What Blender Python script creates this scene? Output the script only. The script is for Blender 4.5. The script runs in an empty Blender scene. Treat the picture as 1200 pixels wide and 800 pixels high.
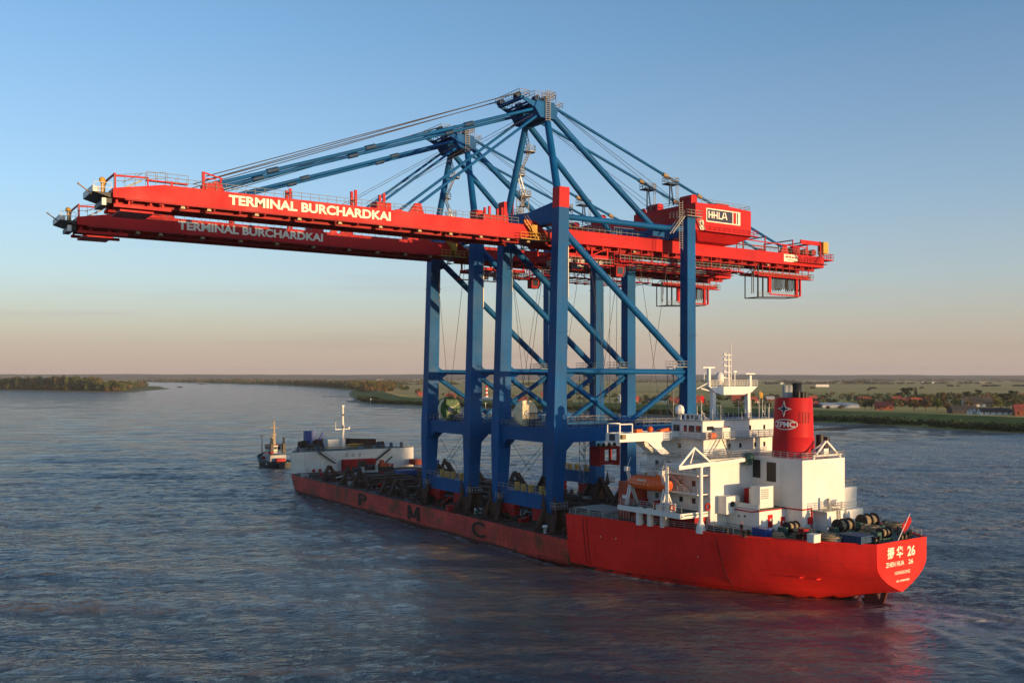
import bpy, bmesh, math, random
import numpy as np
from mathutils import Vector, Matrix

R = math.radians
rnd = random.Random(7)
sc = bpy.context.scene
col = sc.collection

# ------------------------------------------------------------------ camera
# ship frame: x to starboard, y to the bow, z up; origin under the aft port leg of the near crane
TH = R(33.973)
X0, Y0, EYE = 9.029, 184.204, 35.0
cs, sn = math.cos(TH), math.sin(TH)
cd = bpy.data.cameras.new('camera')
cam = bpy.data.objects.new('camera', cd)
col.objects.link(cam)
cam.location = (0, 0, EYE)
cam.rotation_euler = (R(90), 0, 0)
cd.sensor_width = 36.0
cd.lens = 1103.55 / 1200 * 36
cd.shift_y = 41.67 / 1200
cd.clip_start = 1.0
cd.clip_end = 60000
sc.camera = cam

# ------------------------------------------------------------------ light
ELEV = R(1.6)
sl = Vector((math.sin(R(16.0)), -math.cos(R(16.0)), 0))          # towards the sun, ship frame
sw = Vector((cs * sl.x - sn * sl.y, sn * sl.x + cs * sl.y, 0))
S = Vector((sw.x * math.cos(ELEV), sw.y * math.cos(ELEV), math.sin(ELEV)))
world = bpy.data.worlds.new('World')
sc.world = world
world.use_nodes = True
nt = world.node_tree
bg = nt.nodes['Background']
sky = nt.nodes.new('ShaderNodeTexSky')
sky.sky_type = 'NISHITA'
sky.sun_disc = False
sky.sun_elevation = R(3.0)
sky.sun_rotation = math.atan2(S.x, S.y)
sky.altitude = 30
sky.air_density = 0.72
sky.dust_density = 0.3
sky.ozone_density = 1.9
# the dusky pink band that lies low over the horizon away from the setting sun
wtc = nt.nodes.new('ShaderNodeTexCoord')
sep = nt.nodes.new('ShaderNodeSeparateXYZ')
nt.links.new(wtc.outputs['Generated'], sep.inputs[0])
rmp = nt.nodes.new('ShaderNodeValToRGB')
cr = rmp.color_ramp
for pos, v in ((0.0, 1.0), (0.035, 0.84), (0.10, 0.44), (0.18, 0.20), (0.34, 0.0)):
    e_ = cr.elements[0] if pos == 0.0 else cr.elements.new(pos)
    e_.position = pos
    e_.color = (v, v, v, 1)
cr.elements[-1].color = (0, 0, 0, 1)
nt.links.new(sep.outputs[2], rmp.inputs[0])
dotn = nt.nodes.new('ShaderNodeVectorMath'); dotn.operation = 'DOT_PRODUCT'
nt.links.new(wtc.outputs['Generated'], dotn.inputs[0])
dotn.inputs[1].default_value = (S.x, S.y, 0)
mrs = nt.nodes.new('ShaderNodeMapRange')
for i_, v_ in ((1, 0.25), (2, 0.9), (3, 1.0), (4, 0.25)):
    mrs.inputs[i_].default_value = v_
nt.links.new(dotn.outputs['Value'], mrs.inputs[0])
mlt = nt.nodes.new('ShaderNodeMath'); mlt.operation = 'MULTIPLY'
nt.links.new(rmp.outputs[0], mlt.inputs[0]); nt.links.new(mrs.outputs[0], mlt.inputs[1])
mxs = nt.nodes.new('ShaderNodeMix'); mxs.data_type = 'RGBA'
nt.links.new(mlt.outputs[0], mxs.inputs[0])
nt.links.new(sky.outputs[0], mxs.inputs[6])
mxs.inputs[7].default_value = (1.27, 0.98, 0.87, 1)
# faint wisps of dusk cloud low in the sky
cmp_ = nt.nodes.new('ShaderNodeMapping'); cmp_.inputs['Scale'].default_value = (1.6, 1.6, 30.0)
nt.links.new(wtc.outputs['Generated'], cmp_.inputs[0])
cno = nt.nodes.new('ShaderNodeTexNoise'); cno.inputs['Scale'].default_value = 2.1; cno.inputs['Detail'].default_value = 6
nt.links.new(cmp_.outputs[0], cno.inputs['Vector'])
cra = nt.nodes.new('ShaderNodeMapRange')
for i_, v_ in ((1, 0.56), (2, 0.80), (3, 0.0), (4, 0.34)):
    cra.inputs[i_].default_value = v_
nt.links.new(cno.outputs['Fac'], cra.inputs[0])
lowr = nt.nodes.new('ShaderNodeMapRange')
for i_, v_ in ((1, 0.02), (2, 0.16), (3, 1.0), (4, 0.12)):
    lowr.inputs[i_].default_value = v_
nt.links.new(sep.outputs[2], lowr.inputs[0])
cml = nt.nodes.new('ShaderNodeMath'); cml.operation = 'MULTIPLY'
nt.links.new(cra.outputs[0], cml.inputs[0]); nt.links.new(lowr.outputs[0], cml.inputs[1])
cmx = nt.nodes.new('ShaderNodeMix'); cmx.data_type = 'RGBA'
nt.links.new(cml.outputs[0], cmx.inputs[0]); nt.links.new(mxs.outputs[2], cmx.inputs[6])
cmx.inputs[7].default_value = (0.95, 0.74, 0.76, 1)
nt.links.new(cmx.outputs[2], bg.inputs[0])
bg.inputs[1].default_value = 0.15
sd = bpy.data.lights.new('sun', 'SUN')
so = bpy.data.objects.new('sun', sd)
col.objects.link(so)
so.rotation_euler = S.to_track_quat('Z', 'Y').to_euler()
so.location = (0, 0, 200)
sd.energy = 2.7
sd.angle = R(0.5)
sd.color = (0.86, 0.55, 0.27)
sc.view_settings.view_transform = 'Standard'
sc.view_settings.look = 'None'
sc.view_settings.exposure = 1.37
sc.view_settings.gamma = 1.0

# ------------------------------------------------------------------ materials
def mat(name, rgb, rough=0.5, var=0.18, scale=0.4, streak=0.0, rust=0.0, metal=0.0, rustcol=(0.09, 0.035, 0.015), dark=None, spec=0.4, rough_var=0.0, bump=0.0, seams=None):
    m = bpy.data.materials.new(name)
    m.use_nodes = True
    t = m.node_tree
    b = t.nodes['Principled BSDF']
    b.inputs['Roughness'].default_value = rough
    b.inputs['Metallic'].default_value = metal
    b.inputs['Specular IOR Level'].default_value = spec
    tc = t.nodes.new('ShaderNodeTexCoord')
    def noise(sc_, det=5.0, vec=None):
        n = t.nodes.new('ShaderNodeTexNoise')
        n.inputs['Scale'].default_value = sc_
        n.inputs['Detail'].default_value = det
        t.links.new(vec if vec else tc.outputs['Object'], n.inputs['Vector'])
        return n.outputs['Fac']
    def ramp(sock, a, bb):
        r = t.nodes.new('ShaderNodeMapRange')
        r.inputs[1].default_value = a
        r.inputs[2].default_value = bb
        t.links.new(sock, r.inputs[0])
        return r.outputs[0]
    def mix(fac, a, c2):
        mx = t.nodes.new('ShaderNodeMix')
        mx.data_type = 'RGBA'
        t.links.new(fac, mx.inputs[0])
        for s_, v in ((mx.inputs[6], a), (mx.inputs[7], c2)):
            if isinstance(v, tuple):
                s_.default_value = (*v, 1)
            else:
                t.links.new(v, s_)
        return mx.outputs[2]
    lo = dark or tuple(max(0, c * (1 - var) * (1 - var * 0.4 * (i == 0))) for i, c in enumerate(rgb))
    hi = tuple(min(1, c * (1 + var * 0.5)) for c in rgb)
    c = mix(ramp(noise(scale, 6), 0.3, 0.7), lo, hi)
    if streak > 0:
        mp = t.nodes.new('ShaderNodeMapping')
        mp.inputs['Scale'].default_value = (1.6, 1.6, 0.09)
        t.links.new(tc.outputs['Object'], mp.inputs[0])
        f = ramp(noise(0.8, 6, mp.outputs[0]), 0.48, 0.95 - 0.1 * streak)
        mu = t.nodes.new('ShaderNodeMath'); mu.operation = 'MULTIPLY'
        t.links.new(f, mu.inputs[0]); mu.inputs[1].default_value = streak
        c = mix(mu.outputs[0], c, tuple(x * 0.35 for x in rgb))
    if rust > 0:
        f = ramp(noise(0.23, 9), 0.70 - 0.22 * rust, 0.84 - 0.18 * rust)
        c = mix(f, c, rustcol)
    if seams:
        wd, ht, amt = seams
        sp_ = t.nodes.new('ShaderNodeSeparateXYZ'); t.links.new(tc.outputs['Object'], sp_.inputs[0])
        ad = t.nodes.new('ShaderNodeMath'); ad.operation = 'ADD'
        t.links.new(sp_.outputs[0], ad.inputs[0]); t.links.new(sp_.outputs[1], ad.inputs[1])
        cb = t.nodes.new('ShaderNodeCombineXYZ'); t.links.new(ad.outputs[0], cb.inputs[0]); t.links.new(sp_.outputs[2], cb.inputs[1])
        bk = t.nodes.new('ShaderNodeTexBrick')
        bk.inputs['Scale'].default_value = 1.0; bk.inputs['Brick Width'].default_value = wd; bk.inputs['Row Height'].default_value = ht
        bk.inputs['Mortar Size'].default_value = 0.07; bk.inputs['Mortar Smooth'].default_value = 0.3
        bk.inputs['Color1'].default_value = (1, 1, 1, 1); bk.inputs['Color2'].default_value = (1 - amt * 0.4,) * 3 + (1,)
        bk.inputs['Mortar'].default_value = (1 - amt * 1.3,) * 3 + (1,)
        t.links.new(cb.outputs[0], bk.inputs['Vector'])
        mm = t.nodes.new('ShaderNodeMix'); mm.data_type = 'RGBA'; mm.blend_type = 'MULTIPLY'; mm.inputs[0].default_value = 1.0
        t.links.new(c, mm.inputs[6]); t.links.new(bk.outputs['Color'], mm.inputs[7])
        c = mm.outputs[2]
        bn2 = t.nodes.new('ShaderNodeBump'); bn2.inputs['Strength'].default_value = 0.25; bn2.inputs['Distance'].default_value = 0.12
        t.links.new(noise(0.35, 3), bn2.inputs['Height']); t.links.new(bn2.outputs[0], b.inputs['Normal'])
    t.links.new(c, b.inputs['Base Color'])
    if rough_var:
        mr = t.nodes.new('ShaderNodeMapRange')
        t.links.new(noise(scale * 2, 4), mr.inputs[0])
        mr.inputs[1].default_value = 0.3; mr.inputs[2].default_value = 0.7
        mr.inputs[3].default_value = max(0.05, rough - rough_var); mr.inputs[4].default_value = min(1, rough + rough_var)
        t.links.new(mr.outputs[0], b.inputs['Roughness'])
    if bump:
        bn = t.nodes.new('ShaderNodeBump')
        bn.inputs['Strength'].default_value = 0.35
        bn.inputs['Distance'].default_value = bump
        t.links.new(noise(scale * 3, 5), bn.inputs['Height'])
        t.links.new(bn.outputs[0], b.inputs['Normal'])
    return m

M = {}
M['blue'] = mat('crane_blue_paint', (0.002, 0.094, 0.28), 0.5, 0.25, 0.15, 0.4, rough_var=0.1, spec=0.15, seams=(400, 5.5, 0.16))
M['blue_dark'] = mat('old_blue_paint', (0.012, 0.05, 0.12), 0.6, 0.3, 0.5, 0.3)
M['red'] = mat('crane_red_paint', (0.56, 0.018, 0.020), 0.5, 0.18, 0.12, 0.35, rough_var=0.1, spec=0.15, seams=(11, 40, 0.12))
M['red_dark'] = mat('crane_red_frame', (0.36, 0.012, 0.015), 0.55, 0.2, 0.5, spec=0.2)
M['hull'] = mat('fresh_hull_red', (0.95, 0.030, 0.022), 0.45, 0.16, 0.1, 0.35, rough_var=0.1, spec=0.2, seams=(9.0, 2.45, 0.14))
M['hull_old'] = mat('worn_hull_red', (0.64, 0.062, 0.045), 0.6, 0.35, 0.2, 0.7, rust=0.92, rustcol=(0.16, 0.058, 0.022), seams=(8.0, 1.7, 0.25))
M['boot'] = mat('waterline_stain', (0.10, 0.025, 0.018), 0.65, 0.4, 0.5)
M['white'] = mat('ship_white_paint', (0.78, 0.75, 0.70), 0.5, 0.08, 0.25, 0.2, rust=0.06, rustcol=(0.42, 0.30, 0.18), seams=(6.0, 2.9, 0.05))
M['white_old'] = mat('worn_white_paint', (0.68, 0.66, 0.62), 0.55, 0.12, 0.25, 0.3, rust=0.25, rustcol=(0.3, 0.2, 0.12))
M['cream'] = mat('cream_letter_paint', (0.82, 0.78, 0.62), 0.5, 0.05)
M['grey'] = mat('grey_paint', (0.35, 0.35, 0.34), 0.5, 0.15)
M['steel'] = mat('galvanised_steel', (0.42, 0.40, 0.37), 0.45, 0.2, 1.0, metal=0.3)
M['rail'] = mat('railing_steel', (0.30, 0.28, 0.25), 0.5, 0.1, 1.0)
M['black'] = mat('black_paint', (0.015, 0.015, 0.016), 0.5, 0.3)
M['black_mark'] = mat('worn_black_marking', (0.022, 0.014, 0.014), 0.7, 0.4, 0.5, rust=0.3, rustcol=(0.16, 0.03, 0.025))
M['glass'] = mat('dark_window_glass', (0.02, 0.025, 0.03), 0.08, 0.2, spec=0.6)
M['rope_dark'] = mat('steel_wire', (0.05, 0.045, 0.04), 0.6, 0.2)
M['rust'] = mat('rusty_brown_steel', (0.075, 0.033, 0.02), 0.75, 0.45, 0.6, 0.3, rust=0.4, rustcol=(0.03, 0.018, 0.012))
M['deck_brown'] = mat('worn_deck_brown', (0.11, 0.06, 0.05), 0.75, 0.35, 0.25, rust=0.5)
M['deck_green'] = mat('deck_green_paint', (0.028, 0.085, 0.07), 0.6, 0.3, 0.4, rust=0.15)
M['orange'] = mat('lifeboat_orange', (0.86, 0.12, 0.012), 0.4, 0.1, 0.6)
M['primer'] = mat('red_lead_primer', (0.50, 0.075, 0.03), 0.6, 0.25, 0.4, 0.2)
M['yellow'] = mat('safety_yellow', (0.62, 0.33, 0.04), 0.5, 0.15)
M['rope'] = mat('coiled_hawser', (0.30, 0.22, 0.14), 0.9, 0.4, 2.5, bump=0.05)
M['navy'] = mat('navy_sign_panel', (0.012, 0.014, 0.055), 0.45, 0.1)
M['green'] = mat('green_plastic_sheet', (0.02, 0.11, 0.03), 0.5, 0.3, 0.6)
M['reel'] = mat('cream_cable_reel', (0.75, 0.62, 0.42), 0.55, 0.15, 0.5)
M['lamp'] = mat('lamp_glass', (0.42, 0.30, 0.14), 0.4, 0.05)
M['container_blue'] = mat('container_blue_paint', (0.012, 0.06, 0.26), 0.5, 0.2)
M['skin'] = mat('skin_tone', (0.42, 0.24, 0.16), 0.6, 0.05)
M['overall'] = mat('dark_overall_cloth', (0.02, 0.022, 0.03), 0.9, 0.3, 3)
M['tan'] = mat('tan_paint', (0.27, 0.18, 0.09), 0.5, 0.15)

# ------------------------------------------------------------------ mesh builder (ship frame or world frame)
class MB:
    def __init__(self):
        self.v, self.f, self.s, self.mi = [], [], [], []
        self.cur = 0
    def add(self, vs, fs, smooth=False):
        o = len(self.v)
        self.v.extend([tuple(p) for p in vs])
        for f in fs:
            self.f.append([i + o for i in f]); self.s.append(smooth); self.mi.append(self.cur)
        return self
    def box(self, x0, x1, y0, y1, z0, z1):
        return self.hexa([(x0, y0, z0), (x1, y0, z0), (x1, y1, z0), (x0, y1, z0)], [(x0, y0, z1), (x1, y0, z1), (x1, y1, z1), (x0, y1, z1)])
    def hexa(self, b, t):
        return self.add(list(b) + list(t), [(3, 2, 1, 0), (4, 5, 6, 7), (0, 1, 5, 4), (1, 2, 6, 5), (2, 3, 7, 6), (3, 0, 4, 7)])
    def cbox(self, c, sx, sy, sz):
        return self.box(c[0] - sx / 2, c[0] + sx / 2, c[1] - sy / 2, c[1] + sy / 2, c[2] - sz / 2, c[2] + sz / 2)
    def beam(self, p, q, w, h, w2=None, h2=None):
        p, q = Vector(p), Vector(q)
        d = (q - p).normalized()
        up = Vector((0, 0, 1)) if abs(d.z) < 0.95 else Vector((0, 1, 0))
        a = d.cross(up).normalized(); b = a.cross(d).normalized()
        w2 = w if w2 is None else w2; h2 = h if h2 is None else h2
        B = [p + a * i * w / 2 + b * j * h / 2 for i, j in ((-1, -1), (1, -1), (1, 1), (-1, 1))]
        T = [q + a * i * w2 / 2 + b * j * h2 / 2 for i, j in ((-1, -1), (1, -1), (1, 1), (-1, 1))]
        return self.hexa(B, T)
    def tube(self, p, q, r, r2=None, n=12, caps=True):
        p, q = Vector(p), Vector(q)
        r2 = r if r2 is None else r2
        d = (q - p).normalized()
        up = Vector((0, 0, 1)) if abs(d.z) < 0.95 else Vector((0, 1, 0))
        a = d.cross(up).normalized(); b = a.cross(d).normalized()
        vs = []
        for c, rr in ((p, r), (q, r2)):
            for i in range(n):
                t = 2 * math.pi * i / n
                vs.append(c + a * math.cos(t) * rr + b * math.sin(t) * rr)
        self.add(vs, [(i, (i + 1) % n, n + (i + 1) % n, n + i) for i in range(n)], n > 5)
        if caps:
            self.add(vs[:n], [tuple(range(n))[::-1]]); self.add(vs[n:], [tuple(range(n))])
        return self
    def path(self, pts, r, n=6):
        for p, q in zip(pts[:-1], pts[1:]):
            self.tube(p, q, r, n=n, caps=True)
        return self
    def prism(self, pts, axis, a, b):
        """pts: outline in the two other axes (ordered), extruded along axis from a to b"""
        def P(u, v, w):
            return {'x': (w, u, v), 'y': (u, w, v), 'z': (u, v, w)}[axis]
        n = len(pts)
        self.add([P(u, v, a) for u, v in pts] + [P(u, v, b) for u, v in pts],
                 [tuple(range(n))[::-1], tuple(range(n, 2 * n))] + [(i, (i + 1) % n, n + (i + 1) % n, n + i) for i in range(n)])
        return self
    def lathe(self, c, prof, n=20, axis='z', sx=1, sy=1):
        vs, fs = [], []
        for r, h in prof:
            for i in range(n):
                t = 2 * math.pi * i / n
                u, v = r * math.cos(t) * sx, r * math.sin(t) * sy
                vs.append({'z': (c[0] + u, c[1] + v, c[2] + h), 'x': (c[0] + h, c[1] + u, c[2] + v), 'y': (c[0] + u, c[1] + h, c[2] + v)}[axis])
        k = len(prof)
        for j in range(k - 1):
            for i in range(n):
                fs.append((j * n + i, j * n + (i + 1) % n, (j + 1) * n + (i + 1) % n, (j + 1) * n + i))
        self.add(vs, fs, True)
        self.add(vs[:n], [tuple(range(n))[::-1]]); self.add(vs[-n:], [tuple(range(n))])
        return self
    def ball(self, c, r, n=12, sx=1, sy=1, sz=1):
        k = max(5, n // 2)
        return self.lathe(c, [(max(0.02, math.sin(math.pi * i / k)) * r, -math.cos(math.pi * i / k) * r * sz) for i in range(k + 1)], n, 'z', sx, sy)
    def torus(self, c, Rr, r, axis='x', n=20, m=8):
        vs, fs = [], []
        for i in range(n):
            t = 2 * math.pi * i / n
            for j in range(m):
                p = 2 * math.pi * j / m
                u = (Rr + r * math.cos(p)) * math.cos(t); v = (Rr + r * math.cos(p)) * math.sin(t); w = r * math.sin(p)
                vs.append({'x': (c[0] + w, c[1] + u, c[2] + v), 'y': (c[0] + u, c[1] + w, c[2] + v), 'z': (c[0] + u, c[1] + v, c[2] + w)}[axis])
                fs.append((i * m + j, ((i + 1) % n) * m + j, ((i + 1) % n) * m + (j + 1) % m, i * m + (j + 1) % m))
        return self.add(vs, fs, True)
    def rail(self, pts, h=1.1, step=2.0, r=0.035, rows=2):
        for p, q in zip(pts[:-1], pts[1:]):
            p, q = Vector(p), Vector(q)
            L = (q - p).length
            k = max(1, int(round(L / step)))
            for i in range(k + 1):
                c = p.lerp(q, i / k)
                self.tube(c, c + Vector((0, 0, h)), r, n=4, caps=False)
            for j in range(rows):
                o = Vector((0, 0, h * (j + 1) / rows))
                self.tube(p + o, q + o, r, n=4, caps=False)
        return self
    def stair(self, p, q, w=0.9, axis='x', r=0.05, rails=True):
        """an inclined ladder from p up to q: two stringers, treads, hand rails; w across the given axis"""
        p, q = Vector(p), Vector(q)
        o = Vector((w / 2, 0, 0)) if axis == 'x' else Vector((0, w / 2, 0))
        for s_ in (-1, 1):
            self.beam(p + o * s_, q + o * s_, 0.06, 0.22)
            if rails:
                up = Vector((0, 0, 1.0))
                self.tube(p + o * s_ + up, q + o * s_ + up, 0.03, n=4)
        k = max(2, int((q.z - p.z) / 0.5))
        for i in range(1, k):
            c = p.lerp(q, i / k)
            self.beam(c - o, c + o, 0.18, 0.05)
        return self
    def build(self, name, material, parent=None, recalc=True):
        off = BASE.get(parent.name, Vector((0, 0, 0))) if parent else Vector((0, 0, 0))
        me = bpy.data.meshes.new(name)
        vv = [(a - off.x, b - off.y, c - off.z) for a, b, c in self.v] if off.length > 0 else self.v
        me.from_pydata(vv, [], self.f)
        me.polygons.foreach_set('use_smooth', self.s)
        ms = material if isinstance(material, (list, tuple)) else [material]
        for m_ in ms:
            me.materials.append(m_)
        if len(ms) > 1:
            me.polygons.foreach_set('material_index', self.mi)
        if recalc:
            b = bmesh.new(); b.from_mesh(me)
            bmesh.ops.recalc_face_normals(b, faces=b.faces)
            b.to_mesh(me); b.free()
        me.update()
        o = bpy.data.objects.new(name, me)
        col.objects.link(o)
        if parent:
            o.parent = parent
            BASE[o.name] = off
        return o
BASE = {}

def w2(x, y, z=0.0):
    return Vector((X0 + cs * x - sn * y, Y0 + sn * x + cs * y, z))

def tag(o, label=None, cat=None, group=None, kind=None):
    for k, v in (('label', label), ('category', cat), ('group', group), ('kind', kind)):
        if v:
            o[k] = v
    return o

def thing(name, base, label, cat, group=None):
    """an Empty at a thing's base, given in the ship frame; its parts are built in ship coordinates"""
    o = bpy.data.objects.new(name, None)
    col.objects.link(o)
    o.empty_display_size = 1.0
    o.location = w2(*base)
    o.rotation_euler = (0, 0, TH)
    BASE[o.name] = Vector(base)
    return tag(o, label, cat, group)

def single(mb, name, material, base, label, cat, group=None, recalc=True):
    """a thing that is one mesh, built in ship coordinates, its origin at base"""
    o = mb.build(name, material, None, recalc)
    b = Vector(base)
    o.data.transform(Matrix.Translation(-b))
    o.location = w2(*base)
    o.rotation_euler = (0, 0, TH)
    return tag(o, label, cat, group)

def copy_tree(o, parent=None):
    c = o.copy()
    col.objects.link(c)
    if parent:
        c.parent = parent
    for ch in list(o.children):
        copy_tree(ch, c)
    return c

def text_geo(s, bold=0.0, depth=0.02, sx=1.0):
    cu = bpy.data.curves.new('text', 'FONT')
    cu.body = s
    cu.offset = bold
    cu.extrude = depth
    cu.resolution_u = 4
    cu.space_character = sx
    o = bpy.data.objects.new('text', cu)
    col.objects.link(o)
    dg = bpy.context.evaluated_depsgraph_get()
    dg.update()
    me = bpy.data.meshes.new_from_object(o.evaluated_get(dg))
    vs = [v.co.copy() for v in me.vertices]
    fs = [tuple(p.vertices) for p in me.polygons]
    bpy.data.objects.remove(o); bpy.data.meshes.remove(me); bpy.data.curves.remove(cu)
    return vs, fs

def text(mb, s, org, right, up, w, h, bold=0.0, depth=0.03, sx=1.0):
    """lettering fitted to a w x h rectangle whose lower left corner is org"""
    vs, fs = text_geo(s, bold, 0.02, sx)
    x0 = min(v.x for v in vs); x1 = max(v.x for v in vs); y0 = min(v.y for v in vs); y1 = max(v.y for v in vs)
    org, right, up = Vector(org), Vector(right), Vector(up)
    nrm = right.cross(up)
    mb.add([org + right * ((v.x - x0) / (x1 - x0) * w) + up * ((v.y - y0) / (y1 - y0) * h) + nrm * (depth if v.z > 0 else 0.0) for v in vs], fs)
    return mb
# ------------------------------------------------------------------ water
def water_mat():
    m = bpy.data.materials.new('river_water')
    m.use_nodes = True
    t = m.node_tree
    b = t.nodes['Principled BSDF']
    b.inputs['Roughness'].default_value = 0.09
    b.inputs['IOR'].default_value = 1.333
    tc = t.nodes.new('ShaderNodeTexCoord')
    def nz(scale, det, mp=None, rot=0):
        mpn = t.nodes.new('ShaderNodeMapping')
        mpn.inputs['Scale'].default_value = mp or (1, 1, 1)
        mpn.inputs['Rotation'].default_value = (0, 0, rot)
        t.links.new(tc.outputs['Object'], mpn.inputs[0])
        n = t.nodes.new('ShaderNodeTexNoise')
        n.inputs['Scale'].default_value = scale; n.inputs['Detail'].default_value = det
        n.inputs['Roughness'].default_value = 0.55
        t.links.new(mpn.outputs[0], n.inputs['Vector'])
        return n.outputs['Fac']
    a = nz(0.16, 4, (0.6, 1.2, 1), R(-14)); c = nz(0.75, 4, (0.55, 1.2, 1), R(12)); d = nz(2.6, 3, (0.7, 1.1, 1), R(-30))
    def mul(s, k):
        n = t.nodes.new('ShaderNodeMath'); n.operation = 'MULTIPLY'; t.links.new(s, n.inputs[0]); n.inputs[1].default_value = k; return n.outputs[0]
    def addn(p, q):
        n = t.nodes.new('ShaderNodeMath'); n.operation = 'ADD'; t.links.new(p, n.inputs[0]); t.links.new(q, n.inputs[1]); return n.outputs[0]
    e2 = nz(0.045, 5, (0.45, 1.3, 1), R(-10))
    h = addn(addn(addn(mul(a, 2.0), mul(c, 0.85)), mul(d, 0.26)), mul(e2, 3.2))
    bp = t.nodes.new('ShaderNodeBump')
    bp.inputs['Strength'].default_value = 1.0
    bp.inputs['Distance'].default_value = 1.35
    t.links.new(h, bp.inputs['Height'])
    # calmer water in the lee of the hull
    ca = t.nodes.new('ShaderNodeAttribute'); ca.attribute_name = 'calm'
    cm = t.nodes.new('ShaderNodeMapRange'); cm.inputs[3].default_value = 0.9; cm.inputs[4].default_value = 0.34
    t.links.new(ca.outputs['Fac'], cm.inputs[0]); t.links.new(cm.outputs[0], bp.inputs['Strength'])
    t.links.new(bp.outputs[0], b.inputs['Normal'])
    mx = t.nodes.new('ShaderNodeMix'); mx.data_type = 'RGBA'
    mr = t.nodes.new('ShaderNodeMapRange'); mr.inputs[1].default_value = 0.35; mr.inputs[2].default_value = 0.72
    t.links.new(nz(0.035, 7, (0.7, 1.5, 1), R(20)), mr.inputs[0])
    t.links.new(mr.outputs[0], mx.inputs[0])
    mx.inputs[6].default_value = (0.068, 0.088, 0.108, 1)
    mx.inputs[7].default_value = (0.140, 0.106, 0.076, 1)
    # silt stirred up beside the ship and foam of the wash are stored on the surface itself
    def blend(col_in, attr, rgb, scale, lo, hi):
        at = t.nodes.new('ShaderNodeAttribute'); at.attribute_name = attr
        r_ = t.nodes.new('ShaderNodeMapRange'); r_.inputs[1].default_value = lo; r_.inputs[2].default_value = hi
        t.links.new(nz(scale, 7, (0.7, 1.3, 1), R(25)), r_.inputs[0])
        k_ = t.nodes.new('ShaderNodeMath'); k_.operation = 'MULTIPLY'; k_.use_clamp = True
        t.links.new(r_.outputs[0], k_.inputs[0]); t.links.new(at.outputs['Fac'], k_.inputs[1])
        m2 = t.nodes.new('ShaderNodeMix'); m2.data_type = 'RGBA'
        t.links.new(k_.outputs[0], m2.inputs[0]); t.links.new(col_in, m2.inputs[6]); m2.inputs[7].default_value = (*rgb, 1)
        return m2.outputs[2], k_.outputs[0]
    c1, _ = blend(mx.outputs[2], 'silt', (0.27, 0.18, 0.105), 0.09, 0.44, 0.64)
    c2, fo = blend(c1, 'foam', (0.55, 0.53, 0.50), 0.9, 0.40, 0.60)
    t.links.new(c2, b.inputs['Base Color'])
    rr = t.nodes.new('ShaderNodeMapRange'); rr.inputs[3].default_value = 0.09; rr.inputs[4].default_value = 0.7
    t.links.new(fo, rr.inputs[0]); t.links.new(rr.outputs[0], b.inputs['Roughness'])
    return m
M['water'] = water_mat()

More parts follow.
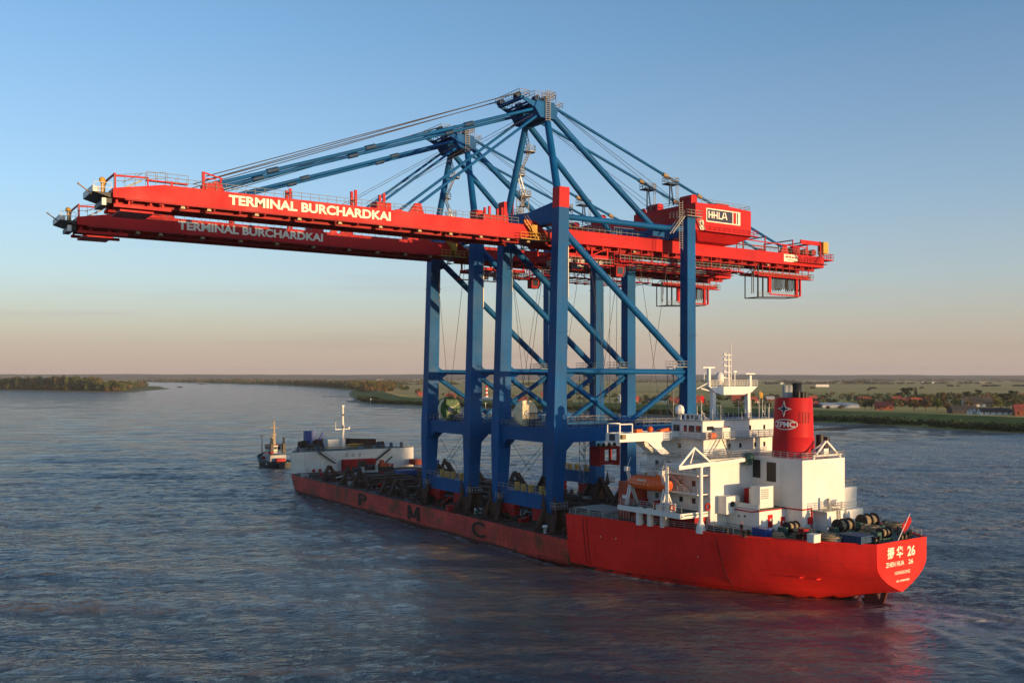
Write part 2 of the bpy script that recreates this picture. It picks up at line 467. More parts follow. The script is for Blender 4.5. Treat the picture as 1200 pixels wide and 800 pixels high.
def make_water():
    def axis(lo, hi, st, far, near_far, g):
        mid = list(np.arange(lo, hi + 0.01, st))
        def grow(start, sign):
            out, q, a = [], st, start
            while abs(a) < far:
                q *= g if abs(a) < near_far else 1.4
                a += sign * q
                out.append(a)
            return out
        return np.array(grow(lo, -1)[::-1] + mid + grow(mid[-1], 1))
    xs = axis(-150, 215, 0.62, 24000, 1300, 1.035); ys = axis(100, 330, 0.62, 24000, 1900, 1.018)
    X, Y = np.meshgrid(xs, ys)
    GX_, GY_ = np.meshgrid(np.gradient(xs), np.gradient(ys))
    SP = np.maximum(GX_, GY_)
    Z = np.zeros_like(X)
    rg = np.random.RandomState(3)
    for i in range(46):
        lam = 2.0 * (1.13 ** (i * 0.62)) * rg.uniform(0.8, 1.2)
        ang = R(-112) + rg.normal(0, 0.5)
        k = 2 * math.pi / lam
        amp = 0.0115 * lam ** 0.62 * np.clip(lam / SP / 2.0 - 0.75, 0, 1)
        ph = rg.uniform(0, 6.28)
        P = k * (X * math.cos(ang) + Y * math.sin(ang)) + ph + 0.8 * np.sin(0.05 * X + 0.031 * Y + i) + 0.6 * np.sin(0.017 * X - 0.022 * Y + 2 * i)
        Z += amp * (np.sin(P) + 0.28 * np.sin(2 * P + 1.0)) * (0.75 + 0.45 * np.sin(0.021 * X + 0.033 * Y + 1.7 * i))
    # stern wash and the waves that trail from it (ship frame)
    dx, dy = X - X0, Y - Y0
    sx_ = cs * dx + sn * dy - 17.5; sy_ = -sn * dx + cs * dy
    aft = -56 - sy_
    e = np.clip(aft / 14, 0, 1) * np.exp(-np.clip(aft, 0, None) / 95)
    for side in (-1, 1):
        for q in range(3):
            cl = side * (2.0 + 0.36 * np.clip(aft, 0, None)) - side * q * 4.2
            Z += e * (0.62 - 0.14 * q) * np.exp(-((sx_ - cl) / 1.5) ** 2) * (0.75 + 0.25 * np.sin(aft * 0.45 + q))
    Z += e * 0.28 * np.sin(aft * 0.55) * np.exp(-(sx_ / (3 + 0.3 * np.clip(aft, 0, None))) ** 2)
    # bow wave
    fw = 128 - sy_
    eb = np.clip(fw / 6, 0, 1) * np.exp(-np.clip(fw, 0, None) / 40)
    Z += eb * 0.45 * np.exp(-((sx_ + 22.5 + 0.28 * np.clip(fw, 0, None)) / 1.4) ** 2)
    Z *= np.clip((Y - 20) / 60, 0, 1)
    # where the foam lies: along the waterline, over the wash, in the tug's wake
    foam = np.zeros_like(X)
    for side in (-1, 1):
        for q in range(3):
            cl = side * (2.0 + 0.36 * np.clip(aft, 0, None)) - side * q * 4.2
            foam += e * (0.9 - 0.2 * q) * np.exp(-((sx_ - cl) / 0.8) ** 2)
    foam += np.clip(aft / 6, 0, 1) * np.exp(-np.clip(aft, 0, None) / 22) * 0.7 * np.exp(-(sx_ / (2 + 0.2 * np.clip(aft, 0, None))) ** 2)
    wlx = np.interp(sy_, [-53, -49, -40, -34, -25, -15, -5, 8, 122, 128, 134, 141, 148, 158], [0, 3.6, 9.5, 13.2, 17.0, 19.8, 21.3, 22.3, 22.3, 21.8, 19.6, 14.6, 9.6, 0.3])
    off = -sx_ - wlx
    along_ = (sy_ > -52) & (sy_ < 158)
    foam += along_ * np.exp(-(np.clip(off - 0.3, 0, None) / 0.8) ** 2) * 0.55
    foam += eb * 0.9 * np.exp(-((sx_ + 22.5 + 0.28 * np.clip(fw, 0, None)) / 1.2) ** 2)
    silt = np.clip(off / 6, 0, 1) * np.exp(-(np.clip(off - 14, 0, None) / 26) ** 2) * np.clip((sy_ + 95) / 40, 0, 1) * np.clip((60 - sy_) / 50, 0, 1)
    calm = np.clip((off + 2) / 3, 0, 1) * np.exp(-(np.clip(off - 40, 0, None) / 26) ** 2) * np.clip((sy_ + 150) / 60, 0, 1) * np.clip((70 - sy_) / 80, 0, 1)
    calm = np.maximum(calm, 0.9 * e * np.exp(-(sx_ / (4 + 0.3 * np.clip(aft, 0, None))) ** 2))
    Z *= 1 - 0.4 * calm
    tx, ty = sx_ - 2.5, 200 - sy_
    foam += np.clip(ty / 4, 0, 1) * np.exp(-np.clip(ty, 0, None) / 28) * 0.8 * np.exp(-(tx / (2.5 + 0.1 * np.clip(ty, 0, None))) ** 2)
    ny, nx = X.shape
    me = bpy.data.meshes.new('water')
    n = nx * ny
    me.vertices.add(n)
    me.vertices.foreach_set('co', np.stack([X.ravel(), Y.ravel(), Z.ravel()], 1).astype(np.float32).ravel())
    idx = np.arange(n).reshape(ny, nx)
    q = np.stack([idx[:-1, :-1], idx[:-1, 1:], idx[1:, 1:], idx[1:, :-1]], -1).reshape(-1, 4)
    me.loops.add(q.size); me.loops.foreach_set('vertex_index', q.ravel().astype(np.int32))
    me.polygons.add(len(q))
    me.polygons.foreach_set('loop_start', np.arange(0, q.size, 4, dtype=np.int32))
    me.polygons.foreach_set('use_smooth', np.ones(len(q), dtype=bool))
    me.update(calc_edges=True)
    for nm, arr in (('foam', foam), ('silt', silt), ('calm', calm)):
        at = me.attributes.new(nm, 'FLOAT', 'POINT')
        at.data.foreach_set('value', np.clip(arr, 0, 1).astype(np.float32).ravel())
    me.materials.append(M['water'])
    o = bpy.data.objects.new('water', me)
    col.objects.link(o)
    return tag(o, 'broad grey blue river rippled by wind, brownish in the wave troughs', 'river', kind='structure')
make_water()
# ------------------------------------------------------------------ container crane (aft one first, then copied)
GA, GX = 19.476, 35.0          # leg spacing along the ship, rail gauge across it
PITCH = 31.08                  # distance from one crane to the next

def make_crane():
    c = thing('container_crane', (17.5, 9.7, 5.2), 'blue and red container crane standing nearer the stern, next to the white ship superstructure', 'crane', 'container cranes carried on the ship')
    P = lambda name, mb, m, parent=None: mb.build(name, M[m], parent or c)
    # -- legs
    for x0, x1, y, top in ((-0.9, 0.65, 0, 68.1), (-0.9, 0.65, GA, 68.1), (35, 35, 0, 69.3), (35, 35, GA, 69.3)):
        m = MB()
        def sec(z, wx, wy):
            t = (z - 9) / 60
            cx = x0 + (x1 - x0) * t
            return [(cx - wx / 2, y - wy / 2, z), (cx + wx / 2, y - wy / 2, z), (cx + wx / 2, y + wy / 2, z), (cx - wx / 2, y + wy / 2, z)]
        if x0 < 5:
            zs = [(8.6, 2.5, 1.85), (21.5, 3.15, 2.95), (25.2, 3.2, 3.0), (31, 2.9, 2.55), (37, 2.8, 2.5), (62, 2.5, 2.3), (top, 2.45, 2.25)]
        else:
            zs = [(9.0, 2.9, 2.5), (25, 2.6, 2.4), (38, 2.45, 2.3), (top, 2.35, 2.2)]
        for (za, wa, ha), (zb, wb, hb) in zip(zs[:-1], zs[1:]):
            m.hexa(sec(za, wa, ha), sec(zb, wb, hb))
        # weld collars
        for z in (31.5, 44.0, 56.0):
            t = (z - 9) / 60; cx = x0 + (x1 - x0) * t
            w = 2.93 if x0 < 5 else 2.68
            m.box(cx - w / 2, cx + w / 2, y - 1.30, y + 1.30, z, z + 0.12)
        leg = P('leg', m, 'blue')
        if x0 < 5:
            cap = MB().hexa(sec(top, 2.47, 2.27), sec(72.1, 2.45, 2.25))
            P('leg_cap', cap, 'red', leg)
            st = MB().box(x1 + 0.75, x1 + 0.95, y - 1.33, y - 1.2, 50.5, 60.5) if y == 0 else MB().box(x1 + 0.7, x1 + 0.8, y - 1.33, y - 1.2, 53, 60)
            P('cable_duct', st, 'steel', leg)
    # -- sill beams with equalisers and bogies
    for x in (-0.9, 35.0):
        m = MB().box(x - 1.1, x + 1.1, 1.25, GA - 1.25, 8.9, 11.6)
        m.box(x - 1.25, x + 1.25, 1.25, GA - 1.25, 11.6, 11.75)
        s = P('sill_beam', m, 'blue')
        rl = MB().rail([(x - 1.15, 1.4, 11.75), (x - 1.15, GA - 1.4, 11.75)], 1.2, 1.7, 0.05)
        rl.rail([(x + 1.15, 1.4, 11.75), (x + 1.15, GA - 1.4, 11.75)], 1.2, 1.7, 0.05)
        P('railing', rl, 'rail', s)
        b = MB()
        for y in (2.4, 4.2, 8.0, 10.6, 12.9):
            b.box(x - 0.42, x + 0.42, y - 0.36, y + 0.36, 11.75, 12.9 + 0.5 * math.sin(y * 5))
        P('drive_motor', b, 'yellow', s)
        for y in (3.4, GA - 3.4):
            e = MB().prism([(y - 3.3, 8.9), (y + 3.3, 8.9), (y + 2.9, 7.6), (y + 0.9, 7.0), (y - 0.9, 7.0), (y - 2.9, 7.6)], 'x', x - 0.7, x + 0.7)
            for d in (-2.1, 2.1):
                e.prism([(y + d - 1.3, 7.5), (y + d + 1.3, 7.5), (y + d + 0.9, 6.4), (y + d - 0.9, 6.4)], 'x', x - 0.62, x + 0.62)
            eq = P('equaliser', e, 'red_dark')
            bo = MB()
            for d in (-3.0, -1.1, 1.1, 3.0):
                bo.tube((x - 0.3, y + d, 5.75), (x + 0.3, y + d, 5.75), 0.42, n=14)
                bo.box(x - 0.5, x + 0.5, y + d - 0.75, y + d + 0.75, 6.0, 6.5)
            P('wheel_bogie', bo, 'black', eq)
    # -- portal beams
    for y in (0, GA):
        m = MB().box(0.9, GX - 1.25, y - 0.95, y + 0.95, 22.2, 25.0)
        for x, s in ((0.6, 1), (GX - 1.2, -1)):
            m.prism([(x, 22.2), (x + s * 2.6, 22.2), (x, 19.8)], 'y', y - 0.8, y + 0.8)
        b = P('portal_beam', m, 'blue')
        P('railing', MB().rail([(3, y - 0.9, 25), (GX - 3, y - 0.9, 25)], 1.2, 2.2, 0.05).rail([(3, y + 0.9, 25), (GX - 3, y + 0.9, 25)], 1.2, 2.2, 0.05), 'rail', b)
    for x in (-0.45, GX):
        m = MB().box(x - 1.0, x + 1.0, 1.3, GA - 1.3, 22.1, 24.9)
        for y, s in ((1.25, 1), (GA - 1.25, -1)):
            m.prism([(y, 22.1), (y + s * 2.2, 22.1), (y, 20.0)], 'x', x - 0.8, x + 0.8)
        b = P('portal_beam', m, 'blue')
        P('railing', MB().rail([(x - 1, 1.5, 24.9), (x - 1, GA - 1.5, 24.9)], 1.2, 1.9, 0.05).rail([(x + 1, 1.5, 24.9), (x + 1, GA - 1.5, 24.9)], 1.2, 1.9, 0.05), 'rail', b)
    # -- bracing of the two side frames
    for y in (0, GA):
        for p, q, r in (((1.4, y, 63.6), (33.9, y, 37.6), 0.72), ((1.2, y, 36.2), (34, y, 36.1), 0.56),
                        ((1.3, y, 35.0), (16.7, y, 25.4), 0.54), ((33.9, y, 35.0), (17.7, y, 25.4), 0.54)):
            P('brace_tube', MB().tube(p, q, r, n=20), 'blue')
        for pts in (((1.3, 37.8), (1.3, 33.6), (4.2, 35.7)), ((33.8, 39.3), (33.8, 33.4), (30.6, 36.0)), ((14.9, 25), (19.5, 25), (18.0, 27.1), (16.4, 27.1)), ((1.7, 65), (1.7, 60.6), (4.2, 61.6))):
            P('gusset_plate', MB().prism([(a, b) for a, b in pts], 'y', y - 0.1, y + 0.1), 'blue')
        pl = MB().box(29.5, 33.8, y - 1.1, y + 1.1, 37.1, 37.25)
        pl.rail([(29.5, y - 1.1, 37.2), (33.8, y - 1.1, 37.2)], 1.2, 1.1, 0.05).rail([(29.5, y + 1.1, 37.2), (33.8, y + 1.1, 37.2)], 1.2, 1.1, 0.05)
        P('leg_platform', pl, 'rail')
    # cross braces between the two landside legs up the height
    for z0, z1 in ((26, 45), (46, 64)):
        pass
    P('brace_tube', MB().tube((GX, 1.2, 36.2), (GX, GA - 1.2, 36.2), 0.5, n=16), 'blue')
    # -- top cross beams that carry the girder
    for x, z0, z1 in ((0.65, 65.3, 69.4), (GX, 65.2, 68.9)):
        m = MB().prism([(1.2, z1), (1.2, z0), (GA - 1.2, z0), (GA - 1.2, z1 - 0.4), (GA / 2, z1 - 0.9)], 'x', x - 1.0, x + 1.0)
        P('cross_beam', m, 'blue')
    t = MB().tube((1.8, 0.4, 66.6), (33.8, 0.4, 66.8), 0.6, n=16)
    P('brace_tube', t, 'blue')
    P('brace_tube', MB().tube((1.8, GA - 0.4, 66.6), (33.8, GA - 0.4, 66.8), 0.6, n=16), 'blue')
    # -- boom and girder
    YA, YB, ZB, ZT = 4.87, 14.6, 62.35, 65.05
    m = MB().prism([(-80.7, ZB), (-4.4, ZB), (-3.0, ZB + 1.0), (-4.4, ZT), (-73.2, ZT), (-80.7, ZT - 1.3)], 'y', YA, YB)
    boom = P('boom', m, 'red')
    fl = MB()
    for y in (YA, YB - 0.5):
        fl.box(-79, -4.5, y - 0.05 if y == YA else y, y + 0.55 if y != YA else y + 0.5, ZB - 0.28, ZB - 0.01)
    for x in np.arange(-78, -5, 4.2):
        fl.box(x, x + 0.3, YA + 0.5, YB - 0.5, ZB - 0.5, ZB - 0.012)
    for y in (7.4, 12.0):
        fl.box(-80, -4.5, y - 0.35, y + 0.35, ZB - 0.75, ZB - 0.014)
    P('trolley_rail', fl, 'red_dark', boom)
    lt = text(MB(), 'TERMINAL BURCHARDKAI', (-63.1, YA - 0.005, 63.0), (1, 0, 0), (0, 0, 1), 29.2, 1.62, bold=0.035, depth=0.03)
    P('lettering', lt, 'cream', boom)
    ra = MB().rail([(-73, YA + 0.1, ZT), (-6, YA + 0.1, ZT)], 1.2, 1.6, 0.045).rail([(-73, YB - 0.1, ZT), (-6, YB - 0.1, ZT)], 1.2, 1.6, 0.045)
    ra.rail([(-80.5, YA + 0.1, ZT - 1.2), (-73, YA + 0.1, ZT + 0.1)], 1.9, 1.6, 0.045)
    P('railing', ra, 'rail', boom)
    tr = MB().box(-68, -8, 9.0, 10.6, ZT, ZT + 0.22)
    for x in np.arange(-70, -6, 3.0):
        tr.box(x, x + 0.12, YA + 0.2, YB - 0.2, ZT, ZT + 0.1)
    P('walkway', tr, 'red_dark', boom)
    # boom top fittings: brackets for the stays, sheave towers
    for x, hgt in ((-65.0, 1.6), (-28.2, 1.9)):
        m = MB()
        for y in (6.0, 13.5):
            m.prism([(x - 1.6, ZT), (x + 1.6, ZT), (x + 0.9, ZT + hgt), (x - 0.2, ZT + hgt)], 'y', y - 0.35, y - 0.12)
            m.prism([(x - 1.6, ZT), (x + 1.6, ZT), (x + 0.9, ZT + hgt), (x - 0.2, ZT + hgt)], 'y', y + 0.12, y + 0.35)
        P('stay_bracket', m, 'red', boom)
    for x in (-52.5, -40.5, -35.0, -12.5, -9.6):
        m = MB()
        for y in (5.4, 7.1):
            m.beam((x, y, ZT), (x, y, ZT + (2.9 if x > -41 else 1.8)), 0.45, 0.35)
        m.box(x - 0.3, x + 0.3, 5.4, 7.1, ZT + 0.9, ZT + 1.2)
        if x > -36:
            m.box(x - 1.5, x + 1.4, 5.2, 8.0, ZT, ZT + 1.3)
        P('rope_guide', m, 'red', boom)
    m = MB().box(-66.8, -64.3, 5.2, 8.0, ZT, ZT + 1.1)
    m.beam((-67.0, 5.5, ZT), (-67.0, 5.5, ZT + 2.9), 0.4, 0.4).beam((-67.0, 5.5, ZT + 2.8), (-63.9, 5.5, ZT + 2.1), 0.22, 0.22).beam((-64.2, 5.5, ZT + 1.0), (-64.2, 5.5, ZT + 2.2), 0.2, 0.2)
    m.beam((-67.0, 5.5, ZT + 1.9), (-65.0, 5.5, ZT + 1.9), 0.15, 0.15)
    P('rope_guide', m, 'red', boom)
    # boom tip: cross frame, stairs, platform, lamps
    m = MB().beam((-80.4, 5.2, 63.7), (-80.4, 5.2, 66.1), 0.3, 0.36).beam((-80.4, 14.2, 63.7), (-80.4, 14.2, 66.1), 0.3, 0.3)
    m.beam((-80.4, 5.2, 65.7), (-75.6, 5.2, 65.9), 0.25, 0.25).beam((-75.6, 5.2, 64.4), (-75.6, 5.2, 66.0), 0.2, 0.25).beam((-72.0, 5.2, 65.0), (-72.0, 5.2, 65.8), 0.3, 0.3)
    m.box(-75.8, -69.5, 5.0, 5.8, 65.45, 65.65).box(-75.8, -69.5, 13.7, 14.5, 65.45, 65.65)
    m.beam((-80.4, 5.2, 66.0), (-80.4, 14.2, 66.0), 0.25, 0.25)
    P('tip_frame', m, 'red', boom)
    P('ladder', MB().stair((-79.2, 5.8, 63.9), (-76.4, 5.8, 65.5), 0.9, 'y').rail([(-75.8, 5.0, 65.65), (-69.5, 5.0, 65.65)], 1.2, 1.5, 0.045), 'rail', boom)
    m = MB().prism([(-83.4, 63.1), (-80.7, 63.1), (-80.7, 62.3)], 'y', 5.6, 13.8)
    m.box(-81.8, -80.7, 6.0, 13.6, 61.6, 62.3)
    P('tip_platform', m, 'black', boom)
    m = MB().box(-83.45, -83.35, 5.6, 13.8, 63.1, 64.1).rail([(-83.3, 5.6, 63.1), (-80.8, 5.6, 63.1)], 1.5, 1.2, 0.05)
    for y in (7, 9, 11, 13):
        m.box(-83.3, -82.3, y, y + 0.06, 63.1, 64.1)
    m.box(-82.1, -81.5, 5.9, 6.6, 61.2, 62.3)
    P('tip_screen', m, 'white', boom)
    m = MB().ball((-81.9, 6.8, 65.1), 0.5).ball((-81.4, 8.0, 64.9), 0.35).tube((-81.9, 6.8, 63.1), (-81.9, 6.8, 64.9), 0.22).tube((-81.4, 8, 63.1), (-81.4, 8, 64.7), 0.16).beam((-81.9, 6.8, 64.4), (-81.4, 8, 64.4), 0.15, 0.15)
    P('beacon', m, 'yellow', boom)
    P('wind_pole', MB().tube((-83.4, 7, 62.9), (-85.2, 7, 64.2), 0.1, n=8).ball((-85.25, 7, 64.25), 0.16), 'tan', boom)
    m = MB().box(-80.5, -72, 5.4, 6.0, 61.0, 61.5).box(-80.5, -72, 12.5, 13.1, 61.0, 61.5)
    m.box(-79.5, -74.5, 6.0, 12.5, 60.5, 60.8)
    for x in (-80.2, -78.4, -75.2, -73.4):
        m.box(x, x + 0.3, 5.5, 5.9, 61.5, 62.1).box(x, x + 0.3, 12.6, 13.0, 61.5, 62.1)
    P('buffer_frame', m, 'red', boom)
    # floodlights hung under the boom's near edge
    xs = [-70.3, -66.2, -58.4, -51.0, -43.6, -35.8, -27.9, -21.3, -14.6, -8.4, -3.6, 24.2, 66.5]
    for x in xs:
        m = MB().prism([(x - 0.42, 61.6), (x + 0.42, 61.6), (x + 0.25, 62.05), (x - 0.25, 62.05)], 'y', YA + 0.15, YA + 0.95)
        fld = P('floodlight', m, 'tan', boom if x < 0 else None)
        P('lamp_glass', MB().box(x - 0.3, x + 0.3, YA + 0.08, YA + 0.145, 61.66, 61.9), 'lamp', fld)
    # boom hinge
    m = MB().box(-3.0, 1.5, YA + 0.8, YB - 0.8, 62.4, 63.6)
    for y in (5.4, 13.6):
        m.prism([(-4.3, 62.6), (-4.3, 66.2), (-1.5, 66.0), (2.0, 63.5), (2.0, 62.4)], 'y', y, y + 0.5)
    h = P('boom_hinge', m, 'red_dark')
    m = MB().box(-6.5, 0.5, YA - 1.5, YA - 0.06, 62.0, 62.15).rail([(-6.5, YA - 1.5, 62.1), (0.5, YA - 1.5, 62.1)], 1.2, 1.2, 0.06)
    m.stair((-2.0, YA - 0.9, 62.1), (-5.0, YA - 0.9, 65.8), 0.9, 'y')
    P('hinge_stair', m, 'yellow', h)
    P('switch_box', MB().box(-3.4, -2.1, YA - 0.9, YA - 0.1, 63.4, 65.0), 'yellow', h)
    m = MB().prism([(1.6, ZB), (86.9, ZB), (87.15, ZT), (3.2, ZT), (1.6, ZT - 1.2)], 'y', YA, YB)
    gir = P('girder', m, 'red')
    P('railing', MB().rail([(4, YA + 0.1, ZT), (34, YA + 0.1, ZT)], 1.2, 1.5, 0.05).rail([(55, YA + 0.1, ZT), (87, YA + 0.1, ZT)], 1.2, 1.5, 0.05).rail([(4, YB, ZT), (87, YB, ZT)], 1.2, 1.5, 0.05), 'rail', gir)
    fl = MB()
    for y in (7.4, 12.0):
        fl.box(2, 86, y - 0.35, y + 0.35, ZB - 0.75, ZB - 0.014)
    for x in np.arange(3, 86, 4.2):
        fl.box(x, x + 0.3, YA + 0.5, YB - 0.5, ZB - 0.5, ZB - 0.012)
    P('trolley_rail', fl, 'red_dark', gir)
    pl = MB().box(71.9, 77.0, YA - 0.05, YA - 0.004, 63.05, 64.85)
    pt = P('name_plate', pl, 'cream', gir)
    mk = MB()
    for i, (a, b_) in enumerate(((72.4, 73.4), (73.6, 74.5), (74.7, 75.5), (75.7, 76.5))):
        mk.box(a, b_, YA - 0.07, YA - 0.052, 64.0, 64.35)
    mk.box(73.2, 76.2, YA - 0.07, YA - 0.052, 63.4, 63.55).box(72.4, 74.4, YA - 0.07, YA - 0.052, 64.5, 64.6)
    P('plate_mark', mk, 'red_dark', pt)
    # under-girder service walkway between the legs and beyond
    m = MB()
    for z in (59.3,):
        m.box(19, 56.5, YA - 1.2, YA + 0.2, z, z + 0.16).box(19, 56.5, YB - 0.2, YB + 1.2, z, z + 0.16)
    for x in np.arange(19.5, 57, 3.0):
        m.beam((x, YA - 0.6, 59.4), (x, YA - 0.6, 62.3), 0.14, 0.14)
        m.box(x - 0.1, x + 0.1, YA - 1.2, YB + 1.2, 59.1, 59.29)
    wk = P('service_walkway', m, 'red')
    P('railing', MB().rail([(19, YA - 1.2, 59.45), (56.5, YA - 1.2, 59.45)], 1.2, 1.3, 0.06).rail([(19, YB + 1.2, 59.45), (56.5, YB + 1.2, 59.45)], 1.2, 1.3, 0.06), 'rail', wk)
    # -- trolley with the driver's cab
    m = MB().box(4.5, 17.5, 5.4, 6.2, 59.6, 60.4).box(4.5, 17.5, 13.2, 14.0, 59.6, 60.4)
    for x in (4.8, 9, 13, 17.2):
        m.box(x - 0.3, x + 0.3, 6.2, 13.2, 59.7, 60.3)
        m.beam((x, 5.8, 60.3), (x, 5.8, 62.0), 0.35, 0.35).beam((x, 13.6, 60.3), (x, 13.6, 62.0), 0.35, 0.35)
    m.beam((4.8, 5.6, 60.4), (9, 5.6, 62.0), 0.2, 0.2).beam((13, 5.6, 60.4), (17.2, 5.6, 62.0), 0.2, 0.2)
    m.box(4.2, 18.0, 4.3, 5.3, 58.2, 58.36).box(4.2, 18.0, 14.1, 15.1, 58.2, 58.36)
    for x in (5, 9, 13, 17.5):
        m.beam((x, 4.4, 58.3), (x, 4.9, 60.4), 0.16, 0.16).beam((x, 15, 58.3), (x, 14.5, 60.4), 0.16, 0.16)
    tro = P('trolley', m, 'red')
    P('railing', MB().rail([(4.2, 4.3, 58.36), (18, 4.3, 58.36), (18, 15, 58.36)], 1.2, 1.2, 0.06), 'rail', tro)
    m = MB()
    for x, y, z, s in ((6.2, 7.3, 59.0, 1.5), (8.5, 10, 58.8, 1.7), (10.6, 7.2, 59.0, 1.2), (12.4, 9.5, 58.9, 1.6), (15.2, 7.4, 58.9, 1.3), (7.0, 12, 59, 1.3), (14, 12.3, 58.9, 1.5)):
        m.box(x - s / 2, x + s / 2, y - s / 2, y + s / 2, z - s * 0.4, z + s * 0.4)
    for x in (6, 8, 11, 13.5, 16):
        m.tube((x, 6.3, 59.0), (x, 8.0, 59.0), 0.55, n=14)
    P('trolley_machinery', m, 'steel', tro)
    m = MB().prism([(19.4, 56.3), (21.4, 56.3), (21.9, 57.2), (21.9, 58.6), (19.4, 58.6)], 'y', 5.4, 7.2)
    cab = P('driver_cab', m, 'red_dark', tro)
    P('cab_window', MB().prism([(21.0, 56.25), (21.45, 56.25), (22.0, 57.2), (22.0, 58.3), (21.6, 58.3), (21.6, 57.2)], 'y', 5.34, 7.26).box(19.7, 21.2, 5.34, 5.39, 56.9, 58.3), 'glass', cab)
    m = MB().beam((18.6, 5.2, 58.6), (18.6, 5.2, 60.9), 0.2, 0.2).beam((22.2, 5.2, 58.6), (22.2, 5.2, 60.9), 0.2, 0.2).box(17.8, 23.6, 4.2, 8, 58.62, 58.75).box(18.2, 22.8, 4.6, 7.6, 60.9, 61.05)
    m.rail([(17.8, 4.2, 58.7), (23.6, 4.2, 58.7), (23.6, 8, 58.7)], 1.2, 1.0, 0.06)
    P('cab_platform', m, 'red', cab)
    # -- parked festoon station under the girder tail
    m = MB().box(61.5, 81.5, 5.2, 5.7, 59.3, 60.1).box(61.5, 81.5, 9.0, 9.5, 59.3, 60.1)
    m.box(62, 81.8, 4.0, 5.2, 58.9, 59.05)
    for x in np.arange(62.5, 82, 2.4):
        m.box(x, x + 0.2, 5.2, 9.3, 59.4, 59.8).beam((x, 5.4, 60.0), (x, 5.4, 62.3), 0.15, 0.15)
    m.beam((67.2, 5.3, 59.3), (67.2, 5.3, 55.2), 0.9, 0.5).beam((77.0, 5.3, 60.0), (77.0, 5.3, 54.7), 0.75, 0.5).beam((78.4, 5.3, 60.0), (78.4, 5.3, 54.9), 0.35, 0.4)
    m.beam((67.2, 5.3, 54.9), (78.4, 5.3, 54.9), 0.3, 0.3)
    fs = P('festoon_station', m, 'red')
    P('railing', MB().rail([(62, 4.0, 59.05), (81.8, 4.0, 59.05), (81.8, 8, 59.05)], 1.2, 1.1, 0.06), 'tan', fs)
    m = MB().beam((63.2, 5.3, 61.8), (63.2, 5.3, 53.9), 0.28, 0.28).beam((64.9, 5.3, 60), (64.9, 5.3, 54.2), 0.28, 0.28).beam((63.2, 5.3, 54.0), (77.6, 5.3, 54.6), 0.24, 0.24)
    m.beam((63.2, 9.3, 60), (63.2, 9.3, 53.9), 0.2, 0.2).beam((63.2, 9.3, 54.0), (77.6, 9.3, 54.6), 0.2, 0.2).beam((63.2, 5.3, 54.0), (63.2, 9.3, 54.0), 0.2, 0.2).beam((77.6, 5.3, 54.6), (77.6, 9.3, 54.6), 0.2, 0.2)
    P('lower_frame', m, 'black', fs)
    m = MB().rail([(63.4, 5.2, 54.1), (77.4, 5.2, 54.7)], 1.1, 1.4, 0.05)
    m.stair((61.4, 5.3, 54.8), (61.4, 5.3, 60.8), 0.6, 'y', rails=False)
    P('ladder', m, 'rail', fs)
    for i in range(11):
        x = 70.4 + i * 0.72 + (1.2 if i > 6 else 0)
        for y in (6.2, 8.3):
            m = MB().path([(x, y, 59.2), (x - 0.1, y, 56.6 + 0.5 * rnd.random()), (x + 0.12, y, 56.1 + 0.3 * rnd.random()), (x + 0.3, y, 56.7), (x + 0.33, y, 59.2)], 0.085, 6)
            P('festoon_cable', m, 'black', fs)
    # festoon cables sagging under the girder
    x = 18.0
    for L in (7.5, 9.0, 9.5, 9.0, 9.0, 8.0):
        pts = []
        for i in range(11):
            t = i / 10
            pts.append((x + L * t, 5.9, 60.9 - 1.9 * 4 * t * (1 - t) * (L / 9)))
        P('festoon_cable', MB().path(pts, 0.09, 6), 'black', gir)
        x += L
    # -- machinery house
    HX0, HX1, HY0, HY1, HZ0, HZ1 = 36.8, 54.3, -0.5, 19.6, 66.95, 73.0
    m = MB().prism([(HX0, HZ0), (HX1, HZ0), (HX1, HZ1 - 0.4), ((HX0 + HX1) / 2, HZ1 + 0.05), (HX0, HZ1 - 0.1)], 'y', HY0, HY1)
    hs = P('machinery_house', m, 'red')
    m = MB().hexa([(40, HY0 + 2.5, 65.1), (51.5, HY0 + 2.5, 65.1), (51.5, HY1 - 2.5, 65.1), (40, HY1 - 2.5, 65.1)], [(HX0 + 0.2, HY0 + 0.1, HZ0 - 0.02), (HX1 + 0.6, HY0 + 0.1, HZ0 - 0.02), (HX1 + 0.6, HY1 - 0.1, HZ0 - 0.02), (HX0 + 0.2, HY1 - 0.1, HZ0 - 0.02)])
    P('house_frame', m, 'red', hs)
    sg = MB().box(40.0, 50.7, HY0 - 0.10, HY0 - 0.003, 69.0, 72.0)
    sg = P('company_sign', sg, 'cream', hs)
    P('sign_panel', MB().box(40.25, 48.15, HY0 - 0.13, HY0 - 0.103, 69.25, 71.75), 'navy', sg)
    P('sign_stripe', MB().box(48.45, 49.3, HY0 - 0.13, HY0 - 0.103, 69.25, 71.75), 'red', sg)
    P('sign_stripe', MB().box(49.62, 49.95, HY0 - 0.13, HY0 - 0.103, 69.25, 71.75), 'navy', sg)
    # the four joined letters of the sign
    lt = MB()
    u = 1.55; z0 = 69.85; y0 = HY0 - 0.16; y1 = HY0 - 0.133
    def bx(a, b, e, f):
        lt.box(40.62 + a, 40.62 + b, y0, y1, z0 + e, z0 + f)
    bx(0.0, 0.3, 0, u); bx(0.95, 1.25, 0, u); bx(0.3, 0.95, 0.6, 0.88)
    bx(1.55, 1.85, 0, u); bx(2.5, 2.8, 0, u); bx(1.25, 1.55, 0.6, 0.88); bx(1.85, 2.5, 0.6, 0.88)
    bx(3.1, 3.4, 0, u); bx(3.4, 4.1, 0, 0.28)
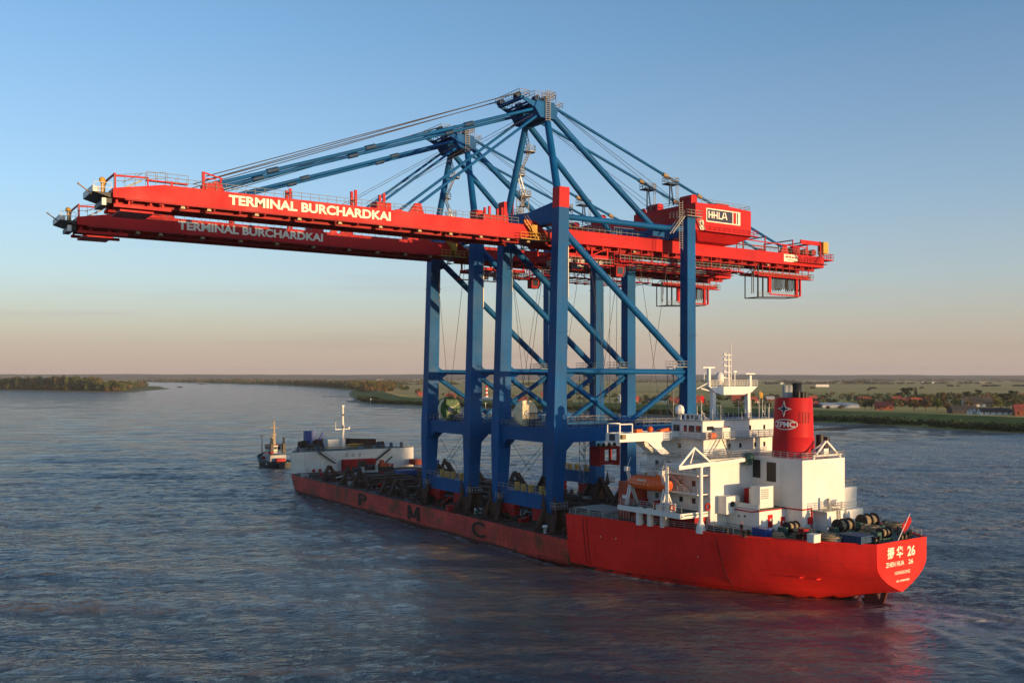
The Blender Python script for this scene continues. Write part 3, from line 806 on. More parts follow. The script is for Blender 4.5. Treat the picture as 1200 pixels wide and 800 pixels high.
    for s_ in (0, 1):
        xa, xb = (44.85, 45.4) if s_ == 0 else (46.35, 45.8)
        lt.prism([(xa - 0.16, z0), (xa + 0.16, z0), (xb + 0.16, z0 + u), (xb - 0.16, z0 + u)], 'y', y0 - 0.004 * s_, y1 - 0.002 * s_)
    lt.box(45.2, 46.0, y0 + 0.002, y1 - 0.001, z0 + 0.38, z0 + 0.62)
    P('lettering', lt, 'cream', sg)
    d = MB().box(38.0, 39.2, HY0 - 0.06, HY0 - 0.003, 67.1, 69.2)
    d = P('door', d, 'cream', hs)
    P('door_window', MB().box(38.3, 38.9, HY0 - 0.09, HY0 - 0.063, 68.2, 68.9), 'black', d)
    m = MB().box(HX0 + 2, HX1 + 1.2, HY0 - 1.1, HY0 - 0.004, HZ0 - 0.2, HZ0 - 0.03)
    P('balcony', m.rail([(HX0 + 3, HY0 - 1.1, HZ0 - 0.05), (HX1 + 1.2, HY0 - 1.1, HZ0 - 0.05), (HX1 + 1.2, HY1, HZ0 - 0.05)], 1.1, 1.5, 0.05), 'red', hs)
    P('roof_railing', MB().rail([(HX0 + 2, HY0 + 0.2, HZ1 - 0.1), (HX1 - 0.2, HY0 + 0.2, HZ1 - 0.4), (HX1 - 0.2, HY1 - 0.2, HZ1 - 0.4), (HX0 + 0.3, HY1 - 0.2, HZ1 - 0.1), (HX0 + 0.3, 4.5, HZ1 - 0.1)], 1.1, 1.8, 0.045), 'rail', hs)
    for x, y, w, l, h in ((37.9, 2.9, 1.8, 3.8, 1.9), (38.0, 13.6, 1.8, 3.6, 1.6), (38.0, 18.4, 1.6, 2.0, 1.2), (47.5, 3.0, 4.2, 2.5, 1.0), (51, 12, 2.4, 2.4, 1.2)):
        m = MB().prism([(x - w / 2, HZ1 - 0.3), (x + w / 2, HZ1 - 0.3), (x + w / 2, HZ1 + h * 0.75), (x + w / 2 - 0.4, HZ1 + h), (x - w / 2 + 0.4, HZ1 + h), (x - w / 2, HZ1 + h * 0.75)], 'y', y - l / 2, y + l / 2)
        v = P('roof_vent', m, 'red', hs)
        P('vent_grille', MB().box(x - w / 2 - 0.04, x - w / 2 - 0.003, y - l * 0.35, y + l * 0.35, HZ1 + 0.1, HZ1 + h * 0.6), 'red_dark', v)
    # leg-top platform and stairs on the landside leg
    m = MB().box(32.6, 37.0, -2.4, 1.7, 69.35, 69.5).rail([(32.6, -2.4, 69.5), (37.0, -2.4, 69.5), (37.0, 1.7, 69.5)], 1.2, 1.1, 0.06).rail([(32.6, -2.4, 69.5), (32.6, 3.0, 69.5)], 1.2, 1.1, 0.06)
    m.stair((29.0, -1.2, 65.4), (32.6, -1.2, 69.4), 0.9, 'y').stair((38.4, -1.4, 66.9), (36.8, -1.4, 69.4), 0.8, 'y')
    P('leg_platform', m, 'rail')
    m = MB()
    for z in np.arange(62.5, 72.5, 0.5):
        m.box(31.0, 31.9, -1.6, -1.5, z, z + 0.07)
    for x in (30.95, 31.95):
        m.tube((x, -1.55, 62), (x, -1.55, 72.6), 0.06, n=6)
    P('caged_ladder', m, 'rail')
    # stair tower on the landside leg's inner side
    m = MB()
    for x, y in ((32.5, 1.9), (32.5, 3.7), (34.3, 3.7), (34.3, 1.9)):
        m.tube((x, y, 9), (x, y, 37), 0.08, n=6)
    zz = 9.0
    k = 0
    while zz < 36:
        a, b = ((32.5, 1.9), (34.3, 1.9)) if k % 2 == 0 else ((34.3, 3.7), (32.5, 3.7))
        m.beam((*a, zz), (*b, zz + 2), 0.12, 0.12)
        m.box(32.5, 34.3, 1.9, 3.7, zz - 0.05, zz + 0.02) if k % 2 == 0 else None
        m.beam((32.5, 1.9, zz), (32.5, 3.7, zz + 2), 0.08, 0.08)
        zz += 2; k += 1
    P('stair_tower', m, 'rail')
    # -- mast (A-frame), apex, back legs, stays
    P('mast_leg', MB().tube((0.4, 0.3, 69.6), (1.6, 6.0, 87.6), 0.78, 0.66, 20), 'blue')
    P('mast_leg', MB().tube((0.8, GA - 0.3, 69.0), (1.6, 13.3, 87.6), 0.78, 0.66, 20), 'blue')
    m = MB().prism([(-0.6, 86.9), (3.2, 86.9), (3.7, 88.8), (2.9, 90.0), (-1.5, 90.0), (-2.0, 88.8)], 'y', 5.0, 5.6)
    m.prism([(-0.6, 86.9), (3.2, 86.9), (3.7, 88.8), (2.9, 90.0), (-1.5, 90.0), (-2.0, 88.8)], 'y', 13.3, 13.9)
    m.box(-0.4, 1.0, 5.6, 13.3, 87.2, 88.6).box(1.6, 3.0, 5.6, 13.3, 87.0, 88.9).box(-1.6, 2.8, 4.9, 14.0, 90.0, 90.15)
    m.prism([(-1.5, 88.6), (-1.5, 89.9), (-5.0, 90.6), (-5.0, 90.1)], 'y', 5.3, 5.6).prism([(-1.5, 88.6), (-1.5, 89.9), (-5.0, 90.6), (-5.0, 90.1)], 'y', 13.3, 13.6)
    m.box(-5.2, -4.4, 5.3, 13.6, 90.0, 90.5).box(-3.3, -2.9, 5.6, 13.3, 89.6, 89.9)
    ap = P('mast_head', m, 'blue')
    m = MB()
    for y in (6.2, 7.2, 12.2, 13.2):
        for x, z in ((-0.5, 91.0), (1.6, 91.1), (-5.0, 90.9)):
            m.tube((x, y, z), (x, y + 0.35, z), 0.62, n=16)
    P('sheave', m, 'blue_dark', ap)
    m = MB().rail([(-2.3, 4.8, 90.5), (3.0, 4.8, 90.5), (3.0, 14.5, 90.5), (-2.3, 14.5, 90.5), (-2.3, 4.8, 90.5)], 1.3, 1.0, 0.06)
    m.rail([(0.6, 4.4, 90.9), (2.6, 4.4, 90.9), (2.6, 6.4, 90.9), (0.6, 6.4, 90.9)], 1.3, 0.7, 0.06).rail([(-5.6, 5.2, 90.7), (-3.2, 5.2, 90.7), (-3.2, 13.9, 90.7), (-5.6, 13.9, 90.7), (-5.6, 5.2, 90.7)], 1.1, 1.0, 0.06)
    for z in np.arange(86.4, 92.2, 0.4):
        m.box(0.4, 1.5, 4.55, 4.7, z, z + 0.08)
    for x in (0.4, 1.5):
        m.tube((x, 4.6, 86.2), (x, 4.6, 92.3), 0.06, n=6)
    m.rail([(3.1, 5, 89.4), (4.9, 5, 89.4), (4.9, 14, 89.4)], 1.1, 1.0, 0.06)
    P('railing', m, 'rail', ap)
    for y0, y1 in ((5.6, 2.9), (13.8, 16.4)):
        P('back_leg', MB().tube((2.4, y0, 87.9), (28.2, y1, 66.6), 0.64, n=20), 'blue')
        P('back_leg_foot', MB().box(26.6, 30.0, y1 - 1.0, y1 + 1.0, 65.1, 66.7), 'blue')
    for y0, y1 in ((5.6, 6.0), (13.8, 13.4)):
        b = P('back_stay', MB().tube((3.4, y0, 89.4), (73.2, y1, 66.5), 0.30, n=16), 'blue')
        for x in (33.8, 44.2, 58.0):
            t = (x - 3.4) / 69.8
            ctr = Vector((x, y0 + (y1 - y0) * t, 89.4 - 22.9 * t)); dd = Vector((69.8, 0, -22.9)).normalized()
            P('stay_joint', MB().tube(ctr - dd * 0.7, ctr + dd * 0.7, 0.46, n=14), 'tan', b)
        br = MB().prism([(71.6, ZT), (75, ZT), (73.9, 67.2), (72.7, 67.2)], 'y', y1 - 0.3, y1 + 0.3)
        P('stay_bracket', br, 'red', b)
        for y, xp in ((y1, 35.6),):
            p_ = MB().box(xp - 1.6, xp + 1.6, y - 1.0, y + 1.0, 77.6, 77.85).beam((xp - 0.3, y, 73.2), (xp - 0.2, y, 77.6), 0.22, 0.22).beam((xp + 0.9, y, 73.2), (xp + 0.2, y, 77.6), 0.22, 0.22)
            st = P('stay_platform', p_, 'blue_dark')
            q_ = MB().rail([(xp - 1.6, y - 1, 77.85), (xp + 1.6, y - 1, 77.85), (xp + 1.6, y + 1, 77.85), (xp - 1.6, y + 1, 77.85), (xp - 1.6, y - 1, 77.85)], 1.2, 0.9, 0.06)
            for z in np.arange(73.4, 79.5, 0.45):
                q_.box(xp + 1.7, xp + 2.3, y - 0.1, y, z, z + 0.07)
            q_.tube((xp + 1.7, y, 73), (xp + 1.7, y, 79.6), 0.06, n=6).tube((xp + 2.3, y, 73), (xp + 2.3, y, 79.6), 0.06, n=6)
            P('ladder', q_, 'rail', st)
    for y in (6.0, 13.5):
        fsn = P('outer_forestay', MB().tube((-0.8, y, 88.9), (-65.0, y, 66.3), 0.31, n=16), 'blue')
        for t in (0.25, 0.57, 0.85):
            ctr = Vector((-0.8, y, 88.9)).lerp(Vector((-65.0, y, 66.3)), t)
            dd = Vector((-64.2, 0, -22.6)).normalized()
            P('stay_joint', MB().tube(ctr - dd * 1.0, ctr + dd * 1.0, 0.47, n=14), 'blue_dark', fsn)
        P('inner_forestay', MB().tube((0.0, y, 88.0), (-28.0, y, 66.6), 0.27, n=14), 'blue')
        for dz in (0.0, 0.55):
            P('hoist_rope', MB().tube((-4.8, y + 0.5 - dz, 91.5 - dz * 0.3), (-66.5, y + 0.5 - dz, 66.8 + dz), 0.085, n=6), 'rope_dark')
        P('hoist_rope', MB().tube((0.5, y + 0.3, 91.2), (36.5, y + 0.3, 73.5), 0.05, n=6), 'rope_dark')
        P('hoist_rope', MB().tube((1.0, y + 0.6, 91.2), (40.0, y + 0.6, 73.4), 0.05, n=6), 'rope_dark')
        P('hoist_rope', MB().tube((-0.5, y + 0.3, 88.2), (-34.5, y + 0.3, 67.6), 0.05, n=6), 'rope_dark')
    # zig-zag stairs and round landings up the forward mast leg
    m = MB()
    prev = None
    pts = [(2.6, 17.8, 69.2), (3.6, 16.6, 73.3), (2.2, 16.8, 77.6), (3.6, 15.0, 82.4), (2.4, 14.6, 86.2)]
    for a, b in zip(pts[:-1], pts[1:]):
        m.stair(a, b, 0.9, 'y', rails=True)
    for p_ in pts[:-1]:
        m.lathe((p_[0], p_[1], p_[2] - 0.1), [(1.3, 0), (1.3, 0.15)], 12)
        for i in range(12):
            t = i * math.pi / 6
            m.tube((p_[0] + 1.3 * math.cos(t), p_[1] + 1.3 * math.sin(t), p_[2]), (p_[0] + 1.3 * math.cos(t), p_[1] + 1.3 * math.sin(t), p_[2] + 1.2), 0.05, n=4)
        m.torus((p_[0], p_[1], p_[2] + 1.2), 1.3, 0.06, 'z', 16, 5).torus((p_[0], p_[1], p_[2] + 0.6), 1.3, 0.05, 'z', 16, 5)
    P('mast_stair', m, 'steel')
    # platform with stairs at the girder level by the waterside legs
    m = MB().box(0.2, 4.4, 1.6, 4.7, 65.2, 65.3).rail([(0.2, 1.6, 65.3), (4.4, 1.6, 65.3), (4.4, 4.7, 65.3)], 1.2, 1.0, 0.06)
    P('access_platform', m, 'rail')
    m = MB()
    for x, y in ((1.9, 15.4), (3.7, 15.4), (3.7, 17.2), (1.9, 17.2)):
        m.tube((x, y, 62), (x, y, 73), 0.09, n=6)
    for z in np.arange(62, 73, 1.8):
        m.beam((1.9, 15.4, z), (3.7, 15.4, z + 1.8), 0.09, 0.09).beam((3.7, 17.2, z), (1.9, 17.2, z + 1.8), 0.09, 0.09).box(1.9, 3.7, 15.4, 17.2, z, z + 0.05)
    P('stair_tower', m, 'rail')
    # -- tail: winch deck, frames, end platform
    m = MB().box(71.5, 87, YA, YA + 0.5, ZT, ZT + 1.5) if False else MB()
    for x in (58.0, 65.6, 75.6, 81.0):
        m.beam((x, 5.2, ZT), (x, 5.2, 68.6), 0.22, 0.22).beam((x, 14.2, ZT), (x, 14.2, 68.6), 0.22, 0.22).beam((x, 5.2, 68.5), (x, 14.2, 68.5), 0.25, 0.25)
    m.beam((54.5, 5.2, 67.4), (81, 5.2, 67.0), 0.22, 0.22).beam((54.5, 14.2, 67.8), (81, 14.2, 68.0), 0.22, 0.22)
    m.box(78.6, 86.2, 5.2, 5.5, 67.9, 68.9).beam((86.0, 5.3, ZT), (86.0, 5.3, 69.0), 0.4, 0.4).beam((86.0, 14.2, ZT), (86.0, 14.2, 69.0), 0.4, 0.4).beam((86, 5.3, 68.7), (86, 14.2, 68.7), 0.4, 0.4)
    tl = P('tail_frame', m, 'red')
    m = MB().box(75.4, 86.6, 3.4, 4.8, 63.05, 63.2).rail([(77.6, 3.4, 63.2), (83.6, 3.4, 63.2)], 1.2, 1.2, 0.06)
    m.stair((77.8, 4.1, 63.2), (75.0, 4.1, 66.2), 0.8, 'y').stair((83.4, 4.1, 63.2), (85.6, 4.1, 65.9), 0.8, 'y')
    P('tail_walkway', m, 'red_dark', tl)
    m = MB().box(76.0, 78.2, 5.2, 7.5, ZT, 66.9).box(79.6, 81.6, 5.4, 8, ZT, 66.6)
    for x in (77.4, 80.6, 83.4):
        m.tube((x, 5.0, 66.0), (x, 9, 66.0), 0.8, n=16)
    P('tail_winch', m, 'red_dark', tl)
    P('control_box', MB().box(86.5, 88.4, 4.6, 6.4, 66.0, 68.9), 'yellow', tl)
    m = MB().box(87.16, 92.2, 6, 13.5, 64.6, 64.9).rail([(87.5, 6, 64.9), (92.2, 6, 64.9), (92.2, 13.5, 64.9)], 1.3, 0.9, 0.07)
    P('end_platform', m, 'red', tl)
    # -- cable reel on the waterside portal beam
    m = MB().lathe((-0.3, 10.7, 27.6), [(2.65, -0.5), (2.72, -0.45), (2.72, 0.5), (2.65, 0.55)], 40, 'y')
    for i in range(12):
        t = i * math.pi / 6
        m.beam((-0.3, 10.16, 27.6), (-0.3 + 2.6 * math.cos(t), 10.16, 27.6 + 2.6 * math.sin(t)), 0.16, 0.09)
    rl = P('cable_reel', m, 'reel')
    P('reel_hub', MB().lathe((-0.3, 10.1, 27.6), [(0.7, -0.1), (0.7, 0.4)], 16, 'y'), 'grey', rl)
    m = MB().box(-0.2, 1.9, 8.6, 9.6, 24.92, 26.4).box(0.2, 3.4, 8.2, 9.9, 27.6, 27.75)
    for x in (0.3, 1.8, 3.3):
        m.beam((x, 8.3, 24.9), (x, 8.3, 27.6), 0.1, 0.1)
    P('reel_drive', m, 'blue_dark', rl)
    # -- container spreader parked under the portal
    m = MB().box(16.8, 22.6, 8.2, 8.6, 16.3, 16.8).box(16.8, 22.6, 10.4, 10.8, 16.3, 16.8)
    for x in (16.9, 22.0):
        m.box(x, x + 0.6, 8.0, 11.0, 16.0, 17.0)
        m.beam((x + 0.3, 8.2, 16.8), (x + 0.3, 8.2, 19.9), 0.55, 0.55).beam((x + 0.3, 10.9, 16.8), (x + 0.3, 10.9, 19.9), 0.5, 0.5)
    m.beam((16.8, 8.2, 19.8), (22.6, 8.2, 19.8), 0.6, 0.6).beam((16.8, 10.9, 19.8), (22.6, 10.9, 19.8), 0.5, 0.5).box(17.0, 18.4, 8.0, 11, 16.8, 19.6)
    sp = P('spreader', m, 'red_dark')
    m = MB()
    for x in (17.6, 21.8):
        for y in (8.4, 10.7):
            m.tube((x, y, 20), (x + 0.4, y, 62), 0.05, n=6)
    P('spreader_rope', m, 'rope_dark', sp)
    m = MB()
    for x in (17.4, 18.8, 20.4, 21.8):
        m.prism([(x - 0.45, 20.1), (x + 0.45, 20.1), (x, 20.9)], 'y', 8.6, 9.2)
    P('sheave', m, 'black', sp)
    # tie ropes between boom and portal for the voyage
    m = MB()
    for y in (1.6, GA - 1.6):
        m.tube((22, y, 62), (29, y, 25), 0.05, n=5).tube((31, y, 62), (24, y, 25), 0.05, n=5)
    for x in (-0.4,):
        m.tube((x, 3.2, 62), (x, 11.5, 25), 0.05, n=5).tube((x, 16.5, 62), (x, 9.8, 25), 0.05, n=5)
        m.tube((x, 2.5, 22), (x, 15, 11.8), 0.045, n=5).tube((x, 16.5, 22), (x, 4, 11.8), 0.045, n=5).tube((x, 4.0, 22), (x, 17, 11.8), 0.045, n=5)
    P('lashing_wire', m, 'rope_dark')
    return c

crane = make_crane()
crane2 = copy_tree(crane)
crane2.location = w2(17.5, 9.7 + PITCH, 5.2)
tag(crane2, 'blue and red container crane standing nearer the bow, behind the other crane')
for ch in list(crane2.children):
    if ch.name.startswith('spreader'):
        for g_ in list(ch.children):
            bpy.data.objects.remove(g_)
        bpy.data.objects.remove(ch)
        continue
    if ch.name.startswith('cable_reel'):
        o = ch
        o['label'] = 'cable reel half covered by a green sheet'
        ch.data = ch.data.copy()
        ch.data.materials.append(M['green'])
        for p_ in ch.data.polygons:
            c_ = p_.center
            if c_.x + 17.5 + 0.3 < 0.9 and c_.x + 17.5 + 0.3 > -1.5 and c_.z > 21.5:
                p_.material_index = 1
# ------------------------------------------------------------------ heavy lift ship
CX = 17.5
def sheer(y):
    return 9.6 + (-9 - y) * 0.0115

def interp(tab, y):
    ys = [t[0] for t in tab]
    return float(np.interp(y, ys, [t[1] for t in tab]))
TOPX = [(-63, 6.2), (-58.3, 9.2), (-54, 11.6), (-49, 14.1), (-44, 16.2), (-37, 17.7), (-31, 18.8), (-20, 20.5), (-9, 22.3), (0, 22.5), (125, 22.5), (130, 22.3), (136, 20.6), (143, 16.6), (150, 11.6), (156, 6.8), (160.5, 0.4)]
WLX = [(-63, 0.03), (-53, 0.05), (-49, 3.6), (-40, 9.5), (-34, 13.2), (-25, 17.0), (-15, 19.8), (-5, 21.3), (8, 22.3), (122, 22.3), (128, 21.8), (134, 19.6), (141, 14.6), (148, 9.6), (154, 4.8), (158.5, 0.3)]
def PW(y):
    return float(np.interp(y, [-63, -49, -40, -20, 0], [0.30, 0.30, 0.34, 0.5, 0.55]))
KEEL = [(-63, 2.72), (-58, 1.5), (-53, 0.1), (-49, -1.5), (-44, -2.5), (200, -2.5)]

def make_ship():
    s = thing('heavy_lift_ship', (17.5, 45.0, 0.0), 'long red heavy lift ship carrying the two cranes, white superstructure at its stern', 'ship')
    P = lambda name, mb, m, parent=None: mb.build(name, [M[k] for k in m] if isinstance(m, (list, tuple)) else M[m], parent or s)
    # hull, aft raised body and low forward body
    def section(y, ztop):
        hb, wl, zk = interp(TOPX, y), interp(WLX, y), interp(KEEL, y)
        N = 14
        pts = []
        for i in range(N + 1):
            t = i / N
            z = zk + (ztop - zk) * t ** 1.25
            if y < -49:
                u = min(1.0, max(0.0, (z - zk) / (7.4 - zk)))
                b = hb * (1 - (1 - u) ** 2.0)
                u2 = min(1, max(0, (-49 - y) / 9))
                b0 = wl + (hb - wl) * max(0, z / ztop) ** PW(y) if z > 0 else wl * 0.8
                b = b0 * (1 - u2) + b * u2 if y > -58 else b
                b = min(b, hb)
            else:
                b = wl + (hb - wl) * (max(0, z) / ztop) ** PW(y) if z > 0 else wl * (1 - 0.1 * (-z))
            pts.append((b, z))
        return pts
    def loft(mb, ys, ztops):
        rows = []
        for y, zt in zip(ys, ztops):
            p = section(y, zt)
            rows.append([(CX - b, y, z) for b, z in p[::-1]] + [(CX + b, y, z) for b, z in p[1:]])
        n = len(rows[0])
        vs = [v for r in rows for v in r]
        fs = [(i * n + j, i * n + j + 1, (i + 1) * n + j + 1, (i + 1) * n + j) for i in range(len(rows) - 1) for j in range(n - 1)]
        mb.add(vs, fs, True)
        mb.add(rows[0], [tuple(range(n))])
        mb.add(rows[-1], [tuple(range(n))[::-1]])
    h = MB()
    ya = [-63, -60, -57, -54, -51.5, -49, -46, -43, -40, -37, -34, -31, -28, -25, -22, -18, -14, -11, -8.8]
    loft(h, ya, [sheer(y) for y in ya])
    hull = P('hull', h, 'hull')
    fw = MB()
    yf = [-8.79, -5, 0, 8, 20, 40, 60, 80, 100, 115, 122, 126, 130, 133, 136, 139.5, 143, 146.5, 150, 153, 156, 158.5, 160.2]
    loft(fw, yf, [5.0] * len(yf))
    P('forward_hull', fw, 'hull_old')
    # boot top line, a dark stained strip
    for sgn in (-1, 1):
        bt = MB()
        for ys in (ya[7:], yf[:14]):
            for a, b in zip(ys[:-1], ys[1:]):
                xa, xb = interp(WLX, a) + 0.35, interp(WLX, b) + 0.35
                ta, tb = interp(TOPX, a), interp(TOPX, b)
                za = sheer(a) if a < -8.8 else 5.0
                zb = sheer(b) if b < -8.8 else 5.0
                def bx(y, wl, hb, zt, z):
                    return (CX + sgn * (wl + (hb - wl) * (z / zt) ** PW(y) + 0.02), y, z)
                wa, wb = interp(WLX, a), interp(WLX, b)
                bt.add([bx(a, wa, ta, za, 0.02), bx(b, wb, tb, zb, 0.02), bx(b, wb, tb, zb, 0.75), bx(a, wa, ta, za, 0.55)], [(0, 1, 2, 3)])
        P('waterline_stripe', bt, 'boot', hull)
    # hull lettering
    def mletter(a, b):
        q = MB(); X1, X2 = CX - 22.56, CX - 22.51
        z0, z1, w = 1.15, 4.45, 1.35
        q.box(X1, X2, a - w, a, z0, z1).box(X1, X2, b, b + w, z0, z1)
        mid = (a + b) / 2
        q.prism([(a - 0.1, z1), (a - w, z1), (mid - 0.45, z0 + 0.5), (mid + 0.75, z0 + 0.5)], 'x', X1 - 0.006, X2 - 0.004)
        q.prism([(b + 0.1, z1), (b + w, z1), (mid + 0.45, z0 + 0.5), (mid - 0.75, z0 + 0.5)], 'x', X1 - 0.012, X2 - 0.008)
        return q
    for ch, (ya_, yb_) in (('Z', (108.5, 103.3)), ('P', (81.4, 76.2)), ('M', (53.6, 47.6)), ('C', (24.1, 18.9))):
        t = text(MB(), ch, (CX - 22.52, ya_, 1.15), (0, -1, 0), (0, 0, 1), ya_ - yb_, 3.3, bold=0.015, depth=0.04) if ch in 'PC' else (mletter(ya_, yb_) if ch == 'M' else None)
        if t:
            P('lettering', t, 'black_mark')
    tw = MB()
    YT = -63.012
    text(tw, '振', (13.75, YT, 7.95), (1, 0, 0), (0, 0, 1), 1.75, 1.75, 0.03)
    text(tw, '华', (16.0, YT, 7.95), (1, 0, 0), (0, 0, 1), 1.6, 1.75, 0.03)
    text(tw, '26', (18.75, YT, 7.95), (1, 0, 0), (0, 0, 1), 1.95, 1.55, 0.03)
    text(tw, 'ZHEN HUA', (13.4, YT, 6.75), (1, 0, 0), (0, 0, 1), 4.5, 0.72, 0.02)
    text(tw, '26', (19.0, YT, 6.75), (1, 0, 0), (0, 0, 1), 1.2, 0.72, 0.02)
    text(tw, 'HONGKONG', (15.6, YT, 5.45), (1, 0, 0), (0, 0, 1), 3.8, 0.5, 0.012)
    text(tw, 'IMO', (16.0, YT, 4.3), (1, 0, 0), (0, 0, 1), 0.75, 0.32, 0.01)
    for i in range(7):
        tw.box(17.0 + i * 0.33, 17.2 + i * 0.33, YT - 0.03, YT, 4.32, 4.6)
    P('transom_lettering', tw, 'cream', hull)
    mk = MB()
    for y, z, L in ((-17, 6.4, 2.2), (-20.5, 6.5, 2.0), (-37, 5.6, 1.6)):
        wl, tp = interp(WLX, y), interp(TOPX, y)
        xx = CX - (wl + (tp - wl) * (z / sheer(y)) ** PW(y)) - 0.07
        for k in range(5):
            mk.box(xx, xx + 0.04, y + k * L / 5, y + k * L / 5 + 0.22, z, z + 0.22)
    P('draught_mark', mk, 'white', hull)
    for y in (-13.0, -13.9, -41.0):
        for z0, z1 in ((1.0, 9.4),):
            pts = []
            for i in range(9):
                z = z0 + (z1 - z0) * i / 8
                wl, tp = interp(WLX, y), interp(TOPX, y)
                pts.append((CX - (wl + (tp - wl) * (z / sheer(y)) ** PW(y)) - 0.03, y, z))
                P('fender_groove', MB().path(pts, 0.06, 5), 'boot', hull)
    fd = MB()
    for y in (-52.5, -54.8):
        wl, tp = interp(WLX, y), interp(TOPX, y)
        x = CX - tp * 0.86
        fd.prism([(y - 0.25, 4.2), (y + 0.25, 4.2), (y - 0.2, 4.35)], 'x', x - 0.12, x + 0.8)
    P('bilge_lug', fd, 'hull', hull)
    # rudder and its horn
    m = MB().prism([(-58.6, 2.4), (-56.9, 2.2), (-56.2, -2.5), (-59.8, -2.5)], 'x', CX - 0.4, CX + 0.4)
    m.prism([(-54.6, 1.6), (-52.0, 0.9), (-52.0, -2.5), (-55.0, -2.5)], 'x', CX - 0.7, CX + 0.7)
    m.prism([(-61.4, 0.25), (-56.3, 0.6), (-56.3, 0.1), (-61.4, -0.3)], 'x', CX - 0.45, CX + 0.45).prism([(-60.6, 2.6), (-59.9, 2.6), (-59.0, 0.3), (-59.9, 0.3)], 'x', CX - 0.2, CX + 0.2)
    P('rudder', m, 'boot', hull)
    # decks
    d = MB()
    pts = [(CX - interp(TOPX, y) + 0.15, y) for y in ya] + [(CX + interp(TOPX, y) - 0.15, y) for y in ya[::-1]]
    n = len(ya)
    vs = [(x, y, sheer(y) + 0.03) for x, y in pts]
    d.add(vs, [(i, i + 1, 2 * n - 2 - i, 2 * n - 1 - i) for i in range(n - 1)])
    P('aft_deck', d, 'deck_green')
    e = MB()
    for a, b in zip(ya[:-1], ya[1:]):
        for sgn in (-1, 1):
            xa, xb = interp(TOPX, a), interp(TOPX, b)
            e.hexa([(CX + sgn * (xa - 0.25), a, sheer(a) + 0.031), (CX + sgn * (xa + 0.04), a, sheer(a) - 0.1), (CX + sgn * (xb + 0.04), b, sheer(b) - 0.1), (CX + sgn * (xb - 0.25), b, sheer(b) + 0.031)],
                   [(CX + sgn * (xa - 0.25), a, sheer(a) + 0.22), (CX + sgn * (xa + 0.04), a, sheer(a) + 0.22), (CX + sgn * (xb + 0.04), b, sheer(b) + 0.22), (CX + sgn * (xb - 0.25), b, sheer(b) + 0.22)])
    e.box(CX - 6.2, CX + 6.2, -63.03, -62.7, sheer(-63) - 0.1, sheer(-63) + 0.22)
    P('deck_edge', e, 'hull', hull)
    d = MB()
    n = len(yf)
    vs = [(CX - interp(TOPX, y) + 0.12, y, 5.03) for y in yf] + [(CX + interp(TOPX, y) - 0.12, y, 5.03) for y in yf[::-1]]
    d.add(vs, [(i, i + 1, 2 * n - 2 - i, 2 * n - 1 - i) for i in range(n - 1)])
    P('cargo_deck', d, 'deck_brown')
    # crane rails and their girders across the cargo deck
    m = MB()
    for x in (-0.9, 35.0):
        m.box(x - 0.45, x + 0.45, -6, 74, 5.04, 5.32)
    for x in (6, 12, 18, 24, 30):
        m.box(x - 0.3, x + 0.3, -5, 108, 5.04, 5.9)
    for y in range(-4, 128, 6):
        m.box(-3.5, 38, y - 0.15, y + 0.15, 5.041, 5.35)
    P('deck_girder', m, 'rust')
    # sea fastening: inclined braces around every crane foot
    for base in (0, PITCH):
        for x in (-0.9, 35.0):
            sg = -1 if x < 5 else 1
            for y in (base, base + GA):
                f = MB()
                for dy in (-2.1, 1.5):
                    f.beam((x + sg * 2.9, y + dy * 1.5, 5.1), (x + sg * 0.9, y + dy * 0.8, 9.6), 0.95, 0.85)
                    f.beam((x - sg * 3.2, y + dy * 1.3, 5.1), (x - sg * 0.9, y + dy * 0.8, 9.6), 0.8, 0.7)
                    f.prism([(y + dy - 0.9, 9.0), (y + dy + 0.9, 9.0), (y + dy, 12.2)], 'x', x + sg * 1.5, x + sg * 1.62)
                f.beam((x, y - 5.6, 5.1), (x, y - 1.2, 10.5), 0.9, 0.9).beam((x, y + 5.4, 5.1), (x, y + 1.2, 10.5), 0.8, 0.8)
                f.box(x - 1.6, x + 1.6, y - 1.6, y + 1.6, 5.04, 8.6)
                f.box(x + sg * 1.0 - 1.5, x + sg * 1.0 + 1.5, y - 3.6, y - 1.9, 9.6, 9.75)
                b = P('sea_fastening', f, 'rust')
                P('railing', MB().rail([(x + sg * 2.4, y - 3.6, 9.75), (x + sg * 2.4, y - 1.9, 9.75)], 1.2, 0.8, 0.06).rail([(x - 1.6 + sg, y - 3.6, 9.75), (x + 1.5 + sg, y - 3.6, 9.75)], 1.2, 0.8, 0.06), 'rail', b)
    # unused stools and braces for a third crane on the forward deck
    for x, y in ((-1, 66), (-1, 71), (-1, 88), (-1, 95.5), (-1, 109), (35, 66), (35, 88), (35, 104), (16, 78), (26, 92)):
        f = MB().beam((x - 2.6, y, 5.1), (x - 0.3, y + 0.6, 9.6 + rnd.uniform(-1, 0.6)), 1.0, 0.9, 0.7, 0.6).beam((x + 2.6, y + 1, 5.1), (x, y + 0.8, 9.0), 0.9, 0.8)
        f.box(x - 1.2, x + 1.2, y - 1.4, y + 1.4, 5.04, 6.8)
        if rnd.random() < 0.7:
            f.beam((x, y - 5, 5.3), (x, y - 0.8, 8.6), 0.8, 0.8)
        P('deck_stool', f, 'rust')
    f = MB()
    for i in range(8):
        y = 58 + i * 6.3
        f.box(2 + rnd.uniform(0, 4), 14 + rnd.uniform(0, 6), y, y + rnd.uniform(0.8, 1.8), 5.36, 6.2 + rnd.uniform(0, 0.9))
    for i in range(10):
        a = (rnd.uniform(0, 24), rnd.uniform(55, 110)); 
        f.beam((a[0], a[1], 6.1 + 0.15 * i), (a[0] + rnd.uniform(6, 12), a[1] + rnd.uniform(-6, 6), 6.1 + 0.15 * i), 0.5, 0.5)
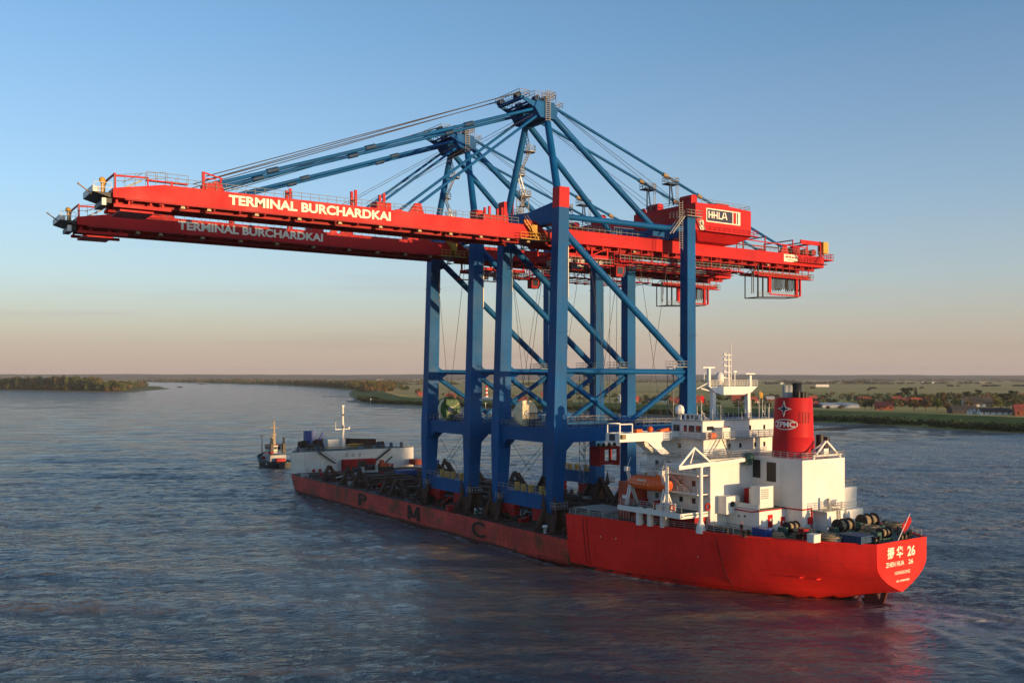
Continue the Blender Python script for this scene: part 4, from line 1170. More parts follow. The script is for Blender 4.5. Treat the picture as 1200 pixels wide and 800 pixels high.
    P('grillage', f, 'rust')
    # small fittings scattered over the cargo deck
    for i in range(100):
        x = rnd.choice((rnd.uniform(-4.2, 4.0), rnd.uniform(-4.2, 38))); y = rnd.choice((rnd.uniform(-7, 62), rnd.uniform(-7, 124)))
        k = rnd.random()
        z = 5.05
        if k < 0.4:
            f = MB().box(x - rnd.uniform(.3, 1.2), x + rnd.uniform(.3, 1.2), y - rnd.uniform(.3, 1), y + rnd.uniform(.3, 1), z, z + rnd.uniform(.6, 2.0))
        elif k < 0.7:
            f = MB().lathe((x, y, z), [(0.3, 0), (0.3, 1.0), (0.55, 1.1), (0.5, 1.5), (0.1, 1.6)], 10)
        else:
            f = MB().beam((x, y, z + 0.7), (x + rnd.uniform(-3, 3), y + rnd.uniform(-4, 4), z + rnd.uniform(0.8, 2.8)), 0.35, 0.35)
        P('deck_fitting', f, rnd.choice(('rust', 'rust', 'rust', 'black', 'black', 'grey', 'white_old', 'deck_green', 'red_dark')))
    rl = MB().rail([(-4.6, -8.4, 5.05), (-4.6, 126, 5.05)], 1.0, 2.4, 0.04).rail([(39.6, -8.4, 5.05), (39.6, 126, 5.05)], 1.0, 2.4, 0.04)
    P('deck_railing', rl, 'rust')
    # ---------------- forecastle house at the bow
    def bowplan(off=0.0):
        ys = [133, 136, 139.5, 143, 146.5, 150, 153, 156, 158.5]
        return [(CX - interp(TOPX, y) + 0.12 + off, y) for y in ys] + [(CX + interp(TOPX, y) - 0.12 - off, y) for y in ys[::-1]]
    bp = bowplan()
    m = MB().prism(bp, 'z', 5.02, 12.5)
    fc = P('forecastle_house', m, 'white_old')
    m = MB().prism([(x * 0.98 + CX * 0.02, y * 0.99 + 1.4) for x, y in bp], 'z', 12.5, 12.56)
    P('forecastle_deck', m, 'deck_green', fc)
    m = MB()
    ring = [p for p in bp if p[1] >= 146]
    for a, b in zip(ring[:-1], ring[1:]):
        m.beam((a[0], a[1], 13.6), (b[0], b[1], 13.6), 0.3, 2.4)
    P('bow_bulwark', m, 'rust', fc)
    m = MB()
    for (xa, za, xb, zb) in ((5.0, 12.4, 10.5, 8.6), (30.0, 12.4, 24.0, 8.3)):
        m.beam((xa, 132.4, za), (xb, 132.4, zb), 0.9, 0.25)
        m.beam((xa, 132.0, za + 0.9), (xb, 132.0, zb + 0.9), 0.1, 0.1)
        m.box(min(xa, xb) - 0.4, min(xa, xb) + 0.6, 131.8, 132.9, (zb if xb < xa else za) - 0.2, (zb if xb < xa else za))
    P('stair', m, 'rust', fc)
    pt = MB()
    for x in (14.6, 16.8, 19.2):
        pt.torus((x, 132.93, 10.9), 0.42, 0.07, 'y', 16, 6)
    P('porthole', pt, 'rust', fc)
    m = MB().box(12.8, 23.8, 130.4, 132.97, 5.05, 9.6)
    an = P('deck_store', m, 'red_dark', fc)
    P('doorway', MB().box(17.2, 20.2, 130.34, 130.38, 5.4, 9.2), 'black', an)
    for x in (3.4, 5.5):
        P('wall_fitting', MB().tube((x, 132.9, 6.6), (x, 132.7, 6.6), 0.5, n=14), 'red_dark', fc)
    P('wall_fitting', MB().box(30.4, 31.2, 132.85, 132.96, 6.2, 7.4), 'red_dark', fc)
    m = MB().tube((16.4, 140, 12.5), (16.4, 140, 26.3), 0.5, 0.3, 14)
    m.beam((13.7, 140, 18.9), (18.9, 140, 18.9), 0.2, 0.25).beam((16.4, 139, 20.2), (16.4, 141, 20.2), 0.25, 0.25).cbox((16.4, 140, 26.5), 0.8, 0.8, 0.5).cbox((18.6, 140, 19.3), 0.5, 0.5, 0.6)
    m.tube((13.9, 140, 18.9), (13.9, 140, 21.4), 0.09, n=6).tube((16.4, 138.9, 20.2), (16.4, 138.9, 17.8), 0.09, n=6)
    fm = P('foremast', m, 'white', fc)
    P('mast_lamp', MB().cbox((16.4, 139.4, 23.6), 0.6, 0.4, 0.6).cbox((16.4, 139.4, 19.6), 0.6, 0.4, 0.6), 'black', fm)
    P('mast_house', MB().box(11.6, 17.8, 141, 145, 12.5, 15.6), 'white_old', fc)
    m = MB()
    for x, y in ((5, 140), (9, 141.5), (21, 142), (25, 139), (29, 138)):
        m.tube((x - 1.1, y, 13.6), (x + 1.1, y, 13.6), 0.95, n=16)
        m.box(x - 1.3, x + 1.3, y - 0.9, y + 0.9, 12.56, 13.2)
    P('windlass', m, 'rust', fc)
    m = MB().box(7.2, 20, 136.2, 136.7, 13.2, 13.5).box(18, 25, 140.5, 140.9, 13.6, 13.9)
    P('yellow_beam', m, 'yellow', fc)
    fc.location.z = -1.0
    P('crane_pedestal', MB().tube((8.6, 149, 12.5), (8.6, 149, 15), 0.9, n=14).box(6.9, 10.2, 147.6, 150.4, 15, 18.2).beam((11.5, 148, 15), (13, 148, 17.4), 0.8, 0.8), 'container_blue', fc)
    P('railing', MB().rail([(-2.4, 133.3, 12.56), (37.4, 133.3, 12.56)], 1.1, 1.7, 0.045), 'rail', fc)
    m = MB()
    for x, y in ((-1.2, 134), (5.2, 134), (7.0, 134), (27, 134.4), (31, 134), (35, 134.3)):
        m.tube((x, y, 12.5), (x, y, 13.5), 0.55, n=12).ball((x, y, 13.8), 0.6, 10)
    P('roof_vent', m, 'blue_dark', fc)
    # ---------------- stern superstructure
    DK = 9.75
    # accommodation block
    m = MB().box(3.3, 31.7, -37.4, -22.0, DK - 0.1, 21.4)
    ac = P('accommodation', m, 'white')
    for z in (12.9, 15.8, 18.6):
        for y in (-24.6, -27.6, -30.6, -33.6):
            w = MB().box(3.24, 3.297, y - 0.4, y + 0.4, z + 0.9, z + 1.8)
            P('window', w, 'glass', ac)
    for x, z in ((4.6, 14.5), (8.2, 14.4)):
        pass
    for z in (15.6, 18.7):
        g = MB().box(0.8, 3.29, -36.9, -23, z, z + 0.18)
        gl = P('gallery', g, 'white', ac)
        P('railing', MB().rail([(0.85, -36.9, z + 0.18), (0.85, -23, z + 0.18)], 1.1, 1.6, 0.05, 3), 'steel', gl)
    m = MB().stair((2.0, -25.0, 12.6), (2.0, -29.6, 15.7), 0.9, 'x').stair((2.0, -34.0, 15.8), (2.0, -29.4, 18.7), 0.9, 'x').stair((2.0, -25.0, 18.8), (2.0, -29.4, 21.5), 0.9, 'x')
    P('stair', m, 'steel', ac)
    P('deck_slab', MB().box(2.6, 32.4, -38.0, -21.4, 21.41, 21.56), 'grey', ac)
    P('railing', MB().rail([(2.7, -37.9, 21.56), (13, -37.9, 21.56)], 1.1, 1.6, 0.05, 3).rail([(2.7, -37.9, 21.56), (2.7, -30, 21.56)], 1.1, 1.6, 0.05, 3), 'steel', ac)
    # small deck house against the accommodation, with a porthole
    m = MB().box(4.9, 8.0, -39.4, -37.41, 12.5, 15.4)
    sh = P('vent_locker', m, 'white', ac)
    P('window', MB().tube((3.9 + 2.4, -39.41, 14.1), (3.9 + 2.4, -39.46, 14.1), 0.5, n=14), 'black', sh)
    P('window', MB().box(8.2, 9.4, -37.5, -37.405, 14.2, 15.0), 'black', ac)
    # engine casing
    m = MB().box(13.2, 24.0, -48.0, -37.39, DK, 21.55)
    cs_ = P('engine_casing', m, 'white')
    P('louvre', MB().box(13.12, 13.197, -45.0, -43.0, 17.2, 20.4).box(13.12, 13.197, -41.0, -39.2, 17.3, 20.5) if False else MB().box(13.12, 13.197, -42.6, -40.7, 17.6, 20.8), 'black', cs_)
    P('louvre', MB().box(13.12, 13.197, -39.3, -37.7, 18.0, 21.0), 'black', cs_)
    P('railing', MB().rail([(13.3, -37.6, 21.56), (13.3, -47.9, 21.56), (24, -47.9, 21.56), (24, -38, 21.56)], 1.1, 1.4, 0.05, 3), 'steel', cs_)
    m = MB().box(24.0, 28.6, -47.0, -40, DK, 16.3)
    sd_ = P('side_house', m, 'white')
    P('side_house', MB().box(24.02, 28.4, -48.4, -47.0, DK, 12.8), 'white')
    P('railing', MB().rail([(24.1, -48.3, 12.8), (28.3, -48.3, 12.8)], 1.1, 1.2, 0.05).rail([(24.2, -46.9, 16.3), (28.5, -46.9, 16.3), (28.5, -41, 16.3)], 1.1, 1.2, 0.05), 'steel', sd_)
    # low deckhouse to port of the casing
    m = MB().box(6.9, 13.19, -44.6, -24.5, DK, 13.6)
    dh = P('deck_house', m, 'white')
    P('deck_slab', MB().box(6.85, 13.18, -44.7, -37.42, 13.61, 13.68), 'deck_green', dh)
    P('deck_slab', MB().box(-2.0, 6.84, -37.0, -22.1, 12.5, 12.62), 'deck_green', dh)
    P('parapet', MB().box(6.8, 6.9, -44.6, -38.6, 13.69, 14.5), 'white', dh)
    for x0, x1, z in ((8.9, 10.0, 10.8), (12.0, 13.0, 10.2)):
        d = P('door', MB().box(x0, x1, -44.68, -44.603, z - 0.1, z + 1.95), 'red', dh)
        P('door_window', MB().cbox(((x0 + x1) / 2 + 0.05, -44.7, z + 1.1), 0.28, 0.03, 0.45), 'white', d)
    m = MB().box(8.2, 11.4, -43.6, -41.6, 13.7, 17.2)
    vb = P('vent_trunk', m, 'white', dh)
    lv = MB()
    for k in range(5):
        lv.box(8.5, 10.2, -43.68, -43.603, 15.2 + k * 0.34, 15.4 + k * 0.34)
    P('louvre', lv, 'grey', vb)
    m = MB().path([(6.86, -33, 13.35), (6.86, -43.0, 13.2), (6.86, -44.66, 13.5), (13.1, -44.66, 13.55), (13.12, -48.1, 13.6), (15.4, -48.12, 13.65), (15.4, -48.12, 9.9)], 0.11, 8)
    P('fire_main', m, 'red', dh)
    for y in (-41.6, -40.3, -38.0, -36.2, -34.0):
        P('porthole', MB().tube((6.86, y, 12.3 + 0.1 * math.sin(y)), (6.81, y, 12.3 + 0.1 * math.sin(y)), 0.18, n=10), 'black', dh)
    P('railing', MB().rail([(6.3, -44.4, 9.9), (6.3, -30, 9.8)], 1.0, 1.8, 0.05), 'steel', dh)
    m = MB().box(11.8, 12.9, -40.2, -38.4, 13.7, 16.2)
    lk = P('equipment_rack', MB().box(10.0, 12.9, -39.8, -38.6, 13.7, 16.4), 'red_dark', dh)
    P('rack_frame', MB().beam((9.9, -40.0, 13.7), (9.9, -40.0, 16.5), 0.25, 0.25).beam((11.4, -40.0, 13.7), (11.4, -40.0, 16.5), 0.2, 0.2).beam((9.9, -40, 16.4), (12.9, -40, 16.4), 0.2, 0.2).beam((9.9, -40, 15.1), (12.9, -40, 15.1), 0.15, 0.15), 'white', lk)
    # small aft house on the casing's after face
    m = MB().box(16.3, 20.3, -50.4, -48.01, DK, 13.3)
    ah = P('aft_house', m, 'white')
    m = MB().box(15.2, 20.6, -50.6, -48.02, 13.31, 13.45).rail([(15.2, -50.6, 13.45), (20.6, -50.6, 13.45), (20.6, -48.2, 13.45)], 1.1, 0.9, 0.05, 3)
    m.stair((19.0, -50.7, 10.2), (19.0, -50.55, 13.4), 0.6, 'x', rails=False).tube((17.8, -49.5, 13.4), (17.8, -49.5, 15.3), 0.3, n=10)
    P('platform', m, 'steel', ah)
    P('life_raft_drum', MB().tube((19.6, -50, 14.4), (19.6, -49, 14.4), 0.6, n=16), 'white', ah)
    for c_ in ((15.0, -48.06, 11.9),):
        P('fire_hose_box', MB().prism([(14.45, 11.2), (15.5, 11.2), (15.5, 12.1), (15.2, 12.4), (14.45, 12.2)], 'y', -48.3, -48.01), 'red', cs_)
    # gantry frame on the casing top
    m = MB().beam((16.6, -47.4, 21.6), (19.8, -47.4, 24.4), 0.3, 0.3).beam((23.6, -47.4, 21.6), (20.0, -47.4, 24.4), 0.3, 0.3).beam((18.0, -44.5, 21.6), (19.8, -47.4, 24.4), 0.25, 0.25).beam((23.6, -44.5, 21.6), (20, -47.4, 24.4), 0.25, 0.25).beam((16.6, -47.4, 22.0), (23.8, -47.4, 22.0), 0.3, 0.35)
    P('hoist_frame', m, 'white', cs_)
    P('vent_cowl', MB().box(18.8, 20.0, -47.6, -46.8, 21.56, 22.9).box(15.6, 16.4, -47.8, -46.6, 21.56, 24.2) if False else MB().box(19.0, 20.2, -47.7, -47.0, 22.2, 23.2), 'white', cs_)
    # funnel
    fx, fy = 18.3, -42.0
    m = MB().lathe((fx, fy, 0), [(3.2, 21.56), (3.15, 25.0), (2.98, 31.4), (2.9, 31.55)], 48, 'z', 1.0, 1.08)
    fn = P('funnel', m, 'red')
    P('funnel_skirt', MB().lathe((fx, fy, 0), [(3.34, 21.57), (3.28, 24.9), (3.16, 24.95)], 48, 'z', 1.0, 1.08), 'red', fn)
    for dx, dy, r, top, k in ((-1.45, 0.5, 0.5, 33.6, 'grey'), (-0.75, 0.2, 0.5, 33.6, 'grey'), (0.55, -0.3, 0.78, 34.0, 'black')):
        P('exhaust_pipe', MB().lathe((fx + dx, fy + dy, 31.5), [(r, 0), (r, top - 31.5), (r * 0.8, top - 31.5), (r * 0.8, top - 31.9)], 20), k, fn)
    m = MB()
    for k in range(4):
        t = R(-118 + k * 22)
        m.tube((fx + 2.1 * math.cos(t), fy + 2.1 * math.sin(t), 31.5), (fx + 2.1 * math.cos(t), fy + 2.1 * math.sin(t), 32.5), 0.36, n=12)
    P('vent_pipe', m, 'black', fn)
    # funnel marks follow its curve: compass star, oval with letters, slots
    def wrap(vs, az0):
        out = []
        for u, v, d_ in vs:
            z = v
            r = 3.15 - (z - 25) / 6.4 * 0.17 if z > 25 else 3.15
            a = az0 + u / r
            rr = r + d_
            out.append((fx + rr * math.cos(a), fy + rr * 1.08 * math.sin(a), z))
        return out
    AZ = R(191)
    def wtext(s_, w, h, u0, v0, d_, mk_, name):
        vs, fs = text_geo(s_, 0.03)
        x0 = min(v.x for v in vs); x1 = max(v.x for v in vs); y0 = min(v.y for v in vs); y1 = max(v.y for v in vs)
        mb = MB().add(wrap([(u0 + (v.x - x0) / (x1 - x0) * w, v0 + (v.y - y0) / (y1 - y0) * h, d_ + (0.05 if v.z > 0 else 0.0)) for v in vs], AZ), fs)
        P(name, mb, mk_, fn)
    def wpoly(pts, d_, mk_, name):
        mb = MB()
        n = len(pts)
        mb.add(wrap([(u, v, d_) for u, v in pts] + [(u, v, d_ + 0.04) for u, v in pts], AZ), [tuple(range(n)), tuple(range(n, 2 * n))] + [(i, (i + 1) % n, n + (i + 1) % n, n + i) for i in range(n)])
        P(name, mb, mk_, fn)
    def oval(a, b, cu, cv, n=32):
        return [(cu + a * math.cos(2 * math.pi * i / n), cv + b * math.sin(2 * math.pi * i / n)) for i in range(n)]
    def ring(a, b, w, cu, cv, d_, mk_, name, n=32):
        mb = MB()
        o_ = oval(a, b, cu, cv, n); i_ = oval(a - w, b - w, cu, cv, n)
        mb.add(wrap([(u, v, d_) for u, v in o_ + i_] + [(u, v, d_ + 0.05) for u, v in o_ + i_], AZ),
               [(i, (i + 1) % n, n + (i + 1) % n, n + i) for i in range(n)] + [(2 * n + i, 2 * n + (i + 1) % n, 3 * n + (i + 1) % n, 3 * n + i) for i in range(n)] + [(i, (i + 1) % n, 2 * n + (i + 1) % n, 2 * n + i) for i in range(n)])
        P(name, mb, mk_, fn)
    ring(2.1, 0.9, 0.14, 0.0, 27.1, 0.02, 'white_old', 'funnel_oval')
    wtext('ZPMC', 3.3, 0.92, -1.65, 26.66, 0.03, 'white', 'funnel_lettering')
    star = [(-1.3, 0), (-0.35, 0.3), (-0.22, 0.55), (0, 1.5), (0.22, 0.55), (0.35, 0.3), (1.3, 0), (0.35, -0.3), (0.22, -0.55), (0, -1.5), (-0.22, -0.55), (-0.35, -0.3)]
    wpoly([(-0.1 + a, 29.7 + b * 0.9) for a, b in star], 0.02, 'white_old', 'funnel_star')
    wpoly([(-0.1 + a * 0.68, 29.7 + b * 0.6) for a, b in star], 0.065, 'navy', 'funnel_star')
    for k in range(4):
        wpoly([(2.3 + k * 0.55, 27.3), (2.6 + k * 0.55, 27.3), (2.6 + k * 0.55, 29.2), (2.3 + k * 0.55, 29.2)], 0.02, 'red_dark', 'funnel_slot')
    P('silencer', MB().tube((23.2, -43.6, 21.6), (23.2, -43.6, 25.2), 0.7, n=14).tube((21.9, -46.0, 21.6), (21.9, -46.0, 25.0), 0.5, n=14), 'black', fn)
    # upper tiers
    m = MB().box(6.6, 28.4, -32.6, -22.0, 21.55, 24.3)
    up = P('upper_house', m, 'white')
    for x in (12.6, 15.4, 19.2, 21.6):
        P('window', MB().box(x, x + 0.5, -32.66, -32.603, 22.6, 23.4), 'glass', up)
    P('window', MB().box(6.54, 6.597, -27.2, -26.4, 22.6, 23.4), 'glass', up)
    m = MB().stair((9.0, -36.6, 21.6), (10.6, -33.4, 24.5), 0.9, 'x')
    P('stair', m, 'black', up)
    P('deck_slab', MB().box(5.4, 29.6, -34.2, -21.0, 24.31, 24.46), 'grey', up)
    P('railing', MB().rail([(5.5, -34.1, 24.46), (26, -34.1, 24.46)], 1.1, 1.5, 0.05, 3).rail([(5.5, -34.1, 24.46), (5.5, -28, 24.46)], 1.1, 1.5, 0.05, 3), 'steel', up)
    m = MB().box(7.0, 28.0, -32.0, -24.4, 24.46, 27.35)
    wh = P('wheelhouse', m, 'white')
    m = MB().box(6.8, 28.2, -32.2, -24.2, 27.36, 27.5)
    P('roof', m, 'grey', wh)
    for y0, y1 in ((-26.4, -24.9), (-28.2, -27.5), (-30.0, -28.7), (-31.6, -30.4)):
        P('window', MB().box(6.93, 6.997, y0, y1, 25.5, 26.6), 'glass', wh)
    P('window', MB().box(8.0, 9.6, -32.06, -32.003, 25.8, 26.5), 'glass', wh)
    for x in (13.2, 18.6, 22.3):
        P('window', MB().box(x, x + 0.45, -32.06, -32.003, 25.6, 26.4), 'glass', wh)
    P('porch', MB().box(9.7, 11.6, -34.0, -32.01, 24.47, 26.3), 'white', wh)
    P('life_ring', MB().torus((12.4, -32.15, 25.9), 0.42, 0.14, 'y', 18, 8), 'orange', wh)
    P('life_raft', MB().tube((7.0, -33.6, 25.0), (8.2, -33.6, 25.0), 0.5, n=14), 'orange', wh)
    # bridge wings, port and starboard
    for sgn, nm in ((1, 'bridge_wing'), (-1, 'bridge_wing')):
        X = lambda x: x if sgn == 1 else 2 * CX - x
        m = MB()
        out = [(-6.7, 24.0), (-1.1, 24.0), (0.0, 23.7), (6.9, 18.8), (8.9, 18.8), (8.2, 20.0), (3.6, 22.6), (2.7, 23.4), (3.2, 24.0), (7.2, 24.0), (7.2, 25.45), (-6.7, 25.45)]
        out2 = [(-6.7, 24.0), (-6.7, 25.45), (7.2, 25.45), (7.2, 24.0), (3.2, 24.0), (2.7, 23.6), (2.9, 22.9), (3.6, 22.5), (7.4, 19.6), (6.9, 18.7), (5.6, 19.5), (-0.2, 23.7), (-1.1, 24.0)]
        m.prism([(X(a), b) for a, b in out2], 'y', -26.25, -25.95)
        m.prism([(X(a), b) for a, b in out2], 'y', -22.9, -22.6)
        m.box(min(X(-6.7), X(7.2)), max(X(-6.7), X(7.2)), -25.95, -22.9, 24.0, 24.2)
        m.box(min(X(-6.7), X(-6.4)), max(X(-6.7), X(-6.4)), -25.95, -22.9, 24.2, 25.45)
        wg = P(nm, m, 'white')
        m = MB().beam((X(-6.5), -26.0, 25.4), (X(-6.5), -26.0, 27.0), 0.18, 0.18).beam((X(-3.7), -26.0, 25.4), (X(-3.7), -26.0, 27.0), 0.18, 0.18).beam((X(-6.5), -26.0, 27.0), (X(-3.7), -26.0, 27.0), 0.18, 0.18)
        m.beam((X(-6.5), -22.8, 25.4), (X(-6.5), -22.8, 27.0), 0.18, 0.18).beam((X(-6.5), -22.8, 27.0), (X(-6.5), -26.0, 27.0), 0.18, 0.18).beam((X(-6.5), -22.8, 27.0), (X(-3.7), -22.8, 27.0), 0.18, 0.18).beam((X(-3.7), -22.8, 25.4), (X(-3.7), -22.8, 27.0), 0.18, 0.18)
        P('wing_frame', m, 'white', wg)
        if sgn == 1:
            P('marker_board', MB().box(-6.78, -6.703, -25.0, -23.6, 24.2, 25.3), 'navy', wg)
            P('tarpaulin', MB().box(-2.3, -1.0, -25.6, -24.4, 25.0, 26.0).ball((1.3, -25, 25.9), 0.55, 12).hexa([(3.2, -25.6, 25.0), (5.6, -25.6, 25.0), (5.6, -24.6, 25.0), (3.2, -24.6, 25.0)], [(3.3, -25.6, 25.8), (5.6, -25.6, 26.1), (5.6, -24.6, 26.1), (3.3, -24.6, 25.8)]), 'orange', wg)
            P('wing_lamp', MB().cbox((-6.1, -26.5, 24.9), 0.8, 0.5, 0.8), 'tan', wg)
    # radar mast: goal-post frame on the wheelhouse roof
    m = MB().beam((13.6, -28, 27.5), (13.6, -28, 32.4), 0.75, 0.75).beam((22.6, -28, 27.5), (22.6, -28, 32.4), 0.75, 0.75)
    m.prism([(12.2, 33.3), (24.6, 33.3), (23.2, 32.3), (21.0, 31.8), (15.4, 31.8), (13.4, 32.3)], 'y', -28.6, -27.4)
    m.beam((13.3, -28, 32.4), (10.6, -28, 33.0), 0.2, 0.2).beam((9.5, -28, 32.9), (12.2, -28, 33.9), 0.15, 0.15)
    mk_ = P('radar_mast', m, 'white')
    P('railing', MB().rail([(12.2, -28.6, 33.3), (24.6, -28.6, 33.3)], 1.1, 0.9, 0.05, 3).rail([(12.2, -27.4, 33.3), (24.6, -27.4, 33.3)], 1.1, 0.9, 0.05, 3), 'white', mk_)
    P('satellite_dome', MB().lathe((15.3, -28, 33.3), [(0.35, 0), (0.35, 0.7), (0.75, 0.8), (0.82, 1.5), (0.7, 2.1), (0.4, 2.5), (0.05, 2.6)], 20), 'white', mk_)
    m = MB().tube((17.6, -28, 33.3), (17.6, -28, 39.3), 0.24, 0.14, 10).tube((18.25, -28, 33.3), (18.25, -28, 41.2), 0.1, 0.05, 8).tube((16.9, -28, 33.3), (16.9, -28, 39.6), 0.06, n=6)
    for z in (34.8, 35.9, 37.0, 38.1, 39.0):
        m.beam((16.5, -28, z), (18.3, -28, z), 0.12, 0.12).cbox((16.5, -28, z + 0.15), 0.28, 0.28, 0.32)
    m.beam((19.2, -28, 33.3), (19.2, -28, 36.0), 0.16, 0.16).cbox((19.2, -28, 36), 0.9, 0.3, 0.25)
    P('signal_pole', m, 'white', mk_)
    m = MB().beam((12.6, -28, 33.3), (12.6, -28, 36.6), 0.5, 0.5).beam((11.1, -28, 36.7), (14.1, -28, 36.7), 0.16, 0.22)
    m.beam((23.2, -28, 33.3), (23.2, -28, 35.3), 0.5, 0.5).beam((22.0, -28, 35.6), (24.6, -28, 35.6), 0.16, 0.22).tube((11.4, -28, 34.5), (11.4, -28, 35.7), 0.08, n=6)
    P('radar_scanner', m, 'white', mk_)
    P('satellite_dome', MB().lathe((6.9, -26.5, 27.5), [(0.35, 0), (0.35, 0.9), (0.8, 1.0), (0.85, 1.7), (0.7, 2.3), (0.3, 2.6), (0.05, 2.65)], 20), 'white', wh)
    m = MB()
    for i in range(22):
        x = 7.4 + i * 0.92; y = -31.6 + 2.8 * rnd.random()
        h = rnd.choice((1.2, 1.9, 2.6, 3.4))
        m.tube((x, y, 27.5), (x + rnd.uniform(-0.05, 0.05), y, 27.5 + h), 0.06, 0.035, 6)
        if rnd.random() < 0.3:
            m.tube((x, y, 27.5 + h * 0.5), (x + 1.1, y, 27.5), 0.05, n=5)
    P('antenna', m, 'white', wh)
    P('roof_railing', MB().rail([(7, -32.1, 27.5), (28, -32.1, 27.5), (28, -24.4, 27.5)], 1.0, 1.3, 0.045, 3), 'blue_dark', wh)
    m = MB().box(9.0, 12.2, -32.25, -32.12, 27.55, 28.8) if False else MB().box(6.9, 7.05, -31.8, -27.6, 27.5, 28.6)
    nb = P('name_board', m, 'white', wh)
    mk2 = MB()
    for y in (-28.6, -29.6):
        text(mk2, '振' if y > -29 else '华', (6.88, y + 0.4, 27.65), (0, -1, 0), (0, 0, 1), 0.75, 0.8, 0.02)
    text(mk2, '26', (6.88, -30.2, 27.65), (0, -1, 0), (0, 0, 1), 0.9, 0.75, 0.02)
    P('lettering', mk2, 'navy', nb)
    # signal flags on halyards: a red and white one to port, a yellow one to starboard
    for x, c1, z in ((10.3, 'red', 30.6), (25.6, 'yellow', 31.2)):
        hl = P('halyard', MB().tube((x, -28.2, 27.5), (x + 0.6, -28, 33.1), 0.03, n=4), 'rail', mk_)
        vs = []; fs = []
        for i in range(7):
            for j in range(5):
                vs.append((x + 0.2 + i * 0.14, -28.15 + 0.12 * math.sin(i * 1.3 + j * 0.4), z + j * 0.28 - i * 0.05))
        fs = [(i * 5 + j, (i + 1) * 5 + j, (i + 1) * 5 + j + 1, i * 5 + j + 1) for i in range(6) for j in range(4)]
        P('signal_flag', MB().add(vs, fs), c1, hl)
    # port side gallery with pillars, and the boat deck
    m = MB()
    edge = [(-3.6, -22.2), (-2.6, -36.6), (6.8, -36.9)]
    for a, b in zip(edge[:-1], edge[1:]):
        m.beam((a[0], a[1], 12.45), (b[0], b[1], 12.45), 0.3, 0.85)
    m.box(-2.5, 3.29, -37.0, -22.0, 12.3, 12.48)
    bd = P('boat_deck', m, 'white')
    for x, y in ((-2.6, -26.6), (-2.0, -28.7), (-1.2, -31.0)):
        p_ = MB().box(x - 0.45, x + 0.45, y - 0.35, y + 0.35, sheer(y), 12.9).prism([(x - 0.45, sheer(y)), (x + 1.3, sheer(y)), (x + 0.45, sheer(y) + 1.2)], 'y', y - 0.12, y + 0.12)
        P('pillar', p_, 'white', bd)
    P('railing', MB().rail([(-3.2, -22.4, 12.9), (-2.2, -36.4, 12.9)], 1.1, 1.5, 0.05, 3), 'steel', bd)
    P('life_ring', MB().torus((-2.4, -34.4, 13.6), 0.42, 0.13, 'x', 18, 8), 'orange', bd)
    P('deck_locker', MB().box(-1.6, -0.4, -33.2, -31.6, 12.6, 14.0).box(-1.8, -0.8, -30.6, -29.8, 12.6, 13.6), 'white', bd)
    # boat davits
    for y in (-21.6, -30.4):
        m = MB()
        for dy in (-0.25, 0.25):
            m.beam((-1.2, y + dy, 12.6), (-0.2, y + dy, 16.4), 0.2, 0.25).beam((-0.2, y + dy, 16.4), (-1.0, y + dy, 18.9), 0.2, 0.25).beam((1.4, y + dy, 12.6), (-0.2, y + dy, 16.4), 0.2, 0.25)
        m.beam((-1.0, y - 0.3, 18.9), (-1.0, y + 0.3, 18.9), 0.5, 0.5).box(-1.4, -0.6, y - 0.4, y + 0.4, 18.5, 19.3)
        m.tube((-1.0, y, 19.2), (-0.4, y - 0.3, 20.9), 0.06, n=6)
        P('davit', m, 'white', bd)
    for y in (-24, -27.5, -30):
        P('davit_winch', MB().box(0.2, 1.3, y - 0.6, y + 0.6, 12.63, 13.3).tube((0.0, y, 13.5), (1.5, y, 13.5), 0.35, n=12), 'red_dark', bd)
    # red primer storage block ahead of the accommodation, with a lower wall
    m = MB().box(0.9, 12.0, -21.4, -17.0, DK - 0.1, 16.2).box(0.2, 0.9, -21.0, -18.0, DK - 0.1, 14.2)
    st = P('store_block', m, 'primer')
    P('store_panel', MB().box(0.80, 0.897, -20.8, -19.6, 9.9, 12.0), 'red_dark', st)
    P('store_window', MB().box(0.1, 0.197, -20.2, -19.0, 13.3, 14.0), 'white', st)
    P('inner_wall', MB().box(0.6, 3.2, -36.5, -21.5, DK - 0.1, 12.29), 'red_dark', st)
    m = MB()
    for y in (-18.6, -19.4, -20.2, -21.0):
        m.beam((0.0, y, 9.7), (0.0, y, 13.2), 0.12, 0.12)
    P('pipe_rack', m, 'steel', st)
    # stacked gratings and frames on deck forward of the superstructure
    m = MB()
    for i in range(11):
        m.box(-3.6 + 0.12 * i, 3.4, -10.0 - i * 0.72, -9.6 - i * 0.72, 10.9, 11.0)
    for y in (-9.4, -13.4, -17.4):
        m.box(-3.4, 3.2, y - 0.15, y + 0.15, 10.7, 10.89)
        for x in (-3.0, 0, 3):
            m.box(x - 0.1, x + 0.1, y - 0.1, y + 0.1, 9.65, 10.7)
    P('grating_rack', m, 'grey')
    m = MB().rail([(-4.3, -9.2, 9.7), (-2.6, -21, 9.75)], 1.0, 1.5, 0.05, 3)
    P('railing', m, 'steel')
    # provision crane on its posts, port side aft
    m = MB().tube((0.5, -38.0, 9.7), (0.5, -38.0, 20.7), 0.36, 0.33, 16).tube((-0.2, -30.8, 9.7), (-0.2, -30.8, 20.4), 0.36, 0.33, 16)
    m.lathe((0.5, -38, 9.7), [(0.85, 0), (0.8, 0.9), (0.4, 1.9)], 12)
    pc = P('crane_post', m, 'white')
    m = MB().beam((-4.6, -38.0, 20.5), (3.4, -38.0, 20.9), 0.6, 0.6).beam((0.5, -38, 20.7), (11.0, -38.1, 21.15), 0.62, 0.62)
